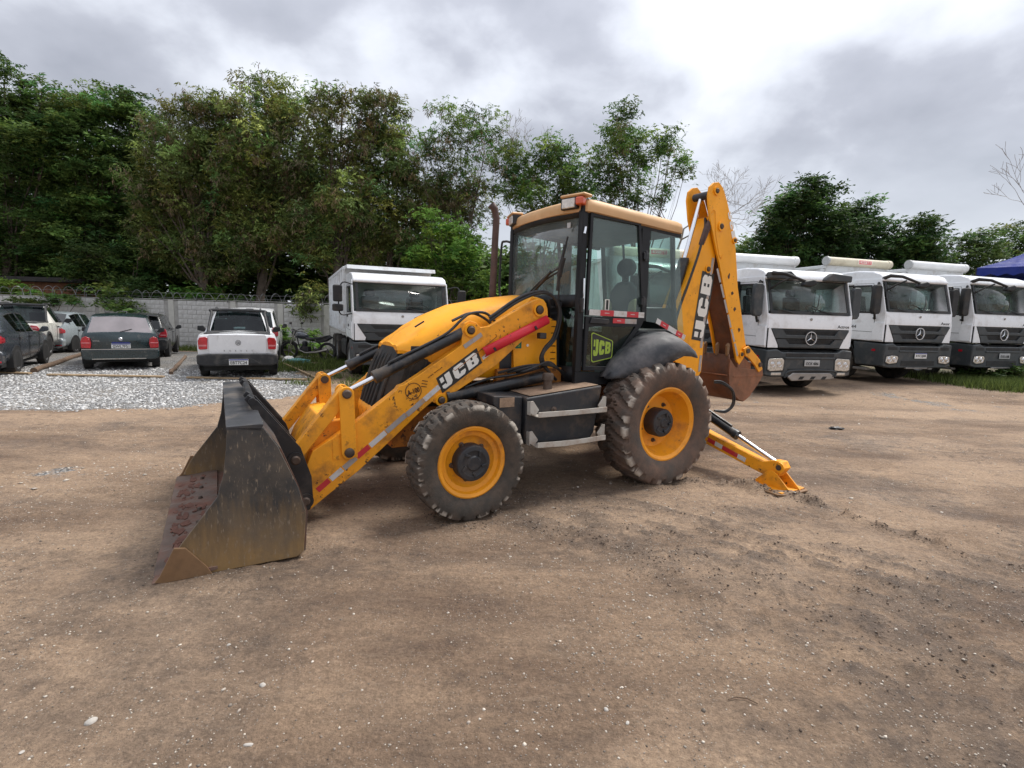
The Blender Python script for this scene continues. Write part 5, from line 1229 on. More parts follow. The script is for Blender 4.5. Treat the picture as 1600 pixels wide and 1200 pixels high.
b = B(); b.prism([(-2.42, 1.36), (-2.52, 1.40), (-2.60, 1.34), (-2.80, 1.20), (-2.88, 1.06), (-2.80, 1.02), (-2.70, 1.12), (-2.56, 1.22), (-2.47, 1.26)], .205, .235); b.prism([(-2.42, 1.36), (-2.52, 1.40), (-2.60, 1.34), (-2.80, 1.20), (-2.88, 1.06), (-2.80, 1.02), (-2.70, 1.12), (-2.56, 1.22), (-2.47, 1.26)], -.11, -.08); b.build('tipping_link', 'yellow_worn', dp, bevel=.006)
for x_, z_ in ((-2.50, 1.33), (-2.80, 1.13)):
    b = B(); b.tube([(x_, -.12, z_), (x_, .255, z_)], .034, 14); b.build('link_pin', 'pin', dp)
b = B(); b.prism([(-2.38, 1.06), (-2.36, 1.22), (-2.44, 1.30), (-2.52, 1.22), (-2.66, 1.14), (-2.68, 1.04)], -.10, .19); b.build('bucket_hinge', 'rust_bucket', db, bevel=.006)
# loose hose loops behind
for k in range(2):
    b = B(); b.tube([(-1.45, .55, .98 - .02 * k), (-1.55, .60, .97 - .02 * k), (-1.74 + .02 * k, .62, .85), (-1.78 + .03 * k, .62, .68), (-1.66, .60, .58 + .02 * k), (-1.50, .55, .60)], .013, 7); b.build('loop_hose', 'hose', BL)

# ---- stabilisers
def stabiliser(s, X, y_foot, zoff, down=True):
    o = bpy.data.objects.new('stabiliser', None); link(o, BL); o.empty_display_size = .1
    P0 = Vector((X, s * .62, .40)); P1 = Vector((X, s * y_foot, .145 + zoff)); d_ = (P1 - P0).normalized(); u_ = Vector((1, 0, 0)).cross(d_); u_ = u_ if u_.z > 0 else -u_
    def q(t, h): 
        v = P0 + (P1 - P0) * t + u_ * h; return (v.y, v.z)
    b = B(); b.prism([q(0, -.075), q(.80, -.055), q(.98, -.045), q(1.04, 0), q(1.08, .12), q(1.03, .17), q(.96, .15), q(.86, .075), q(0, .07)], X - .06, X + .06, 'X'); b.build('stabiliser_arm', 'yellow_worn', o, bevel=.008)
    # the near face carries tape; it looks toward +X here
    for k, m_ in enumerate(('red_tape', 'white_tape', 'red_tape', 'red_tape', 'white_tape')):
        v = P0 + (P1 - P0) * (.22 + k * .095) + u_ * -.03
        flat([[(0, 0), (.105, 0), (.105, .05), (0, .05)]], frame((X + .0605, v.y, v.z), (0, d_.y, d_.z), u_), 'tape_strip', m_, o)
    A0 = Vector((X, s * .55, .70)); A1 = P0 + (P1 - P0) * 1.035 + u_ * .11; e_ = (A1 - A0)
    b = B(); b.tube([A0 + e_ * .5, A1], .023, 14); b.build('ram_rod', 'chrome', o)
    b = B(); b.tube([A0, A0 + e_ * .53], .050, 16); b.tube([A0 + e_ * .50, A0 + e_ * .54], .056, 16); b.tube([A0 + e_ * .1 + Vector((.0, 0, .062)), A0 + e_ * .47 + Vector((0, 0, .062))], .012, 6); b.build('ram_barrel', 'ram', o)
    for c_ in (A1, P1):
        b = B(); b.tube([c_ + Vector((-.085, 0, 0)), c_ + Vector((.085, 0, 0))], .028, 14); b.build('stabiliser_pin', 'pin', o)
        b = B(); b.lathe([(.03, .06), (.055, .06), (.055, .075), (.03, .075)], (X, c_.y, c_.z), 'X', 18) ; b.build('pin_boss', 'yellow_worn', o)
    f = B(); zc_ = zoff
    for xx in (-.09, .075): f.prism([(s * (y_foot - .20), .03 + zc_), (s * (y_foot - .06), .17 + zc_), (s * y_foot, .20 + zc_), (s * (y_foot + .06), .17 + zc_), (s * (y_foot + .22), .03 + zc_)], X + xx, X + xx + .015, 'X')
    f.build('foot_bracket', 'yellow_worn', o, bevel=.004)
    f = B(); f.prism([(X - .25, s * (y_foot - .16)), (X - .18, s * (y_foot - .22)), (X + .18, s * (y_foot - .22)), (X + .25, s * (y_foot - .16)), (X + .25, s * (y_foot + .18)), (X + .18, s * (y_foot + .24)), (X - .18, s * (y_foot + .24)), (X - .25, s * (y_foot + .18))], .004 + zc_, .022 + zc_, 'Z'); f.build('foot_plate', 'worn_steel', o, bevel=.004)
    f = B(); f.prism([(X - .20, s * (y_foot - .19)), (X + .20, s * (y_foot - .19)), (X + .20, s * (y_foot + .20)), (X - .20, s * (y_foot + .20))], .022 + zc_, .032 + zc_, 'Z'); f.build('foot_web', 'yellow_worn', o, bevel=.004)
    return o
stabiliser(1, -1.10, 1.70, 0.0)
stabiliser(-1, -1.10, 1.50, 0.25)
# ------------------------------------------------------------------ trucks (X forward, Y left, origin on the ground under the front centre)
def star(fr, r, parent, m_='silver', name='star_emblem'):
    b = B(); b.T = fr
    b.lathe([(r * .86, 0), (r * .90, .018), (r, .018), (r * 1.02, 0)], (0, 0, 0), 'Z', 32)
    for k in range(3):
        a = math.pi / 2 + k * 2 * math.pi / 3
        t_ = (r * .88 * math.cos(a), r * .88 * math.sin(a)); p_ = (-math.sin(a) * r * .11, math.cos(a) * r * .11)
        b.add([(t_[0], t_[1], .012), (p_[0], p_[1], .004), (0, 0, .024), (-p_[0], -p_[1], .004)], [(0, 1, 2), (0, 2, 3)])
    return b.build(name, m_, parent, smooth=30)
def truck_wheel(parent, x, y, r=.53, w=.32):
    w0 = bpy.data.objects.new('wheel', None); link(w0, parent); w0.location = (x, y, r)
    s = 1 if y > 0 else -1
    b = B(); h = w / 2
    b.lathe([(r * .56, -h * .9), (r * .7, -h), (r * .92, -h * .95), (r, -h * .75), (r * .985, -h * .5), (r * .985, -h * .42), (r, -h * .38), (r, h * .38), (r * .985, h * .42), (r * .985, h * .5), (r, h * .75), (r * .92, h * .95), (r * .7, h), (r * .56, h * .9)], (0, 0, 0), 'Y', 40); b.build('tyre', 'truck_tyre', w0)
    b = B(); b.lathe([(r * .57, s * h * .85), (r * .52, s * h * .75), (r * .46, s * h * .1), (r * .25, s * h * .15), (r * .22, s * h * .75), (0, s * h * .8)], (0, 0, 0), 'Y', 28); b.build('rim', 'plate_grey', w0, smooth=40)
    return w0
WS = [(-.045, 1.985), (-.262, 2.79)]
def truck(name, label, loc, rz, group, visor=False, roller=None, sign=False, plate='', plate_old=False, hl='wide', badge='Axor', skid=False, scale=None, tall_box=False, twin_mirror=False, plain=False):
    t = empty(name, label, 'truck', loc, rz, group, scale)
    cb = bpy.data.objects.new('truck_cab', None); link(cb, t)
    for s in (1, -1):
        d = bpy.data.objects.new('door', None); link(d, cb)
        ring([(-.02, 1.16), (-.03, 1.96), (-.20, 2.62), (-.27, 2.86), (-1.72, 2.88), (-1.72, 1.22)], [(-.40, 1.97), (-.39, 2.02), (-.46, 2.5), (-.52, 2.66), (-1.26, 2.68), (-1.26, 1.98)], s * 1.20, s * 1.235, 'cab_side', 'truck_white', cb, .018)
        b = B(); b.prism([(-.40, 1.97), (-.52, 2.66), (-1.26, 2.68), (-1.26, 1.98)], s * 1.212, s * 1.217); b.build('door_window', 'truck_glass', d)
        ring([(-.375, 1.93), (-.50, 2.70), (-1.30, 2.72), (-1.30, 1.94)], [(-.405, 1.975), (-.525, 2.655), (-1.255, 2.675), (-1.255, 1.985)], s * 1.228, s * 1.240, 'window_seal', 'truck_dark', d, 0)
        b = B(); b.tube([(-.33, s * 1.237, 1.42), (-.31, s * 1.237, 1.95), (-.46, s * 1.237, 2.74), (-1.36, s * 1.237, 2.76), (-1.40, s * 1.237, 1.45), (-.33, s * 1.237, 1.42)], .006, 4, False); b.build('door_gap', 'truck_dark', d)
        b = B(); b.span((-1.28, s * 1.235, 1.80), (-1.10, s * 1.265, 1.86)); b.build('door_handle', 'truck_dark', d, bevel=.01)
        text('4144', frame((-1.0, s * 1.239, 1.56), (-s, 0, 0), (0, 0, 1)), .085, 'model_number', 'truck_dark', d, width=.30)
        b = B(); b.prism([(-.02, 1.20), (-.02, 1.68), (-.32, 1.68), (-.36, 1.20)], s * 1.236, s * 1.262); b.build('corner_deflector', 'truck_white', cb, bevel=.02)
        b = B(); b.prism([(-.02, .50), (-.03, 1.12), (-.9, 1.14), (-.86, .95), (-.78, .5)], s * 1.02, s * 1.235); b.build('bumper_side', 'truck_grey', cb, bevel=.03)
        b = B(); b.lathe([(.60, s * .88), (.62, s * 1.20), (.58, s * 1.215)], (-1.42, 0, .62), 'Y', 20, R(0), R(180)); b.build('wheel_arch', 'truck_dark', cb, smooth=40, solid=.03)
        b = B(); b.span((-.80, s * 1.10, .36), (-.40, s * 1.26, .42)); b.build('entry_step', 'steel', cb, bevel=.008)
        # mirrors
        if twin_mirror:
            b = B(); b.tube([(-.10, s * 1.22, 2.72), (-.02, s * 1.50, 2.70), (-.02, s * 1.54, 1.92), (-.12, s * 1.22, 1.90)], .018, 8); b.build('mirror_arm', 'truck_dark', cb)
            b = B(); b.box((-.03, s * 1.58, 2.45), (.10, .22, .46)); b.build('mirror', 'truck_dark', cb, bevel=.04)
            b = B(); b.box((-.03, s * 1.58, 2.06), (.10, .26, .20)); b.build('mirror', 'truck_dark', cb, bevel=.04)
        else:
            b = B(); b.tube([(-.32, s * 1.22, 2.72), (-.22, s * 1.36, 2.74), (-.20, s * 1.42, 2.62)], .028, 8); b.build('mirror_arm', 'truck_dark', cb); b = B(); b.tube([(-.36, s * 1.22, 1.80), (-.24, s * 1.34, 1.78), (-.20, s * 1.42, 1.95)], .03, 8); b.build('mirror_arm', 'truck_dark', cb)
            b = B(); b.prism([(s * 1.30, 1.95), (s * 1.30, 2.62), (s * 1.36, 2.68), (s * 1.52, 2.68), (s * 1.55, 2.60), (s * 1.55, 1.98), (s * 1.50, 1.90), (s * 1.35, 1.90)], -.26, -.12, 'X'); b.build('mirror', 'truck_grey' if visor else 'truck_dark', cb, bevel=.03)
    # near-corner kerb mirror on its boom
    if not plain:
        b = B(); b.tube([(-.28, -1.16, 2.86), (-.10, -1.12, 2.93), (.10, -.95, 2.90), (.24, -.60, 2.76), (.26, -.46, 2.72)], [.05, .05, .04, .03, .03], 8); b.tube([(-.18, -1.1, 2.55), (.02, -1.02, 2.70), (.14, -.85, 2.80)], .022, 6); b.build('front_mirror_boom', 'truck_dark', cb)
        b = B(); b.prism([(-.62, 2.63), (-.56, 2.74), (-.34, 2.79), (-.22, 2.75), (-.24, 2.66), (-.40, 2.60)], .17, .32, 'X'); b.build('front_mirror', 'truck_dark', cb, bevel=.04)
    # front: panels
    b = B(); b.prism([(0, 1.62), (-.002, 1.80), (-.035, 1.975), (-.12, 1.975), (-.12, 1.62)], -1.21, 1.21); b.build('front_panel', 'truck_white', cb, bevel=.014)
    b = B(); b.prism([(-.01, 1.15), (-.01, 1.62), (-.12, 1.62), (-.12, 1.15)], -1.20, 1.20); b.build('grille_backing', 'truck_dark', cb)
    for s in (1, -1):
        b = B(); b.prism([(s * 1.19, 1.16), (s * 1.19, 1.62), (s * 1.14, 1.62), (s * .92, 1.24), (s * .90, 1.16)], -.008, .022, 'X'); b.build('grille_corner', 'truck_white', cb, bevel=.01)
    if plain:
        b = B(); b.prism([(-.95, 1.16), (-.80, 1.60), (.80, 1.60), (.95, 1.16)], -.008, .03, 'X'); b.build('grille', 'truck_dark', cb, bevel=.01)
    for zt, zb_, wt, wb, wi in ((1.60, 1.39, 1.12, 1.0, .72), (1.37, 1.17, .98, .88, .62)):
        # a frame whose lower lip is a lighter bar
        for s in (1, -1):
            b = B(); b.prism([(s * wt, zt), (s * wb, zb_), (s * (wi - .02), zb_), (s * (wi - .02), zb_ + .085), (s * (wi + .10), zt)], -.006, .035, 'X'); b.build('grille_wing', 'truck_grey', cb, bevel=.006)
        b = B(); b.span((-.006, -wi, zb_), (.035, wi, zb_ + .085)); b.build('grille_bar', 'truck_grey', cb, bevel=.012)
        for k in range(3):
            b = B(); b.span((-.006, -wi - .05, zb_ + .11 + k * .032), (.012, wi + .05, zb_ + .122 + k * .032)); b.build('grille_slat', 'truck_dark', cb)
    star(frame((.036, 0, 1.40), (0, 1, 0), (0, 0, 1)), .165, cb)
    b = B(); b.lathe([(0, .012), (.03, .01), (.035, 0)], (0, 0, 0), 'X', 14); o = b.build('round_badge', 'steel', cb); o.location = (.0, 0, 1.86)
    text(badge, frame((.003, .96, 1.70), (0, 1, 0), (0, 0, 1)), .075, 'model_badge', 'truck_dark', cb, width=.34)
    o = ring([(-1.15, 1.975), (-1.15, 2.80), (1.15, 2.80), (1.15, 1.975)], [(-1.08, 2.05), (-1.08, 2.77), (1.08, 2.77), (1.08, 2.05)], 0, .02, 'windscreen_frame', 'truck_dark', cb, 0)
    for v in o.data.vertices:
        y_, z_ = v.co.x, v.co.z; e_ = v.co.y
        f_ = (z_ - 1.985) / .805
        v.co = (-.045 - .217 * f_ + e_ + .004, y_, z_)
    b = B(); b.quad((-.050, -1.12, 2.0), (-.050, 1.12, 2.0), (-.262, 1.12, 2.79), (-.262, -1.12, 2.79)); b.build('windscreen', 'truck_glass', cb, solid=.005)
    for k, y_ in enumerate((-.55, .05, .62)):
        b = B(); b.tube([(.0, y_, 2.0), (-.02, y_ - .30, 2.06), (-.09, y_ - .55, 2.30 - .18 * (k != 1))] if k != 1 else [(.0, y_, 2.0), (-.05, y_ + .15, 2.2), (-.12, y_ + .22, 2.45)], [.014, .011, .008], 6); b.build('wiper', 'truck_dark', cb)
    b = B(); b.prism([(-.215, 2.79), (-.22, 2.86), (-.33, 3.00), (-.55, 3.075), (-1.0, 3.12), (-1.74, 3.10), (-1.74, 2.86), (-.30, 2.79)], -1.21, 1.21); b.build('cab_roof', 'truck_white', cb, bevel=.07, bseg=3)
    b = B(); b.span((-1.70, -1.2, 1.16), (-1.74, 1.2, 2.10)); b.span((-1.70, -1.2, 2.6), (-1.74, 1.2, 2.86)); b.span((-1.70, -1.2, 2.10), (-1.74, -.75, 2.60)); b.span((-1.70, .75, 2.10), (-1.74, 1.2, 2.60)); b.build('cab_back', 'truck_white', cb)
    b = B(); b.span((-1.7, -1.18, 1.15), (-.05, 1.18, 1.20)); b.build('cab_floor', 'truck_dark', cb)
    b = B(); b.prism([(-.13, 1.2), (-.13, 2.02), (-.40, 2.05), (-.52, 1.9), (-.50, 1.2)], -1.17, 1.17); b.build('dashboard', 'lining', cb, bevel=.03)
    for y_ in (-.62, .62):
        b = B(); b.span((-1.42, y_ - .26, 1.62), (-.95, y_ + .26, 1.80)); b.prism([(-1.38, 1.7), (-1.22, 1.7), (-1.38, 2.45), (-1.50, 2.45)], y_ - .24, y_ + .24); b.span((-1.52, y_ - .14, 2.46), (-1.42, y_ + .14, 2.66)); b.build('cab_seat', 'seat_grey', cb, bevel=.04)
    b = B(); b.lathe([(.20, 0), (.225, .015), (.20, .03), (.20, 0)], (0, 0, 0), 'Z', 20); o = b.build('steering_wheel', 'truck_dark', cb); o.location = (-.62, .62, 2.08); o.rotation_euler = (0, R(40), 0)
    if visor:
        for s in (1, -1):
            b = B(); b.prism([(s * 1.19, 2.80), (s * 1.19, 2.96), (s * .60, 3.0), (s * .42, 2.86), (s * .40, 2.80)], -.26, -.10, 'X'); b.build('sun_visor', 'truck_grey', cb, bevel=.03)
    # bumper
    b = B(); b.prism([(-1.24, .50), (-1.24, 1.10), (-.95, 1.13), (-.80, 1.06), (.80, 1.06), (.95, 1.13), (1.24, 1.10), (1.24, .50), (1.05, .46), (-1.05, .46)], -.10, .075, 'X'); b.build('bumper', 'truck_grey', cb, bevel=.035, bseg=3)
    b = B(); b.span((.07, -.62, .52), (.082, .62, .66)); b.span((.07, -.70, .955), (.082, .70, 1.035)); b.build('bumper_intake', 'truck_dark', cb, bevel=.004)
    b = B(); b.span((.078, -.72, .895), (.10, .72, .935)); b.build('bumper_ledge', 'truck_grey', cb, bevel=.012)
    for s in (1, -1):
        if hl == 'wide':
            hb_ = [(s * .76, .62), (s * .74, .86), (s * .80, .92), (s * 1.16, .90), (s * 1.19, .84), (s * 1.19, .64), (s * 1.12, .60)]
        else:
            hb_ = [(s * .78, .60), (s * .74, .74), (s * .78, .79), (s * .98, .80), (s * 1.16, .77), (s * 1.18, .62), (s * 1.05, .57)]
        b = B(); b.prism([(y_ + s * (.03 if abs(y_) > .95 else -.03), z_ + (.03 if z_ > .7 else -.03)) for y_, z_ in hb_], .06, .082, 'X'); b.build('headlight_bezel', 'truck_dark', cb, bevel=.006)
        b = B(); b.prism(hb_, .07, .095, 'X'); b.build('headlight', 'headlight', cb, bevel=.014)
        for yy in (.88, 1.06):
            b = B(); b.lathe([(.0, .008), (.055, .004), (.062, .012), (.068, 0)], (.094, s * yy, sum(z for _, z in hb_) / len(hb_)), 'X', 16); b.build('headlight_bowl', 'silver', cb)
        if hl == 'wide':
            b = B(); b.span((.07, s * .80, .50), (.09, s * 1.08, .565)); b.build('fog_light', 'headlight', cb, bevel=.012)
        else:
            b = B(); b.span((.07, s * .80, .955), (.082, s * 1.12, 1.04)); b.build('lamp_blank', 'truck_dark', cb, bevel=.008)
        b = B(); b.span((-.30, s * 1.235, .90), (-.20, s * 1.243, .96)); b.build('side_marker', 'taillight', cb)
    if skid:
        b = B(); b.prism([(-.62, .46), (-.48, .56), (.62, .56), (.70, .50), (.66, .40), (-.50, .36)], .05, .11, 'X'); b.build('skid_plate', 'steel', cb, bevel=.02)
        for k in range(3):
            b = B(); b.prism([(-.32 + k * .33, .40), (-.26 + k * .33, .475), (-.14 + k * .33, .475), (-.20 + k * .33, .40)], .11, .114, 'X'); b.build('skid_slot', 'truck_dark', cb)
        b = B(); b.tube([(.07, -.68, .44), (.085, -.52, .61), (.085, .70, .61), (.07, .80, .46)], .022, 8); b.build('skid_rim', 'truck_grey', cb)
    else:
        b = B(); b.span((.03, -.42, .44), (.09, .38, .475)); b.build('tow_bar', 'steel', cb, bevel=.008)
    # plate
    pz_ = .80
    b = B(); b.span((.10, -.22 + .05, pz_ - .075), (.108, .22 + .05, pz_ + .075)); b.build('number_plate', 'plate_grey' if plate_old else 'plate_white', cb, bevel=.004)
    if not plate_old:
        b = B(); b.span((.108, -.165, pz_ + .048), (.1095, .265, pz_ + .072)); b.build('plate_band', 'plate_blue', cb)
    text(plate, frame((.1095, .05, pz_ - .012), (0, 1, 0), (0, 0, 1)), .075, 'plate_characters', 'ink', cb, width=.36, bold=.01)
    # chassis, tanks, body
    b = B()
    for s in (1, -1): b.span((-8.2, s * .36, .85), (-.1, s * .46, 1.1))
    b.build('chassis_rail', 'chassis_dark', t)
    b = B(); b.span((-1.75, -1.0, .45), (-.1, 1.0, 1.10)); b.build('engine_underside', 'chassis_dark', t)
    for s in (1, -1):
        b = B(); b.span((-3.6, s * .55, .50), (-2.25, s * 1.20, 1.05)); b.build('fuel_tank', 'truck_dark', t, bevel=.08)
    for x_ in (-1.42, -5.4, -6.75):
        for y_ in (-1.04, 1.04): truck_wheel(t, x_, y_)
        b = B(); b.tube([(x_, -1, .53), (x_, 1, .53)], .08, 10); b.build('axle', 'chassis_dark', t)
    bx_ = bpy.data.objects.new('tipper_body', None); link(bx_, t)
    zt_ = 3.28
    for s in (1, -1):
        b = B(); b.span((-7.8, s * 1.20, 1.35), (-2.15, s * 1.16, zt_)); b.build('side_wall', 'box_white', bx_)
        b = B(); b.span((-7.8, s * 1.15, zt_), (-2.1, s * 1.27, zt_ + .10)); b.build('top_rail', 'box_white', bx_, bevel=.02)
        for k in range(9):
            b = B(); b.span((-7.7 + k * .68, s * 1.20, 1.35), (-7.58 + k * .68, s * 1.27, zt_)); b.build('rib', 'box_white', bx_, bevel=.012)
    b = B(); b.span((-2.15, -1.2, 1.35), (-2.10, 1.2, zt_ + .1)); b.build('front_wall', 'box_white', bx_)
    b = B(); b.span((-7.8, -1.2, 1.30), (-2.1, 1.2, 1.38)); b.span((-7.85, -1.2, 1.35), (-7.80, 1.2, zt_)); b.build('floor_and_tailgate', 'box_white', bx_)
    if tall_box:
        b = B(); b.prism([(-2.15, zt_ - .15), (-2.1, zt_ + .12), (-1.45, zt_ + .10), (-1.40, zt_ - .02), (-1.50, zt_ + .02), (-2.0, zt_ - .0)], -1.22, 1.22); b.build('cab_guard', 'box_white', bx_, bevel=.01)
    if roller:
        b = B(); b.tube([(-2.05, -1.26, zt_ + .22), (-2.05, -1.18, zt_ + .22), (-2.05, -1.17, zt_ + .22), (-2.05, 1.08, zt_ + .22), (-2.05, 1.09, zt_ + .22), (-2.05, 1.22, zt_ + .22), (-2.05, 1.26, zt_ + .22)], [.11, .125, .125, .125, .138, .134, .10], 24); b.build('tarp_roller', roller, bx_)
        b = B(); b.tube([(-2.05, -1.30, zt_ + .22), (-2.05, -1.25, zt_ + .22)], [.134, .138], 20); b.build('roller_end_disc', 'plate_grey', bx_)
        if sign:
            b = B()
            def onc(y_, a, r_=.127): return (-2.05 + r_ * math.cos(a), y_, zt_ + .22 + r_ * math.sin(a))
            for (y0, y1, a0, a1, rr, m_, nm) in ((-.16, .38, -.42, .62, .1265, 'decal_white', 'sign_border'), (-.135, .355, -.36, .56, .128, 'red', 'sign_panel')):
                b = B(); b.grid([[onc(y_, a0 + (a1 - a0) * k / 6, rr) for k in range(7)] for y_ in (y0, y1)]); b.build(nm, m_, bx_)
            text('ROSSETTI', frame(onc(.11, .10, .131), (0, 1, 0), (-.08, 0, 1)), .085, 'sign_letters', 'decal_white', bx_, width=.42, bold=.02)
    return t
G_T = 'tipper trucks parked in a row on the right'
def corner(cx, cy, a):  # truck's own right front corner -> origin
    a = R(a); return (cx - 1.25 * math.sin(a) * -1 * -1 if False else cx + 1.25 * (-math.sin(a)), cy + 1.25 * math.cos(a))
def place(cx, cy, a):
    x_, y_ = corner(cx, cy, a); return (x_, y_, float(ground_z(x_ , y_ + 1.2)))
truck('tipper_truck', 'white tipper truck with dark sun visor and silver skid plate, next to the digging bucket', place(6.03, 12.3, -76.5), R(-76.5), G_T, visor=True, roller='roller_white', plate='OOX 4066', plate_old=True, badge='Actros', skid=True)
truck('tipper_truck', 'white tipper truck with cream tarp roller carrying the red sign, second from the right', place(9.98, 13.9, -74), R(-74), G_T, roller='roller_cream', sign=True, plate='RTC2J08', hl='low')
truck('tipper_truck', 'white tipper truck at the right edge, standing in front of the blue canopy', place(13.15, 14.8, -74), R(-74), G_T, roller='roller_white', plate='OOX 6188', plate_old=True, hl='low', scale=(1, 1, 1.02))
truck('tipper_truck', 'white tipper truck mostly hidden behind the loader cab and boom', (4.35, 12.95, 0), R(-78), G_T, roller='roller_cream', sign=True, plate='OOX 5120', plate_old=True, hl='low', scale=(1, 1, 1.04))
_cx, _cy = -4.0, 12.75
_a = R(-66.5)
truck('dump_truck', 'white dump truck with plain cab and two black mirrors, standing behind the loader hood', (_cx + 1.25 * -math.sin(_a), _cy + 1.25 * math.cos(_a), 0), _a, None, roller=None, plate='EKH3B14', hl='low', scale=(1, 1, .885), tall_box=True, twin_mirror=True, plain=True)

# ------------------------------------------------------------------ cars (X forward, Y left)
def car_body(st, root, paint, side_glass=None, rear_glass=None, front_glass=None, roofm=None, gl='car_glass'):
    """st: stations from tail to nose (x, half width, z bottom, z belt, z top, half width of roof)
    side_glass: list of (i0,i1) station ranges; rear_glass/front_glass: station index whose span i..i+1 is the screen"""
    rows = []
    for x, w, zb, zl, zt, wt in st:
        rows.append([(w * .90, zb), (w * .975, zb + (zl - zb) * .16), (w, zb + (zl - zb) * .5), (w * .985, zl - (zl - zb) * .14), (w * .945, zl), (wt, zt - .055 if zt - zl > .15 else zt - .015), (wt * .93, zt - .012 if zt - zl > .15 else zt - .005), (wt * .5, zt + .012), (0, zt + .02)])
    body = B(); sideg = []; rearg = []; frontg = []; rf = []
    sg = side_glass or []
    for i in range(len(st) - 1):
        for k in range(8):
            for s in (1, -1):
                q = [(st[i][0], s * rows[i][k][0], rows[i][k][1]), (st[i + 1][0], s * rows[i + 1][k][0], rows[i + 1][k][1]), (st[i + 1][0], s * rows[i + 1][k + 1][0], rows[i + 1][k + 1][1]), (st[i][0], s * rows[i][k + 1][0], rows[i][k + 1][1])]
                if k == 4 and i in sg: sideg.append((s, q))
                elif k >= 6 and i == rear_glass: rearg.append(q)
                elif k >= 6 and i == front_glass: frontg.append(q)
                else: body.add(q, [(0, 1, 2, 3)])
    for i in (0, len(st) - 1):
        r_ = rows[i]; pts = [(st[i][0], y, z) for y, z in r_] + [(st[i][0], -y, z) for y, z in reversed(r_[:-1])]
        body.add(pts, [tuple(range(len(pts)))])
    bm = bmesh.new(); me = bpy.data.meshes.new('body'); me.from_pydata(body.v, [], body.f); bm.from_mesh(me)
    bmesh.ops.remove_doubles(bm, verts=bm.verts, dist=.0005); bmesh.ops.recalc_face_normals(bm, faces=bm.faces); bm.to_mesh(me); bm.free()
    finish(me, [paint], 42); o = bpy.data.objects.new('body', me); link(o, root)
    for s, q in sideg:
        c = sum((Vector(p) for p in q), Vector()) / 4
        q2 = [tuple(c + (Vector(p) - c) * .93 + Vector((0, s * .002, 0))) for p in q]
        b = B(); b.quad(*q2); b.build('side_window', gl, root)
        b = B(); n = 4; b.add([tuple(p) for p in q] + q2, [(j, (j + 1) % 4, 4 + (j + 1) % 4, 4 + j) for j in range(4)]); b.build('window_frame', 'car_plastic', root)
    for nm, g_ in (('rear_window', rearg), ('windscreen', frontg)):
        if g_:
            b = B()
            for q in g_: b.add(q, [(0, 1, 2, 3)])
            b.build(nm, gl if nm == 'windscreen' else (root.get('_rg') or gl), root)
    return rows
def car_wheel(root, x, y, r, w=.19, rimm='alloy'):
    w0 = bpy.data.objects.new('wheel', None); link(w0, root); w0.location = (x, y, r); s = 1 if y > 0 else -1; h = w / 2
    b = B(); b.lathe([(r * .62, -h * .8), (r * .68, -h * .98), (r * .88, -h), (r * .98, -h * .85), (r, -h * .6), (r, h * .6), (r * .98, h * .85), (r * .88, h), (r * .68, h * .98), (r * .62, h * .8)], (0, 0, 0), 'Y', 32); b.build('tyre', 'car_tyre', w0)
    b = B(); b.lathe([(r * .64, s * h * .82), (r * .60, s * h * .9), (r * .55, s * h * .55), (r * .45, s * h * .1), (0, s * h * .1)], (0, 0, 0), 'Y', 24); b.build('rim', rimm, w0, smooth=40)
    b = B()
    for k in range(6):
        a = k * math.pi / 3; b.box((r * .33 * math.cos(a), s * h * .62, r * .33 * math.sin(a)), (r * .50, .015, r * .13), ('Y', -a))
    b.lathe([(r * .14, s * h * .5), (r * .13, s * h * .78), (0, s * h * .8)], (0, 0, 0), 'Y', 12); b.build('spokes', rimm, w0)
def arches(root, st, xs, r, w, m_='chassis_dark', trim=None, sc=1.0):
    """dark wheel housings cut proud of the body side with an outer lip"""
    for x in xs:
        for s in (1, -1):
            b = B(); pts = [(x + (r + .055) * math.cos(a), r + (r + .055) * math.sin(a) * 1.0) for a in [math.pi * k / 12 for k in range(13)]] + [(x - r - .055, r * .55), (x + r + .055, r * .55)]
            b.prism(pts, s * (w - .26), s * (w + .003)); b.build('wheel_housing', m_, root)
            if trim:
                b = B(); b.lathe([(r + .05, s * (w + .0)), (r + .06, s * (w + .022)), (r + .13, s * (w + .018)), (r + .145, s * (w - .01))], (x, 0, r), 'Y', 20, R(-14), R(194)); b.build('arch_trim', trim, root, smooth=50)
def plate(root, x, z, s_, w=.40, h=.13, face=-1, old=False):
    b = B(); b.span((x, -w / 2, z - h / 2), (x + face * .008, w / 2, z + h / 2)); b.build('number_plate', 'plate_white', root, bevel=.003)
    b = B(); b.span((x + face * .008, -w / 2 + .005, z + h * .27), (x + face * .0095, w / 2 - .005, z + h * .47)); b.build('plate_band', 'plate_blue', root)
    text(s_, frame((x + face * .0095, 0, z - h * .11), (0, face, 0), (0, 0, 1)), h * .56, 'plate_characters', 'ink', root, width=w * .86, bold=.012)
def seats(root, x0, z0, n=2, rear=None, yw=.36):
    for xx in [x0] + ([rear] if rear is not None else []):
        for y in (-yw, yw):
            b = B(); b.prism([(xx - .1, z0), (xx + .05, z0), (xx - .02, z0 + .58), (xx - .14, z0 + .58)], y - .22, y + .22); b.prism([(-.12 + y, z0 + .60), (.12 + y, z0 + .60), (.11 + y, z0 + .78), (-.11 + y, z0 + .78)], xx - .14, xx - .05, 'X'); b.build('car_seat', 'seat_grey', root, bevel=.03)
def at_wheel(wx, wy, a, lx, ly):
    a = R(a); return (wx - lx * math.cos(a) + ly * math.sin(a), wy - lx * math.sin(a) - ly * math.cos(a))
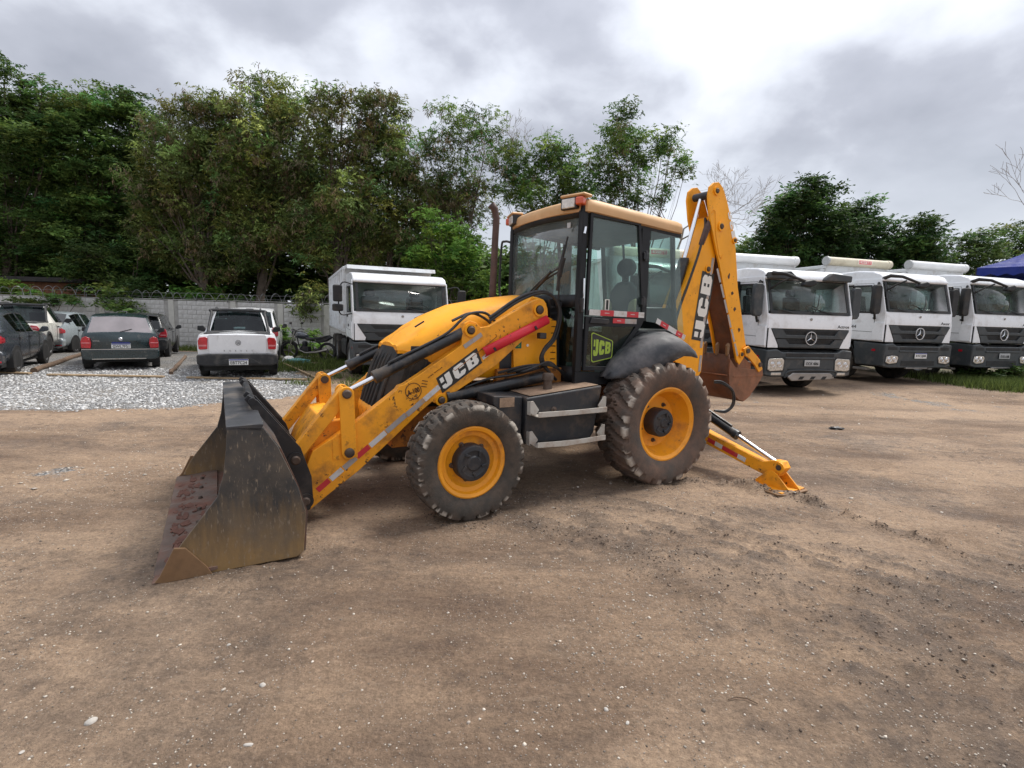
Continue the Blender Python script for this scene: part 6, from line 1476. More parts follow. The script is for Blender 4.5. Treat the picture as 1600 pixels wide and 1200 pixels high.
def mirrors(root, x, z, w, m_='car_plastic', L=.13):
    for s in (1, -1):
        b = B(); b.prism([(s * (w - .03), z - .03), (s * (w + .06), z - .05), (s * (w + L + .05), z - .01), (s * (w + L + .04), z + .10), (s * (w + .06), z + .11), (s * (w + .0), z + .02)], x - .05, x + .06, 'X'); b.build('door_mirror', m_, root, bevel=.02)
def lamp(root, poly, x, dx, m_, name='tail_light', bev=.01):
    for s in (1, -1):
        b = B(); b.prism([(s * y, z) for y, z in poly], x, x + dx, 'X'); b.build(name, m_, root, bevel=bev)
def side_details(root, w, zh, xs_gap, xs_handle, belt, zb):
    for s in (1, -1):
        for x in xs_gap:
            b = B(); b.tube([(x, s * (w + .001), belt - .05), (x - .01, s * (w + .004), (zb + belt) / 2), (x, s * (w - .012), zb + .06)], .0055, 4); b.build('door_gap', 'chassis_dark', root)
        for x in xs_handle:
            b = B(); b.span((x - .08, s * (w - .005), zh - .016), (x + .08, s * (w + .022), zh + .018)); b.build('door_handle', 'car_plastic', root, bevel=.006)
def underbody(root, x0, x1, w, z0=.20, z1=.42):
    b = B(); b.span((x0, -w, z0), (x1, w, z1)); b.build('underbody', 'chassis_dark', root)

# 1 pickup, facing away, white (plate EBT7C24)
def pickup(label, loc, rz, paint, name='pickup_truck', kind='robust'):
    t = empty(name, label, 'pickup', loc, rz, None, (1, 1, 1.07))
    st = [(-2.22, .79, .47, .95, .965, .70), (-2.19, .835, .42, .99, 1.00, .75), (-1.7, .845, .40, 1.0, 1.01, .76), (-.50, .845, .36, .985, 1.0, .76), (-.42, .845, .36, .985, 1.01, .72), (-.16, .845, .36, .985, 1.50, .56), (.30, .845, .36, .975, 1.53, .57), (.72, .845, .36, .965, 1.46, .55), (1.28, .84, .38, .95, .99, .66), (1.75, .81, .40, .88, .90, .64), (2.10, .74, .42, .76, .78, .56), (2.2, .66, .45, .68, .70, .5)]
    car_body(st, t, paint, side_glass=[5, 6], rear_glass=4, front_glass=7, gl='car_glass')
    arches(t, st, (-1.28, 1.38), .31, .845, trim='car_plastic')
    for x_ in (-1.28, 1.38):
        for y_ in (-.76, .76): car_wheel(t, x_, y_, .31)
    underbody(t, -2.1, 2.0, .72)
    # bed cover, tailgate, bumper
    b = B(); b.span((-2.10, -.70, 1.005), (-.46, .70, 1.02)); b.build('bed_cover', 'car_plastic', t)
    tg = bpy.data.objects.new('tailgate', None); link(tg, t)
    b = B(); b.prism([(-.60, .56), (-.615, .97), (-.58, 1.0), (.58, 1.0), (.615, .97), (.60, .56)], -2.235, -2.17, 'X'); b.build('tailgate_panel', paint, tg, bevel=.014)
    b = B(); b.prism([(-.845, .36), (-.85, .56), (-.62, .585), (.62, .585), (.85, .56), (.845, .36), (.70, .315), (-.70, .315)], -2.33, -2.12, 'X'); b.build('rear_bumper', 'car_plastic', t, bevel=.035, bseg=3)
    b = B(); b.prism([(-.46, .36), (-.30, .47), (.30, .47), (.46, .36)], -2.345, -2.33, 'X'); b.build('bumper_recess', 'car_plastic', t, bevel=.01)
    plate(t, -2.347, .405, 'EBT7C24' if kind == 'robust' else 'PXK2F61')
    if kind == 'robust':
        lamp(t, [(.635, .68), (.62, .92), (.66, .945), (.78, .93), (.815, .86), (.805, .69), (.78, .67)], -2.25, .10, 'taillight')
        lamp(t, [(.64, .735), (.64, .775), (.80, .775), (.80, .735)], -2.256, .02, 'taillight_pale', 'reverse_light')
        for i_, c_ in enumerate('ROBUST'):
            text(c_, frame((-2.237, -(i_ - 2.5) * -.115 * -1 if False else (2.5 - i_) * .115, .645), (0, -1, 0), (0, 0, 1)), .03, 'tailgate_letter', 'truck_dark', tg)
        fr = frame((-2.236, 0, .82), (0, -1, 0), (0, 0, 1))
        b = B(); b.T = fr; b.lathe([(.050, 0), (.058, .004), (.050, .004)], (0, 0, 0), 'Z', 24)
        for pl in ([(-.028, .042), (-.018, .042), (0, .006), (.018, .042), (.028, .042), (.005, -.004), (-.005, -.004)], [(-.042, .018), (-.034, .026), (-.018, -.024), (0, .0), (.018, -.024), (.034, .026), (.042, .018), (.020, -.046), (.0, -.014), (-.020, -.046)]): b.prism(pl, .0, .003, 'Z')
        b.build('round_emblem', 'truck_dark', tg)
    else:
        lamp(t, [(.60, .72), (.60, .93), (.66, .95), (.79, .93), (.83, .86), (.815, .72)], -2.25, .12, 'taillight')
        lamp(t, [(.66, .84), (.66, .91), (.78, .90), (.80, .84)], -2.262, .02, 'taillight_pale', 'reverse_light')
        lamp(t, [(.55, .44), (.55, .52), (.80, .52), (.80, .44)], -2.34, .02, 'taillight', 'rear_reflector')
    # black sport bar behind the cab, rails
    b = B(); b.tube([(-.78, .70, 1.0), (-.40, .62, 1.43), (-.30, .56, 1.52), (-.30, -.56, 1.52), (-.40, -.62, 1.43), (-.78, -.70, 1.0)], .035, 8); b.build('sport_bar', 'car_plastic', t)
    for s in (1, -1):
        b = B(); b.tube([(-.25, s * .52, 1.53), (-.1, s * .53, 1.575), (.6, s * .53, 1.57), (.75, s * .52, 1.50)], .018, 6); b.build('roof_rail', 'car_plastic', t)
        b = B(); b.prism([(-.95, .40), (.98, .40), (.98, .30), (-.95, .30)], s * .80, s * .865); b.build('sill_trim', 'car_plastic', t, bevel=.02)
    b = B(); b.span((-.20, -.17, 1.50), (-.24, .17, 1.535)); b.build('high_brake_light', 'taillight', t, bevel=.008)
    mirrors(t, .78, 1.0, .845, L=.16)
    side_details(t, .845, .86, (.78, -.25), (-.08,), .97, .36)
    seats(t, -.02, .72)
    return t
px_, py_ = -7.49, 14.05
pk = pickup('clean white pickup facing away with six dark letters across its tailgate', (px_, py_, float(relief(px_, py_))), R(117), 'paint_white')
px_, py_ = at_wheel(-14.95, 16.5, 120, -1.28, -.845)
pk2 = pickup('dusty white pickup with grey wheel arch trim, between the graphite and the silver car', (px_, py_, float(ground_z(px_, py_))), R(120), 'paint_offwhite', kind='arch')

def hatch(label, loc, rz, paint, st, spec):
    t = empty('parked_car', label, 'car', loc, rz, None, (1, 1, spec.get('sz', 1.0)))
    if spec.get('rg'): t['_rg'] = spec['rg']
    car_body(st, t, paint, side_glass=spec['side'], rear_glass=spec['rear'], front_glass=spec['front'], gl=spec.get('gl', 'car_glass'))
    if '_rg' in t: del t['_rg']
    w = spec['w']; r = spec.get('r', .30)
    arches(t, st, spec['axles'], r, w, trim=spec.get('trim'))
    for x_ in spec['axles']:
        for y_ in (-w + .09, w - .09): car_wheel(t, x_, y_, r, rimm=spec.get('rim', 'alloy'))
    underbody(t, st[0][0] + .1, st[-1][0] - .15, w - .12, .2, .42)
    seats(t, spec.get('seat', .05), .62, rear=spec.get('rseat'))
    mirrors(t, spec['mx'], spec['mz'], w, spec.get('mm', 'car_plastic'))
    side_details(t, w, spec['hz'], spec['gaps'], spec['handles'], st[3][3], .25)
    return t
# 2 dark green estate hatch, plate GWL7F51
st = [(-1.86, .77, .44, .93, .945, .72), (-1.84, .80, .36, .955, .97, .72), (-1.60, .81, .32, .945, 1.36, .60), (-1.35, .815, .30, .935, 1.42, .605), (-.35, .82, .28, .925, 1.44, .61), (-.22, .82, .28, .925, 1.44, .61), (.40, .82, .28, .92, 1.42, .60), (1.05, .82, .30, .90, .95, .66), (1.55, .79, .32, .82, .84, .62), (1.88, .70, .36, .66, .68, .5)]
px_, py_ = -11.29, 14.86
c = hatch('dark green hatchback with hazy rear window and rusty bumper edge, facing away', (px_, py_, float(relief(px_, py_))), R(125), 'paint_green', st, dict(side=[2, 3, 5], rear=1, front=6, w=.82, axles=(-1.30, 1.15), r=.285, mx=.75, mz=.92, hz=.82, gaps=(.55, -.35), handles=(-.15,), rim='plate_grey', rseat=-.85, rg='car_glass_clear'))
b = B(); b.prism([(-.80, .32), (-.815, .50), (-.80, .53), (.80, .53), (.815, .50), (.80, .32), (.70, .27), (-.70, .27)], -1.95, -1.74, 'X'); b.build('rear_bumper', 'paint_green', c, bevel=.03, bseg=3)
b = B(); b.span((-1.957, -.80, .525), (-1.90, .80, .548)); b.build('bumper_strip', 'steel', c, bevel=.006)
b = B(); b.span((-1.955, -.52, .285), (-1.94, .60, .305)); b.build('scraped_edge', 'step', c)
lamp(c, [(.62, .565), (.60, .70), (.62, .82), (.70, .87), (.78, .83), (.81, .72), (.80, .575)], -1.90, .12, 'taillight')
lamp(c, [(.625, .69), (.625, .715), (.80, .715), (.80, .69)], -1.905, .02, 'taillight_pale', 'reverse_light')
plate(c, -1.875, .625, 'GWL7F51')
b = B(); b.span((-1.885, -.19, .70), (-1.86, .19, .72)); b.build('plate_lamp_bar', 'plate_blue', c)
b = B(); b.lathe([(0, .012), (.035, .01), (.045, 0)], (0, 0, 0), 'X', 18); o = b.build('round_emblem', 'silver', c); o.location = (-1.875, 0, .80); o.rotation_euler = (0, 0, math.pi)
text('CORSA', frame((-1.873, .50, .755), (0, -1, 0), (0, 0, 1)), .03, 'boot_lettering', 'silver', c)
b = B(); b.tube([(-1.86, .0, .99), (-1.80, -.25, 1.06)], .008, 5); b.build('rear_wiper', 'car_plastic', c)
# 3 dark grey hatch with roof bars behind the green one
st = [(-1.90, .78, .44, .93, .95, .72), (-1.87, .81, .38, .96, .98, .72), (-1.62, .825, .34, .96, 1.40, .60), (-1.35, .83, .30, .95, 1.46, .605), (-.40, .835, .28, .94, 1.48, .61), (-.28, .835, .28, .94, 1.48, .61), (.45, .835, .28, .93, 1.45, .60), (1.10, .835, .30, .91, .96, .66), (1.6, .80, .32, .83, .85, .62), (1.95, .70, .36, .66, .68, .5)]
px_, py_ = at_wheel(-11.8, 17.6, 118, -1.30, -.835)
c = hatch('dark grey hatchback with roof bars, parked beyond the green hatchback', (px_, py_, float(ground_z(px_, py_))), R(118), 'paint_grey', st, dict(side=[2, 3, 5], rear=1, front=6, w=.835, axles=(-1.28, 1.2), r=.30, mx=.80, mz=.96, hz=.84, gaps=(.6, -.34), handles=(-.15,), rseat=-.85))
b = B(); b.prism([(-.81, .34), (-.83, .62), (-.78, .66), (.78, .66), (.83, .62), (.81, .34), (.70, .28), (-.70, .28)], -2.0, -1.78, 'X'); b.build('rear_bumper', 'car_plastic', c, bevel=.04, bseg=3)
lamp(c, [(.60, .72), (.60, .80), (.68, .90), (.74, 1.0), (.80, .98), (.83, .84), (.82, .72)], -1.95, .16, 'taillight')
lamp(c, [(.64, .77), (.64, .81), (.80, .81), (.80, .77)], -1.955, .02, 'taillight_pale', 'reverse_light')
b = B(); b.prism([(-1.60, 1.44), (-1.78, 1.45), (-1.80, 1.43), (-1.62, 1.41)], -.58, .58); b.build('roof_spoiler', 'paint_grey', c, bevel=.01)
for s in (1, -1):
    b = B(); b.tube([(-1.3, s * .56, 1.47), (-1.2, s * .57, 1.52), (.2, s * .57, 1.53), (.35, s * .56, 1.46)], .014, 6); b.build('roof_bar', 'silver', c)
# 4 white hatch behind the pickup
st = [(-1.95, .78, .44, 1.0, 1.02, .72), (-1.92, .82, .38, 1.03, 1.05, .74), (-1.66, .83, .34, 1.03, 1.54, .66), (-1.30, .84, .30, 1.02, 1.62, .67), (-.40, .845, .28, 1.0, 1.64, .67), (-.28, .845, .28, 1.0, 1.64, .67), (.45, .845, .28, .99, 1.60, .66), (1.20, .845, .30, .96, 1.02, .68), (1.7, .81, .32, .88, .90, .62), (2.05, .70, .36, .70, .72, .5)]
px_, py_ = -9.25, 18.4
c = hatch('tall white hatchback parked directly beyond the white pickup, against the wall', (px_, py_, float(ground_z(px_, py_))), R(112), 'paint_white', st, dict(sz=1.07, side=[2, 3, 5], rear=1, front=6, w=.845, axles=(-1.28, 1.25), r=.31, mx=.85, mz=1.02, hz=.88, gaps=(.6, -.34), handles=(-.15,), rseat=-.85))
b = B(); b.prism([(-.82, .34), (-.84, .55), (.84, .55), (.82, .34), (.70, .28), (-.70, .28)], -2.04, -1.83, 'X'); b.build('rear_bumper', 'paint_white', c, bevel=.04, bseg=3)
lamp(c, [(.70, .80), (.66, 1.02), (.70, 1.08), (.80, 1.04), (.84, .90), (.83, .80)], -2.0, .18, 'taillight')
b = B(); b.prism([(-.16, 1.56), (-.10, 1.62), (.10, 1.62), (.16, 1.56), (.14, 1.52), (-.14, 1.52)], -1.72, -1.66, 'X'); b.build('rear_spoiler_lamp', 'car_plastic', c, bevel=.01)
# 5 graphite sedan at the left edge, 6 silver sedan
def sedan(label, wx, wy, a, paint, sc=1.0, lamps='graph'):
    st = [(-2.15, .74, .44, .92, .94, .62), (-2.12, .82, .36, .99, 1.01, .70), (-1.70, .84, .32, 1.02, 1.05, .72), (-1.62, .845, .31, 1.0, 1.06, .70), (-1.02, .85, .30, .97, 1.42, .58), (-.62, .855, .28, .95, 1.47, .585), (-.28, .855, .28, .94, 1.48, .59), (-.20, .855, .28, .94, 1.48, .59), (.40, .855, .28, .93, 1.44, .58), (1.08, .85, .30, .91, .96, .66), (1.65, .82, .32, .83, .85, .62), (2.05, .72, .36, .68, .70, .52)]
    px_, py_ = at_wheel(wx, wy, a, -1.30, -.855)
    c = hatch(label, (px_, py_, float(ground_z(px_, py_))), R(a), paint, st, dict(side=[4, 5, 7], rear=3, front=8, w=.855, axles=(-1.30, 1.28), r=.31, mx=.80, mz=.96, hz=.84, gaps=(.68, -.24, -1.05), handles=(-.10, -.95), rseat=-.85, mm=paint))
    b = B(); b.prism([(-.83, .32), (-.85, .52), (-.80, .60), (.80, .60), (.85, .52), (.83, .32), (.70, .25), (-.70, .25)], -2.24, -2.0, 'X'); b.build('rear_bumper', paint, c, bevel=.05, bseg=3)
    lamp(c, [(.42, .78), (.42, .86), (.60, .93), (.80, .93), (.83, .84), (.82, .76)], -2.20, .24, 'taillight')
    lamp(c, [(.50, .79), (.50, .84), (.62, .87), (.66, .80)], -2.207, .02, 'taillight_pale', 'reverse_light')
    lamp(c, [(.50, .33), (.50, .37), (.80, .37), (.80, .33)], -2.247, .02, 'taillight', 'rear_reflector')
    plate(c, -2.19, .72, 'QNZ6E20' if lamps == 'graph' else 'HDT9C47')
    b = B(); b.tube([(-.3, 0, 1.50), (-.42, 0, 1.66)], .006, 5); b.build('aerial', 'car_plastic', c)
    return c
sedan('graphite grey saloon cut off by the left edge of the photo', -11.75, 12.1, 121, 'paint_graphite')
sedan('silver saloon parked close to the block wall beyond the dusty pickup', -15.8, 18.5, 110, 'paint_silver', lamps='s')

# ------------------------------------------------------------------ motorcycle
mc = empty('motorcycle', 'black motorcycle leaning on its stand in the weeds before the wall', 'motorcycle', (-7.2, 18.0, 0.0), R(172), None, (1.08, 1.08, 1.08))
for x_ in (.66, -.66):
    w0 = bpy.data.objects.new('wheel', None); link(w0, mc); w0.location = (x_, 0, .30)
    b = B(); b.lathe([(.235, -.03), (.27, -.045), (.30, -.02), (.30, .02), (.27, .045), (.235, .03)], (0, 0, 0), 'Y', 28); b.build('tyre', 'car_tyre', w0)
    b = B(); b.lathe([(.22, -.02), (.24, -.02), (.24, .02), (.22, .02), (.22, -.02)], (0, 0, 0), 'Y', 28)
    b.build('rim', 'truck_dark', w0)
    b = B()
    for k in range(5):
        a = k * 1.2566; b.tube([(.03 * math.cos(a), 0, .03 * math.sin(a)), (.225 * math.cos(a), 0, .225 * math.sin(a))], .012, 5)
    b.lathe([(0, -.05), (.05, -.04), (.05, .04), (0, .05)], (0, 0, 0), 'Y', 12); b.build('spokes', 'steel', w0)
b = B()
for s in (1, -1): b.tube([(.66, s * .07, .30), (.42, s * .07, .92)], .022, 8)
b.tube([(.46, -.10, .80), (.46, .10, .80)], .02, 6); b.build('front_fork', 'steel', mc)
b = B(); b.lathe([(.33, -.05), (.345, 0), (.33, .05)], (.66, 0, .30), 'Y', 12, R(40), R(150)); b.build('front_mudguard', 'black', mc, smooth=50, solid=.006)
b = B(); b.tube([(.42, 0, .86), (.1, 0, .70), (-.3, 0, .62), (-.45, 0, .50)], .025, 8); b.tube([(.40, 0, .80), (.25, 0, .35), (-.2, 0, .30), (-.45, 0, .48)], .02, 8)
for s in (1, -1): b.tube([(-.2, s * .06, .38), (-.66, s * .08, .30)], .018, 6)
b.build('motorcycle_frame', 'black', mc)
b = B(); b.lathe([(.0, -.26), (.06, -.25), (.13, -.12), (.155, .05), (.14, .20), (.07, .28), (0, .29)], (0, 0, 0), 'X', 20); o = b.build('fuel_tank', 'paint_graphite', mc, smooth=60); o.location = (.20, 0, .80); o.scale = (.85, .85, .8); o.rotation_euler = (0, R(-8), 0)
b = B(); b.prism([(.02, .76), (-.10, .73), (-.45, .78), (-.72, .84), (-.74, .80), (-.45, .70), (-.08, .66), (.04, .70)], -.12, .12); b.build('saddle', 'car_plastic', mc, bevel=.03)
b = B(); b.prism([(-.30, .70), (-.75, .82), (-.85, .76), (-.62, .62), (-.35, .58)], -.09, .09); b.build('tail_fairing', 'black', mc, bevel=.02)
b = B(); b.span((-.05, -.10, .30), (.25, .10, .45)); b.lathe([(0, -.02), (.075, 0), (.08, .15), (.06, .2), (0, .2)], (.12, 0, .42), 'Z', 14)
for k in range(4): b.lathe([(.095, 0), (.095, .01), (0, .01)], (.12, 0, .47 + k * .03), 'Z', 14)
b.build('engine', 'hub', mc, bevel=.008)
b = B(); b.tube([(.20, .09, .46), (.26, .12, .34), (.05, .13, .25), (-.35, .14, .28), (-.75, .15, .38)], [.02, .02, .022, .035, .038], 10); b.build('silencer', 'steel', mc)
b = B(); b.tube([(.34, -.36, .98), (.40, -.22, 1.0), (.40, 0, .96), (.40, .22, 1.0), (.34, .36, .98)], .013, 8); b.build('handlebar', 'black', mc)
for s in (1, -1):
    b = B(); b.tube([(.37, s * .26, 1.0), (.39, s * .30, 1.16)], .006, 5); b.box((.39, s * .33, 1.19), (.02, .12, .07)); b.build('mirror', 'black', mc, bevel=.008)
b = B(); b.lathe([(0, -.10), (.06, -.08), (.085, 0), (.085, .02), (0, .03)], (.50, 0, .88), 'X', 16); b.build('headlamp', 'black', mc)
b = B(); b.tube([(-.1, .10, .30), (-.05, .24, .02)], .012, 6); b.build('side_stand', 'black', mc)
mc.rotation_euler = (R(0), R(0), R(172))
# ------------------------------------------------------------------ block wall with razor wire
wall = empty('block_wall', 'grey concrete block wall with pillars and coiled razor wire, behind the parked cars', 'wall', (0, 22.5, 0))
WX0, WX1, WZ0, WZ1 = -33.0, -1.0, -0.25, 2.02
b = B(); b.span((WX0, -.06, WZ0), (WX1, .06, WZ1 - .005)); b.build('mortar_core', 'mortar', wall)
pil = [-32.2, -28.4, -25.2, -21.6, -17.92, -14.9, -12.2, -10.15, -8.15, -5.6, -2.8]
for x_ in pil:
    b = B(); b.span((x_ - .12, -.085, WZ0), (x_ + .12, .085, WZ1 + .03 * math.sin(x_ * 7))); b.build('pillar', 'pillar', wall, bevel=.012)
b = B()
for x0, x1, z in ((WX0, -17.9, 2.02), (-17.9, -12.2, 2.035), (-12.2, WX1, 2.05)): b.span((x0, -.09, z), (x1, .09, z + .035))
b.build('coping', 'mortar', wall, bevel=.008)
def block_me(w, name):
    bm = bmesh.new(); bmesh.ops.create_cube(bm, size=1)
    for v in bm.verts: v.co = Vector((v.co.x * w, v.co.y * .15, v.co.z * .183))
    bmesh.ops.bevel(bm, geom=[e_ for e_ in bm.edges if abs((e_.verts[0].co - e_.verts[1].co).y) < 1e-6 and e_.verts[0].co.y < 0], offset=.007, segments=1, affect='EDGES')
    me = bpy.data.meshes.new(name); bm.to_mesh(me); bm.free(); finish(me, ['block'], 40); return me
full, half_ = block_me(.385, 'block'), block_me(.187, 'half_block')
rest = B(); nb = 0; rr_ = random.Random(3)
cells = []
for r_ in range(11):
    z = WZ1 - .10 - r_ * .197
    x = WX0 + (.2 if r_ % 2 else 0)
    while x < WX1 - .4:
        cells.append((r_, x + .2, z)); x += .40
for r_, x, z in cells:
    near = [p_ for p_ in pil if abs(p_ - x) < .31]
    w_me = full
    if near:
        p_ = near[0]
        if abs(p_ - x) < .13: continue
        x = x + (.10 if x > p_ else -.10); w_me = half_
    jx, jy = rr_.uniform(-.004, .004), rr_.uniform(-.004, .003)
    if -22.3 < x < -7.9 and nb < 290 and r_ < 9:
        o = bpy.data.objects.new('block', w_me); link(o, wall); o.location = (x + jx, jy, z + rr_.uniform(-.003, .003)); o.rotation_euler = (0, rr_.uniform(-.006, .006), rr_.uniform(-.008, .008)); nb += 1
    else:
        rest.box((x, 0, z), (.385 if w_me is full else .187, .15, .183))
o = rest.build('blocks', 'block', wall, smooth=None); o['kind'] = 'stuff'
pts = []; rr_ = random.Random(5)
n_t = 64; per = 14
for i in range(n_t * per):
    a = 2 * math.pi * i / per
    rad = .20 + .03 * math.sin(i * .021) + .02 * math.sin(i * .13)
    x = -32 + i / per * .47 + .07 * math.sin(a * .37)
    pts.append((x, .06 * math.sin(i * .03) + rad * math.sin(a) * .55, 2.22 + .05 * math.sin(i * .017 + 1) + rad * math.cos(a)))
b = B(); b.tube(pts, .0105, 4, False); b.build('razor_wire', 'wire', wall)
b = B(); b.tube([(x, 0, 2.15 + .02 * math.sin(x)) for x in np.arange(-32, -1.5, 1.0)], .006, 4, False); b.tube([(x, 0, 2.34 + .02 * math.sin(x * 1.3)) for x in np.arange(-32, -1.5, 1.0)], .006, 4, False); b.build('strand_wire', 'wire', wall)

# shed behind the wall
sh = empty('brick_shed', 'low red brick shed with dark flat roof behind the wall at far left', 'shed', (-23.2, 26.5, 0))
b = B(); b.span((-3.2, -1.2, 0), (2.4, -1.05, 2.75)); b.span((2.25, -1.2, 0), (2.4, 1.5, 2.75)); b.build('brick_walls', 'brick', sh)
b = B(); b.span((-3.6, -1.6, 2.76), (2.8, 1.8, 2.98)); b.build('roof', 'roof_dark', sh, bevel=.02)

# timber on the gravel
def log(x0, y0, x1, y1, r_, label, m_='log', name='timber_log'):
    z0, z1 = float(relief(np.array(x0), np.array(y0))) + r_ * .8, float(relief(np.array(x1), np.array(y1))) + r_ * .8
    n = 9; rr2 = random.Random(int(x0 * 10))
    L_ = Vector((x1 - x0, y1 - y0, z1 - z0))
    b = B(); b.tube([(L_.x * k / n + rr2.uniform(-.02, .02), L_.y * k / n + rr2.uniform(-.02, .02), L_.z * k / n) for k in range(n + 1)], [r_ * rr2.uniform(.88, 1.08) for _ in range(n + 1)], 12)
    o = b.build(name, m_, smooth=50); o.location = (x0, y0, z0); tag(o, label, 'log' if m_ == 'log' else 'plank')
log(-11.55, 12.25, -14.6, 17.4, .065, 'round dark log lying between the graphite saloon and the green hatchback')
log(-8.45, 12.55, -11.1, 17.3, .052, 'thin dark log lying between the green hatchback and the white pickup')
def board(x0, y0, x1, y1, label, w=.10):
    z0 = float(relief(np.array(x0), np.array(y0))) + .02; z1 = float(relief(np.array(x1), np.array(y1))) + .02
    d_ = math.hypot(x1 - x0, y1 - y0); b = B()
    n = 6; rr2 = random.Random(int(x0 * 7))
    rows = [[(d_ * k / n, s * w / 2 + rr2.uniform(-.006, .006), zz) for s, zz in ((1, -.02), (1, .015), (-1, .015), (-1, -.02), (1, -.02))] for k in range(n + 1)]
    b.grid(rows); b.quad(*rows[0][:4]); b.quad(*rows[-1][:4])
    o = b.build('plank', 'plank', smooth=None); o.location = (x0, y0, z0 + .015); o.rotation_euler = (0, -math.atan2(z1 - z0, d_), math.atan2(y1 - y0, x1 - x0)); tag(o, label, 'plank')
board(-10.75, 11.75, -8.2, 11.95, 'pale plank half sunk in gravel in front of the green hatchback')
board(-7.65, 11.95, -4.95, 12.2, 'pale plank lying on the gravel just behind the white pickup tyres')
board(-13.6, 12.0, -11.3, 11.9, 'dark grey plank at the left edge behind the graphite saloon')
board(-4.85, 12.6, -7.15, 15.9, 'thin edging board along the right side of the gravel pad', .05)

# blue canopy
cn = empty('blue_canopy', 'deep blue market canopy behind the truck at the right edge', 'canopy', (16.7, 19.0, 0))
e1 = Vector((.66, -.75, 0)).normalized() * 4; e2 = Vector((.75, .66, 0)).normalized() * 4
cs = [Vector((0, 0, 3.95)), e1 + Vector((0, 0, 3.95)), e1 + e2 + Vector((0, 0, 3.95)), e2 + Vector((0, 0, 3.95))]; ap = (e1 + e2) / 2 + Vector((0, 0, 5.25))
b = B()
for i in range(4):
    a_, c_ = cs[i], cs[(i + 1) % 4]
    rows = []
    for k in range(7):
        t_ = k / 6; p0 = a_.lerp(ap, t_); p1 = c_.lerp(ap, t_)
        rows.append([tuple(p0.lerp(p1, j / 8) - Vector((0, 0, .16 * math.sin(math.pi * t_) + .05 * math.sin(math.pi * j / 8) * (1 - t_)))) for j in range(9)])
    b.grid(rows)
b.build('canopy_roof', 'canvas_blue', cn, smooth=40)
b = B()
for i in range(4):
    a_, c_ = cs[i], cs[(i + 1) % 4]
    for j in range(10):
        p0, p1 = a_.lerp(c_, j / 10), a_.lerp(c_, (j + 1) / 10); pm = (p0 + p1) / 2
        b.add([p0, p1, p1 - Vector((0, 0, .22)), pm - Vector((0, 0, .30)), p0 - Vector((0, 0, .22))], [(0, 1, 2, 3, 4)])
b.build('valance', 'canvas_blue', cn)
for c_ in cs:
    b = B(); b.tube([(c_.x, c_.y, .1), tuple(c_)], .025, 6); b.build('canopy_leg', 'truck_dark', cn)

# odds and ends near the motorcycle
def heap(name, label, cat, x, y, s, mat_, seed):
    bm = bmesh.new(); bmesh.ops.create_icosphere(bm, subdivisions=3, radius=1)
    for v in bm.verts:
        q = 1 + .45 * noise.noise(v.co * 2.2 + Vector((seed, 0, 0))) + .15 * noise.noise(v.co * 6)
        v.co = Vector((v.co.x * s[0] * q, v.co.y * s[1] * q, max(-.02, v.co.z * s[2] * q)))
    me = bpy.data.meshes.new(name); bm.to_mesh(me); bm.free(); finish(me, [mat_], 60)
    o = bpy.data.objects.new(name, me); link(o); o.location = (x, y, float(relief(np.array(x), np.array(y))) + .02); tag(o, label, cat)
heap('cloth_heap', 'crumpled teal cloth on the ground in front of the motorcycle', 'cloth', -7.0, 16.6, (.42, .22, .10), 'teal', 2)
heap('sack', 'small white sack lying on the teal cloth before the motorcycle', 'sack', -7.35, 16.75, (.20, .16, .16), 'white_bag', 5)
heap('litter', 'small scrap of dark litter on the open dirt right of the loader', 'litter', 5.45, 8.42, (.11, .05, .03), 'black', 8)
b = B(); b.tube([(0, 0, .012), (.04, .014, .014), (.09, .01, .013), (.125, -.02, .012)], .003, 5); o = b.build('twig', 'log'); o.location = (1.02, 2.12, 0.0); tag(o, 'thin curved dark twig on the dirt at the lower right of centre', 'twig')

# ------------------------------------------------------------------ foliage
def leaf_mat(name, c1, c2, trans=.35):
    m_ = bpy.data.materials.new(name); m_.use_nodes = True; t_ = m_.node_tree; t_.nodes.clear()
    o_ = t_.nodes.new('ShaderNodeOutputMaterial'); g_ = t_.nodes.new('ShaderNodeNewGeometry')
    rp = t_.nodes.new('ShaderNodeValToRGB'); rp.color_ramp.elements[0].color = (*c1, 1); rp.color_ramp.elements[1].color = (*c2, 1)
    t_.links.new(g_.outputs['Random Per Island'], rp.inputs[0])
    at_ = t_.nodes.new('ShaderNodeAttribute'); at_.attribute_name = 'tint'
    mm_ = t_.nodes.new('ShaderNodeMixRGB'); mm_.blend_type = 'MULTIPLY'; mm_.inputs[0].default_value = 1
    t_.links.new(rp.outputs[0], mm_.inputs[1]); t_.links.new(at_.outputs['Color'], mm_.inputs[2])
    d_ = t_.nodes.new('ShaderNodeBsdfPrincipled'); d_.inputs['Roughness'].default_value = .6; d_.inputs['Specular IOR Level'].default_value = .25
    tr_ = t_.nodes.new('ShaderNodeBsdfTranslucent'); mx_ = t_.nodes.new('ShaderNodeMixShader'); mx_.inputs[0].default_value = trans
    t_.links.new(mm_.outputs[0], d_.inputs['Base Color']); t_.links.new(mm_.outputs[0], tr_.inputs[0])
    t_.links.new(d_.outputs[0], mx_.inputs[1]); t_.links.new(tr_.outputs[0], mx_.inputs[2]); t_.links.new(mx_.outputs[0], o_.inputs[0])
    return m_
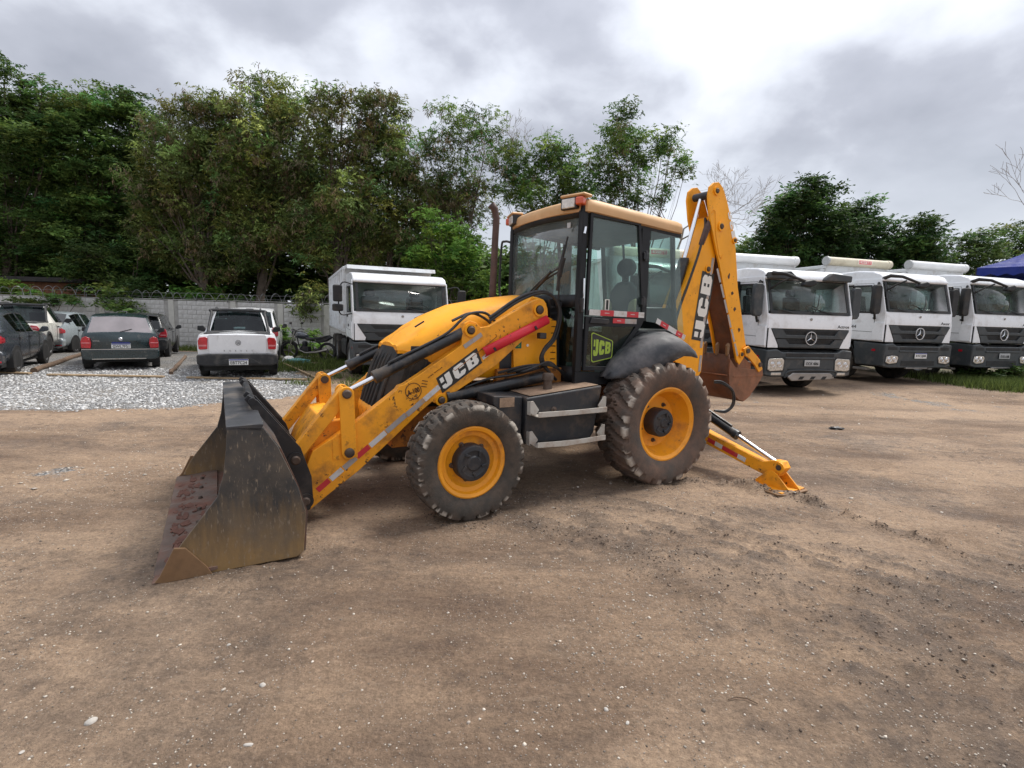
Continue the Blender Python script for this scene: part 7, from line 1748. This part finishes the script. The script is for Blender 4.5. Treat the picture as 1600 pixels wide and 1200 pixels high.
LM = {
    'dark': leaf_mat('leaves_dark', (0.053, 0.100, 0.026), (0.121, 0.188, 0.046)),
    'leuc': leaf_mat('leaves_olive', (0.098, 0.135, 0.035), (0.207, 0.256, 0.072)),
    'bright': leaf_mat('leaves_bright', (0.086, 0.175, 0.029), (0.184, 0.312, 0.061)),
    'dense': leaf_mat('leaves_green', (0.069, 0.131, 0.029), (0.149, 0.225, 0.055)),
    'dark2': leaf_mat('leaves_deep', (0.032, 0.070, 0.022), (0.081, 0.144, 0.037)),
    'airy': leaf_mat('leaves_far', (0.057, 0.100, 0.029), (0.127, 0.188, 0.055)),
    'pods': leaf_mat('seed_pods', (0.11, 0.082, 0.045), (0.25, 0.19, 0.11), .2),
    'grass': leaf_mat('grass_blades', (0.055, 0.085, 0.020), (0.15, 0.19, 0.05)),
}
def leaf_cloud(name, C, T, n_leaf, L_, W_, droop, mat_, parent, seed, spread=(.26, .26, .17), orient='spray'):
    """C: clump centres (n,3); T: clump tints (n,3); n_leaf leaves round each centre; every leaf is a narrow rhombus"""
    r_ = np.random.default_rng(seed); n = len(C)
    idx = np.repeat(np.arange(n), n_leaf); N_ = len(idx)
    # sprays: groups of 6 leaves share a stem
    g_ = 6; ns = (N_ + g_ - 1) // g_
    si = np.minimum(np.arange(N_) // g_, ns - 1)
    sidx = idx[np.minimum(np.arange(ns) * g_, N_ - 1)]
    sp = C[sidx] + r_.normal(0, 1, (ns, 3)) * np.array(spread)
    az = r_.uniform(0, 2 * np.pi, ns); el = -droop + r_.normal(0, .35, ns)
    sd = np.stack([np.cos(az) * np.cos(el), np.sin(az) * np.cos(el), np.sin(el)], -1)
    k = (np.arange(N_) % g_)
    base = sp[si] + sd[si] * ((k // 2) * L_ * .42)[:, None]
    side = np.cross(sd, np.array([0, 0, 1.0])); side /= np.linalg.norm(side, axis=1, keepdims=True) + 1e-9
    sgn = np.where(k % 2 == 0, 1, -1)[:, None]
    d_ = sd[si] * .55 + side[si] * sgn * .75 + r_.normal(0, .28, (N_, 3)); d_[:, 2] -= droop * .5
    d_ /= np.linalg.norm(d_, axis=1, keepdims=True)
    w_ = np.cross(d_, r_.normal(0, 1, (N_, 3)) * .6 + np.array([0, 0, 1.0])); w_ /= np.linalg.norm(w_, axis=1, keepdims=True) + 1e-9
    s_ = r_.uniform(.65, 1.25, N_)[:, None]
    V = np.stack([base, base + d_ * L_ * .5 * s_ + w_ * W_ * .5 * s_, base + d_ * L_ * s_, base + d_ * L_ * .5 * s_ - w_ * W_ * .5 * s_], 1).reshape(-1, 3)
    F = np.arange(N_ * 4).reshape(-1, 4)
    me = np_mesh(name, V, F); me.materials.append(mat_)
    tc_ = np.repeat(np.concatenate([T[idx], np.ones((N_, 1))], 1), 4, 0)
    a_ = me.color_attributes.new('tint', 'FLOAT_COLOR', 'POINT'); a_.data.foreach_set('color', tc_.astype(np.float32).ravel())
    o = bpy.data.objects.new(name, me); link(o, parent); return o
def clumps(blobs, y0, dens, seed, shell=(.15, 1.0), ysq=1.0):
    r_ = np.random.default_rng(seed); C = []; K = []
    for x, z, rad, *dy in blobs:
        m = max(3, int(dens * rad * rad * 12))
        v = r_.normal(0, 1, (m, 3)); v /= np.linalg.norm(v, axis=1, keepdims=True)
        q = (r_.uniform(shell[0] ** 2, shell[1] ** 2, m) ** .5)[:, None]
        yc = y0 + r_.uniform(-1.1, 1.1) * rad * .6 if not dy else dy[0]
        C.append(np.array([x, yc, z]) + v * q * rad * np.array([1, ysq, .95])); K.append(np.full(m, len(K)))
    return np.concatenate(C), np.concatenate(K)
def tints(C, seed, amp=.45, warm=.15):
    r_ = np.random.default_rng(seed); n = len(C)
    big = fbm(C[:, 0] * .9 + C[:, 1] * .7, C[:, 2] * .9, seed, 3)
    v = np.exp((big - .5) * 2.2 * amp * 1.6 + r_.normal(0, amp * .55, n))
    h = r_.normal(0, warm, n)
    return np.clip(np.stack([v * (1 + h), v, v * (1 - h * .5)], -1), .25, 2.6)
def limbs(blobs, bx, y0, seed, r0=.16, base_z=-.1, fork=.35, twig=5):
    r_ = random.Random(seed); tr = B(); lb = B()
    zs = [b_[1] for b_ in blobs]; top = max(zs); cx_ = sum(b_[0] for b_ in blobs) / len(blobs)
    fz = base_z + (top - base_z) * fork
    trunk = []
    for k in range(7):
        f_ = k / 6; trunk.append(Vector((bx + (cx_ - bx) * f_ * .45 + r_.uniform(-.12, .12), y0 + r_.uniform(-.1, .1), base_z + (fz - base_z) * f_)))
    tr.tube(trunk, [r0 * (1.35 - .6 * k / 6) for k in range(7)], 9)
    for b_ in blobs:
        x, z, rad = b_[:3]; yy = b_[3] if len(b_) > 3 else y0
        st_ = trunk[r_.choice([3, 4, 5, 6])] if z > fz else trunk[r_.choice([2, 3])]
        e_ = Vector((x, yy, z)); pts = []
        for k in range(6):
            f_ = k / 5; p_ = st_.lerp(e_, f_); p_.z += math.sin(f_ * math.pi) * -.10 * (e_ - st_).length * .6; p_ += Vector((r_.uniform(-.12, .12), r_.uniform(-.12, .12), r_.uniform(-.1, .1))) * (1 if 0 < k < 5 else 0); pts.append(p_)
        rr = r0 * .36 * min(1, .5 + rad * .3)
        lb.tube(pts, [rr * (1 - .65 * k / 5) for k in range(6)], 6)
        for _ in range(twig):
            v = Vector((r_.gauss(0, 1), r_.gauss(0, 1), r_.gauss(.4, 1))).normalized() * rad * r_.uniform(.4, .8)
            p0 = pts[r_.choice([3, 4, 5])]; m_ = p0 + v * .5 + Vector((r_.uniform(-.1, .1), 0, r_.uniform(0, .15)))
            lb.tube([p0, m_, e_ + v], [rr * .4, rr * .28, rr * .10], 4)
    return tr, lb
TREES = [
    ('dark', -25.65, 26, [(-26.29, 10.02, 1.95), (-26.77, 7.04, 2.11), (-24.24, 10.52, 2.02), (-24.63, 8.0, 2.27), (-25.06, 5.26, 1.95), (-26.91, 4.28, 1.95), (-22.96, 9.23, 1.62), (-22.88, 11.86, 0.52), (-24.57, 12.44, 0.78), (-23.77, 11.26, 1.1), (-24.76, 3.41, 0.97)]),
    ('dark', -22.26, 27, [(-22.68, 10.01, 2.02), (-22.73, 7.38, 2.19), (-21.04, 10.36, 1.76), (-20.89, 8.06, 2.09), (-19.43, 10.56, 1.62), (-19.83, 11.61, 1.08), (-21.43, 11.56, 1.08), (-22.4, 11.38, 1.01), (-19.69, 9.02, 1.69), (-22.42, 5.18, 1.76), (-20.56, 5.87, 1.69), (-23.5, 6.1, 1.35), (-19.06, 11.32, 0.68)]),
    ('dark', -19.05, 25, [(-19.47, 3.76, 1.19), (-18.46, 2.89, 0.94), (-18.97, 2.21, 0.62), (-20.16, 2.84, 0.81), (-18.07, 4.1, 1.09), (-20.73, 3.43, 0.81)]),
    ('leuc', -14.69, 25, [(-16.56, 8.95, 1.5), (-15.19, 9.56, 1.56), (-15.6, 7.4, 1.94), (-16.95, 5.91, 1.5), (-17.11, 7.22, 1.31), (-13.67, 10.3, 1.31), (-14.34, 8.59, 1.62), (-14.48, 5.69, 1.62), (-16.52, 4.45, 1.25), (-15.48, 3.88, 1.19), (-13.93, 4.22, 1.25), (-16.93, 10.21, 0.56), (-14.52, 11.11, 0.56), (-13.78, 11.13, 0.56), (-17.69, 5.3, 0.94), (-15.13, 10.68, 0.78)]),
    ('leuc', -12.76, 25.5, [(-12.4, 11.23, 1.15), (-11.85, 9.67, 1.79), (-12.99, 7.6, 1.66), (-10.62, 10.42, 1.34), (-11.31, 7.35, 1.85), (-12.29, 5.83, 1.59), (-10.44, 5.59, 1.43), (-12.01, 12.28, 0.48), (-12.72, 12.32, 0.38), (-11.18, 12.02, 0.45), (-10.05, 8.85, 1.43), (-13.07, 9.64, 1.28), (-11.04, 11.4, 0.8), (-12.64, 4.47, 1.08)]),
    ('leuc', -8.78, 25, [(-8.78, 10.43, 1.31), (-7.29, 10.81, 1.19), (-8.66, 8.31, 1.75), (-7.01, 8.79, 1.5), (-9.0, 6.28, 1.56), (-7.48, 6.76, 1.56), (-9.2, 11.54, 0.53), (-8.17, 11.76, 0.44), (-7.14, 11.59, 0.5), (-7.96, 4.83, 1.31), (-9.34, 4.5, 1.06), (-6.49, 11.33, 0.62)]),
    ('leuc', -6.22, 26, [(-6.36, 11.21, 0.84), (-6.51, 9.83, 1.3), (-5.83, 8.96, 1.17), (-6.53, 7.3, 1.36), (-5.27, 7.03, 1.3), (-6.21, 5.48, 1.3), (-7.8, 4.66, 1.1), (-5.27, 8.23, 0.97), (-6.05, 11.97, 0.39), (-5.65, 10.15, 0.52)]),
    ('sparse', -3.28, 27, [(-4.2, 10.31, 1.01), (-2.92, 11.01, 1.01), (-1.65, 11.04, 0.95), (-4.77, 8.97, 1.08), (-3.38, 8.85, 1.15), (-2.1, 9.51, 1.15), (-2.46, 11.78, 0.47), (-3.89, 11.59, 0.54), (-1.5, 11.8, 0.47), (-4.84, 10.5, 0.47)]),
    ('leucd', -3.85, 27.5, [(-5.08, 7.35, 1.31), (-3.58, 6.91, 1.44), (-2.26, 7.75, 1.38), (-4.25, 8.01, 1.17), (-3.1, 8.05, 1.03)]),
    ('bright', -3.13, 24.5, [(-3.47, 5.47, 1.1), (-4.36, 4.49, 1.1), (-2.72, 4.62, 1.16), (-1.95, 3.76, 1.04), (-4.5, 3.31, 1.04), (-3.15, 3.29, 1.04), (-1.34, 3.34, 0.8), (-2.13, 5.08, 0.73), (-4.01, 5.89, 0.55)]),
    ('dense', 1.46, 28, [(-0.34, 10.01, 0.98), (0.52, 9.07, 1.33), (1.5, 9.9, 1.19), (2.53, 9.29, 1.19), (3.23, 8.66, 0.91), (2.07, 8.14, 1.19), (-0.29, 8.24, 1.19), (1.08, 7.63, 1.26), (2.32, 10.24, 0.77), (3.27, 7.69, 0.84), (-0.82, 9.19, 0.63)]),
    ('dense', 6.59, 27, [(5.04, 11.53, 0.81), (4.84, 10.46, 1.08), (6.0, 10.49, 1.08), (7.19, 10.44, 0.88), (7.98, 9.63, 0.68), (4.45, 9.38, 0.95), (5.05, 8.47, 1.08), (6.13, 9.36, 0.88), (3.85, 8.43, 0.74), (5.16, 12.28, 0.4), (7.64, 10.84, 0.47), (8.4, 9.18, 0.4), (4.0, 10.13, 0.47), (5.91, 7.71, 0.74), (7.48, 8.53, 0.4), (4.78, 7.58, 0.95), (7.19, 7.9, 0.47)]),
    ('dark2', 18.46, 33, [(18.07, 9.84, 0.91), (16.85, 8.93, 1.16), (18.83, 8.98, 1.32), (17.7, 7.6, 1.73), (15.9, 7.55, 0.91), (19.67, 7.85, 1.4), (16.61, 6.48, 1.24), (19.43, 6.4, 1.65), (17.88, 10.48, 0.41), (19.44, 9.96, 0.58), (15.97, 8.9, 0.58), (17.85, 6.04, 1.48)]),
    ('dark2', 23.84, 34, [(22.02, 8.88, 0.85), (21.62, 7.68, 1.36), (23.39, 7.72, 1.36), (25.05, 7.65, 1.19), (26.08, 7.0, 1.02), (22.53, 6.29, 1.7), (24.6, 6.27, 1.61), (22.33, 9.68, 0.38), (25.99, 8.32, 0.51), (26.65, 6.41, 1.1), (21.18, 9.06, 0.6)]),
    ('bright2', 16.36, 36, [(15.51, 6.67, 0.81), (16.62, 6.45, 0.72), (14.67, 6.22, 0.72), (15.68, 7.27, 0.4), (17.09, 6.16, 0.72)]),
    ('airy', 34.46, 40, [(32.68, 7.51, 1.2), (34.31, 7.7, 1.2), (35.93, 7.61, 1.2), (33.4, 6.58, 1.2), (35.62, 6.41, 1.2), (32.41, 8.45, 0.5), (34.08, 8.64, 0.6), (35.97, 8.98, 0.7), (35.0, 9.0, 0.5)]),
    ('airy', 41.36, 42, [(39.33, 9.09, 0.84), (40.62, 8.98, 1.05), (40.05, 7.72, 1.36), (42.52, 8.29, 1.89), (41.66, 7.26, 1.57), (38.67, 8.43, 0.84), (40.21, 9.95, 0.47), (44.46, 8.84, 2.1)]),
]
EXTRA = {  # branches that hang over the wall: (tree index, blobs with their own distance)
    2: [(-16.9, 1.78, .42, 22.25), (-17.3, 2.15, .5, 22.3), (-16.5, 1.55, .28, 22.2), (-17.0, 2.5, .6, 23)],
    5: [(-8.88, 2.3, .26, 22.2), (-8.93, 1.85, .10, 22.15), (-8.9, 2.75, .35, 22.6)],
}
TREE_INFO = [
    ('dark_tree', 'dark feathery tree filling the upper left corner, tallest tip leftmost'),
    ('dark_tree', 'dark rounded tree, second from the left edge, above the silver saloon'),
    ('low_tree', 'low dark tree whose twigs hang over the wall above the green hatchback'),
    ('leucaena_tree', 'olive tree with brown hanging pods above the parked white pickup'),
    ('leucaena_tree', 'tallest olive tree with brown pods, just left of the dump truck'),
    ('leucaena_tree', 'olive tree with brown pods above the dump truck, one branch hanging over the wall'),
    ('leucaena_tree', 'olive tree at the right end of the dense row, in front of the sky gap'),
    ('open_tree', 'thin open tree with sky showing through, right of the dense row'),
    ('brown_tree', 'brownish tree with dead seed clusters left of the exhaust pipe'),
    ('bright_tree', 'low bright green tree between the dump truck and the exhaust pipe'),
    ('leafy_tree', 'leafy tree with bare twigs rising behind it, above the left of the cab roof'),
    ('leafy_tree', 'tall leafy tree with uneven crown directly above the cab roof'),
    ('evergreen_tree', 'tall dark evergreen tree behind the first truck of the right row'),
    ('evergreen_tree', 'broad dark evergreen tree behind the second truck of the right row'),
    ('yellowish_bush', 'small yellow green bush seen beside the digging arm'),
    ('airy_tree', 'light green flat-topped tree left of the blue canopy'),
    ('airy_tree', 'light green feathery tree at the right edge above the blue canopy'),
]
KIND = {  # leaves per clump, clump density, leaf length, width, droop, material, pod share, clump spread
    'dark': (150, 1.35, .20, .068, .10, 'dark', 0, (.34, .34, .11)),
    'leuc': (140, 1.3, .195, .056, .45, 'leuc', .40, (.25, .25, .20)),
    'leucd': (120, 1.25, .18, .050, .50, 'leuc', .75, (.24, .24, .24)),
    'sparse': (110, 1.1, .175, .050, .45, 'dense', .35, (.22, .22, .19)),
    'bright': (130, 1.3, .20, .068, .20, 'bright', 0, (.30, .30, .14)),
    'dense': (126, 1.1, .19, .060, .35, 'dense', .10, (.25, .25, .17)),
    'dark2': (140, 1.3, .26, .095, .15, 'dark2', 0, (.40, .40, .17)),
    'bright2': (110, 1.2, .25, .095, .2, 'airy', 0, (.36, .36, .22)),
    'airy': (100, .80, .31, .11, .05, 'airy', 0, (.60, .60, .13)),
}
for i, (kind, bx, d, blobs) in enumerate(TREES):
    nm, lab = TREE_INFO[i]
    nl, dens, L_, W_, droop, mk, pod, spr = KIND[kind]
    blobs = list(blobs) + EXTRA.get(i, [])
    t_ = empty(nm, lab, 'bush' if 'bush' in nm else 'tree', (bx, d, 0), 0, 'trees beyond the yard')
    tr, lb = limbs(blobs, bx, d, i + 50, r0=.20 if kind[:4] in ('dark', 'leuc') else .13, twig=6 if kind in ('sparse', 'dense') else 4)
    for q in (tr, lb): q.v = [(v[0] - bx, v[1] - d, v[2]) for v in q.v]
    tr.build('trunk', 'bark', t_, smooth=60); lb.build('limbs', 'bark', t_, smooth=60)
    C, K = clumps(blobs, d, dens, i + 100)
    C = C - np.array([bx, d, 0])
    T = tints(C + np.array([bx, d, 0]), i + 200, .62)
    leaf_cloud('crown', C, T, nl, L_, W_, droop, LM[mk], t_, i + 300, spr)
    if pod:
        r_ = np.random.default_rng(i + 400); sel = r_.random(len(C)) < pod
        sel &= fbm(C[:, 0] * .5 + 31 * i, C[:, 2] * .5, 7) > .36
        if sel.any():
            leaf_cloud('seed_pods', C[sel] - np.array([0, .12, .10]), tints(C[sel], i + 500, .3, .08), int(nl * .75), .17, .034, 1.25, LM['pods'], t_, i + 600, (.22, .22, .20))['kind'] = 'stuff'
# undergrowth right behind the wall
BUSH = [('bush', 'bright green bush behind the wall between the silver saloon and the pickup', 'bright', [(-15.6, 2.3, .9), (-16.4, 2.1, .8), (-14.7, 2.2, .8), (-13.9, 2.0, .6)], 25.0),
        ('bush', 'bright green bush behind the wall at the left edge below the shed roof', 'bright', [(-23.5, 2.2, .6), (-22.6, 2.25, .55), (-21.9, 2.1, .5), (-24.4, 2.2, .6), (-21.2, 2.0, .35)], 23.3),
        ('bush', 'pale green bush behind the shed roof at far left', 'bright', [(-24.5, 3.4, .9), (-23.0, 3.5, .9), (-21.8, 3.6, .8), (-25.8, 3.6, .9)], 29.0),
        ('bush', 'spiky shrub spilling over the wall top at far left', 'dark', [(-20.6, 1.95, .35), (-20.0, 1.75, .35), (-19.4, 1.9, .3), (-21.2, 1.8, .3), (-18.8, 1.8, .28)], 22.2),
        ('bush', 'tall weed growing against the wall left of the motorcycle', 'bright', [(-8.95, .30, .30), (-8.95, .65, .26), (-8.98, .95, .16), (-9.2, .15, .25)], 20.2),
        ('bush', 'short weed growing against the wall above the motorcycle wheel', 'bright', [(-7.9, .75, .2), (-7.9, .45, .28), (-8.1, .2, .3)], 20.2),
        ('bush', 'low weedy plant under the bumper of the truck at the right edge', 'dark', [(14.6, .45, .35), (15.2, .5, .4), (14.0, .35, .25), (15.8, .5, .4)], 15.3)]
for i, (nm, lab, kk, blobs, d) in enumerate(BUSH):
    t_ = empty(nm, lab, 'bush', (blobs[0][0], d, 0))
    nl, dens, L_, W_, droop, mk, pod, spr = KIND[kk]
    sm = d < 24
    C, K = clumps(blobs, d, dens * (2.2 if sm else 1), i + 900)
    C = C - np.array([blobs[0][0], d, 0])
    leaf_cloud('leaves', C, tints(C, i + 910), nl, L_ * (.7 if sm else 1), W_ * (.7 if sm else 1), droop, LM[mk], t_, i + 920, tuple(q * (.45 if sm else 1) for q in spr))
    b = B(); rr_ = random.Random(i)
    for x, z, rad in blobs: b.tube([(blobs[0][0] * 0 + rr_.uniform(-.2, .2), 0, -.1), ((x - blobs[0][0]) * .6, 0, z * .5), (x - blobs[0][0], 0, z)], [.03, .02, .008], 5)
    b.build('stems', 'bark', t_)
# far wood behind everything, reads as one mass
r_ = np.random.default_rng(77)
def wood(name, x0, x1, y0, y1, ztop, n, L_, mk, seed, tagk='stuff'):
    r_ = np.random.default_rng(seed)
    x = r_.uniform(x0, x1, n); y = r_.uniform(y0, y1, n)
    zt = np.array([ztop(a) for a in x]) * (.80 + .35 * fbm(x * .4, y * .2, seed)); z = zt * r_.uniform(0, 1, n) ** .8
    C = np.stack([x, y, z], -1)
    o = leaf_cloud(name, C, tints(C, seed, .4, .1), 14, L_, L_ * .4, .2, LM[mk], None, seed + 1, (.5, .5, .35)); o['kind'] = tagk; o['label'] = name.replace('_', ' ')
wood('distant_wood', -46, 7, 30, 35, lambda x: np.interp(x, [-46, -12, -7, 0, 7], [10, 10, 7, 5.4, 4.6]), 9000, .58, 'dark', 21)
wood('distant_thicket', 5, 66, 44, 50, lambda x: np.interp(x, [5, 20, 66], [5.6, 5.2, 6.5]), 4200, .5, 'airy', 23)
# bare trees
def bare(name, label, base, top, spread, seed, r0, levels=5, fan=.55, lean=(0, 0)):
    r_ = random.Random(seed); b = B(); tb = B()
    def grow(p, d_, L_, rad, lv):
        n = 4; pts = [p]; dd_ = d_.copy()
        for k in range(n):
            dd_ = (dd_ + Vector((r_.gauss(0, .16), r_.gauss(0, .16), r_.gauss(0.02, .12)))).normalized(); pts.append(pts[-1] + dd_ * L_ / n)
        (tb if lv == levels else b).tube(pts, [max(.006, rad * (1 - .45 * k / n)) for k in range(n + 1)], 5 if lv > 2 else 3, False)
        if lv == 0: return
        for _ in range(r_.choice([2, 3, 3])):
            nd = (dd_ + Vector((r_.gauss(0, fan), r_.gauss(0, fan), r_.gauss(.12, fan * .7)))).normalized()
            grow(pts[r_.choice([3, 4, 4])], nd, L_ * r_.uniform(.62, .85), rad * .55, lv - 1)
    grow(Vector((0, 0, 0)), (Vector(top) - Vector(base)).normalized(), spread, r0, levels)
    t_ = empty(name, label, 'tree', base, 0)
    tb.build('trunk', 'bark_pale', t_, smooth=60); b.build('branches', 'bark_pale', t_, smooth=60)
bare('bare_tree', 'leafless tree whose fine pale twigs rise behind the leafy tree left of the cab', (1.9, 27.6, 6.2), (1.7, 27.6, 12), 2.1, 12, .07, 6, .40)
bare('bare_tree', 'leafless tree with curling pale twigs between the cab roof and the digging arm', (8.6, 28.5, 4.2), (9.7, 28.5, 10.5), 2.75, 9, .08, 6, .5)
bare('bare_tree', 'leafless branches reaching in from the right edge above the canopy', (20.7, 20.0, 3.2), (18.4, 20.0, 6.6), 1.75, 4, .05, 5, .38)
# grass
def grass(name, n, fx, seed, h=.16):
    r_ = np.random.default_rng(seed); x, y = fx(r_, n); N_ = len(x)
    z = relief(x, y); a = r_.uniform(0, 6.28, N_); hh = h * r_.uniform(.4, 1.4, N_); w_ = .010 * r_.uniform(.6, 1.4, N_)
    lean = r_.normal(0, .35, (N_, 2)) * hh[:, None]
    p0 = np.stack([x - np.cos(a) * w_, y - np.sin(a) * w_, z - .01], -1); p1 = np.stack([x + np.cos(a) * w_, y + np.sin(a) * w_, z - .01], -1)
    p2 = np.stack([x + lean[:, 0], y + lean[:, 1], z + hh], -1)
    me = np_mesh(name, np.stack([p0, p1, p2], 1).reshape(-1, 3), np.arange(N_ * 3).reshape(-1, 3)); me.materials.append(LM['grass'])
    v = np.clip(np.exp(r_.normal(0, .35, N_)), .4, 2)
    a_ = me.color_attributes.new('tint', 'FLOAT_COLOR', 'POINT'); a_.data.foreach_set('color', np.repeat(np.stack([v, v, v, v * 0 + 1], -1), 3, 0).astype(np.float32).ravel())
    o = bpy.data.objects.new(name, me); link(o); o['kind'] = 'stuff'
def area(x0, x1, y0, y1, f):
    def g_(r_, n):
        x = r_.uniform(x0, x1, n); y = r_.uniform(y0, y1, n); k = r_.random(n) < f(x, y); return x[k], y[k]
    return g_
grass('grass', 42000, area(11.8, 18, 12.9, 16.5, lambda x, y: sstep(x, 12.0, 13.4) * np.clip(1.1 - (y - 12.6) * .12, .3, 1) * sstep(y, 12.9, 13.6) * (.35 + .65 * (fbm(x * 2, y * 2, 3) > .45))), 31, .22)
grass('grass', 42000, area(-10.5, -3.4, 13.5, 21.8, lambda x, y: np.clip(sstep(fbm(x * 1.4, y * 1.4, 97), .42, .56) * sstep(x, -9.2 + (21 - y) * .15, -7.5 + (21 - y) * .3) + sstep(y, 19.0, 20.3) * sstep(-x, 4, 6), 0, 1)), 32, .15)
grass('grass', 16000, area(-24, -10, 20.6, 22.4, lambda x, y: sstep(y, 21, 21.8) * .8), 33, .22)
grass('grass', 2600, area(-5.2, -3.4, 11.3, 13.5, lambda x, y: .8 * (fbm(x * 3, y * 3, 5) > .52)), 34, .10)
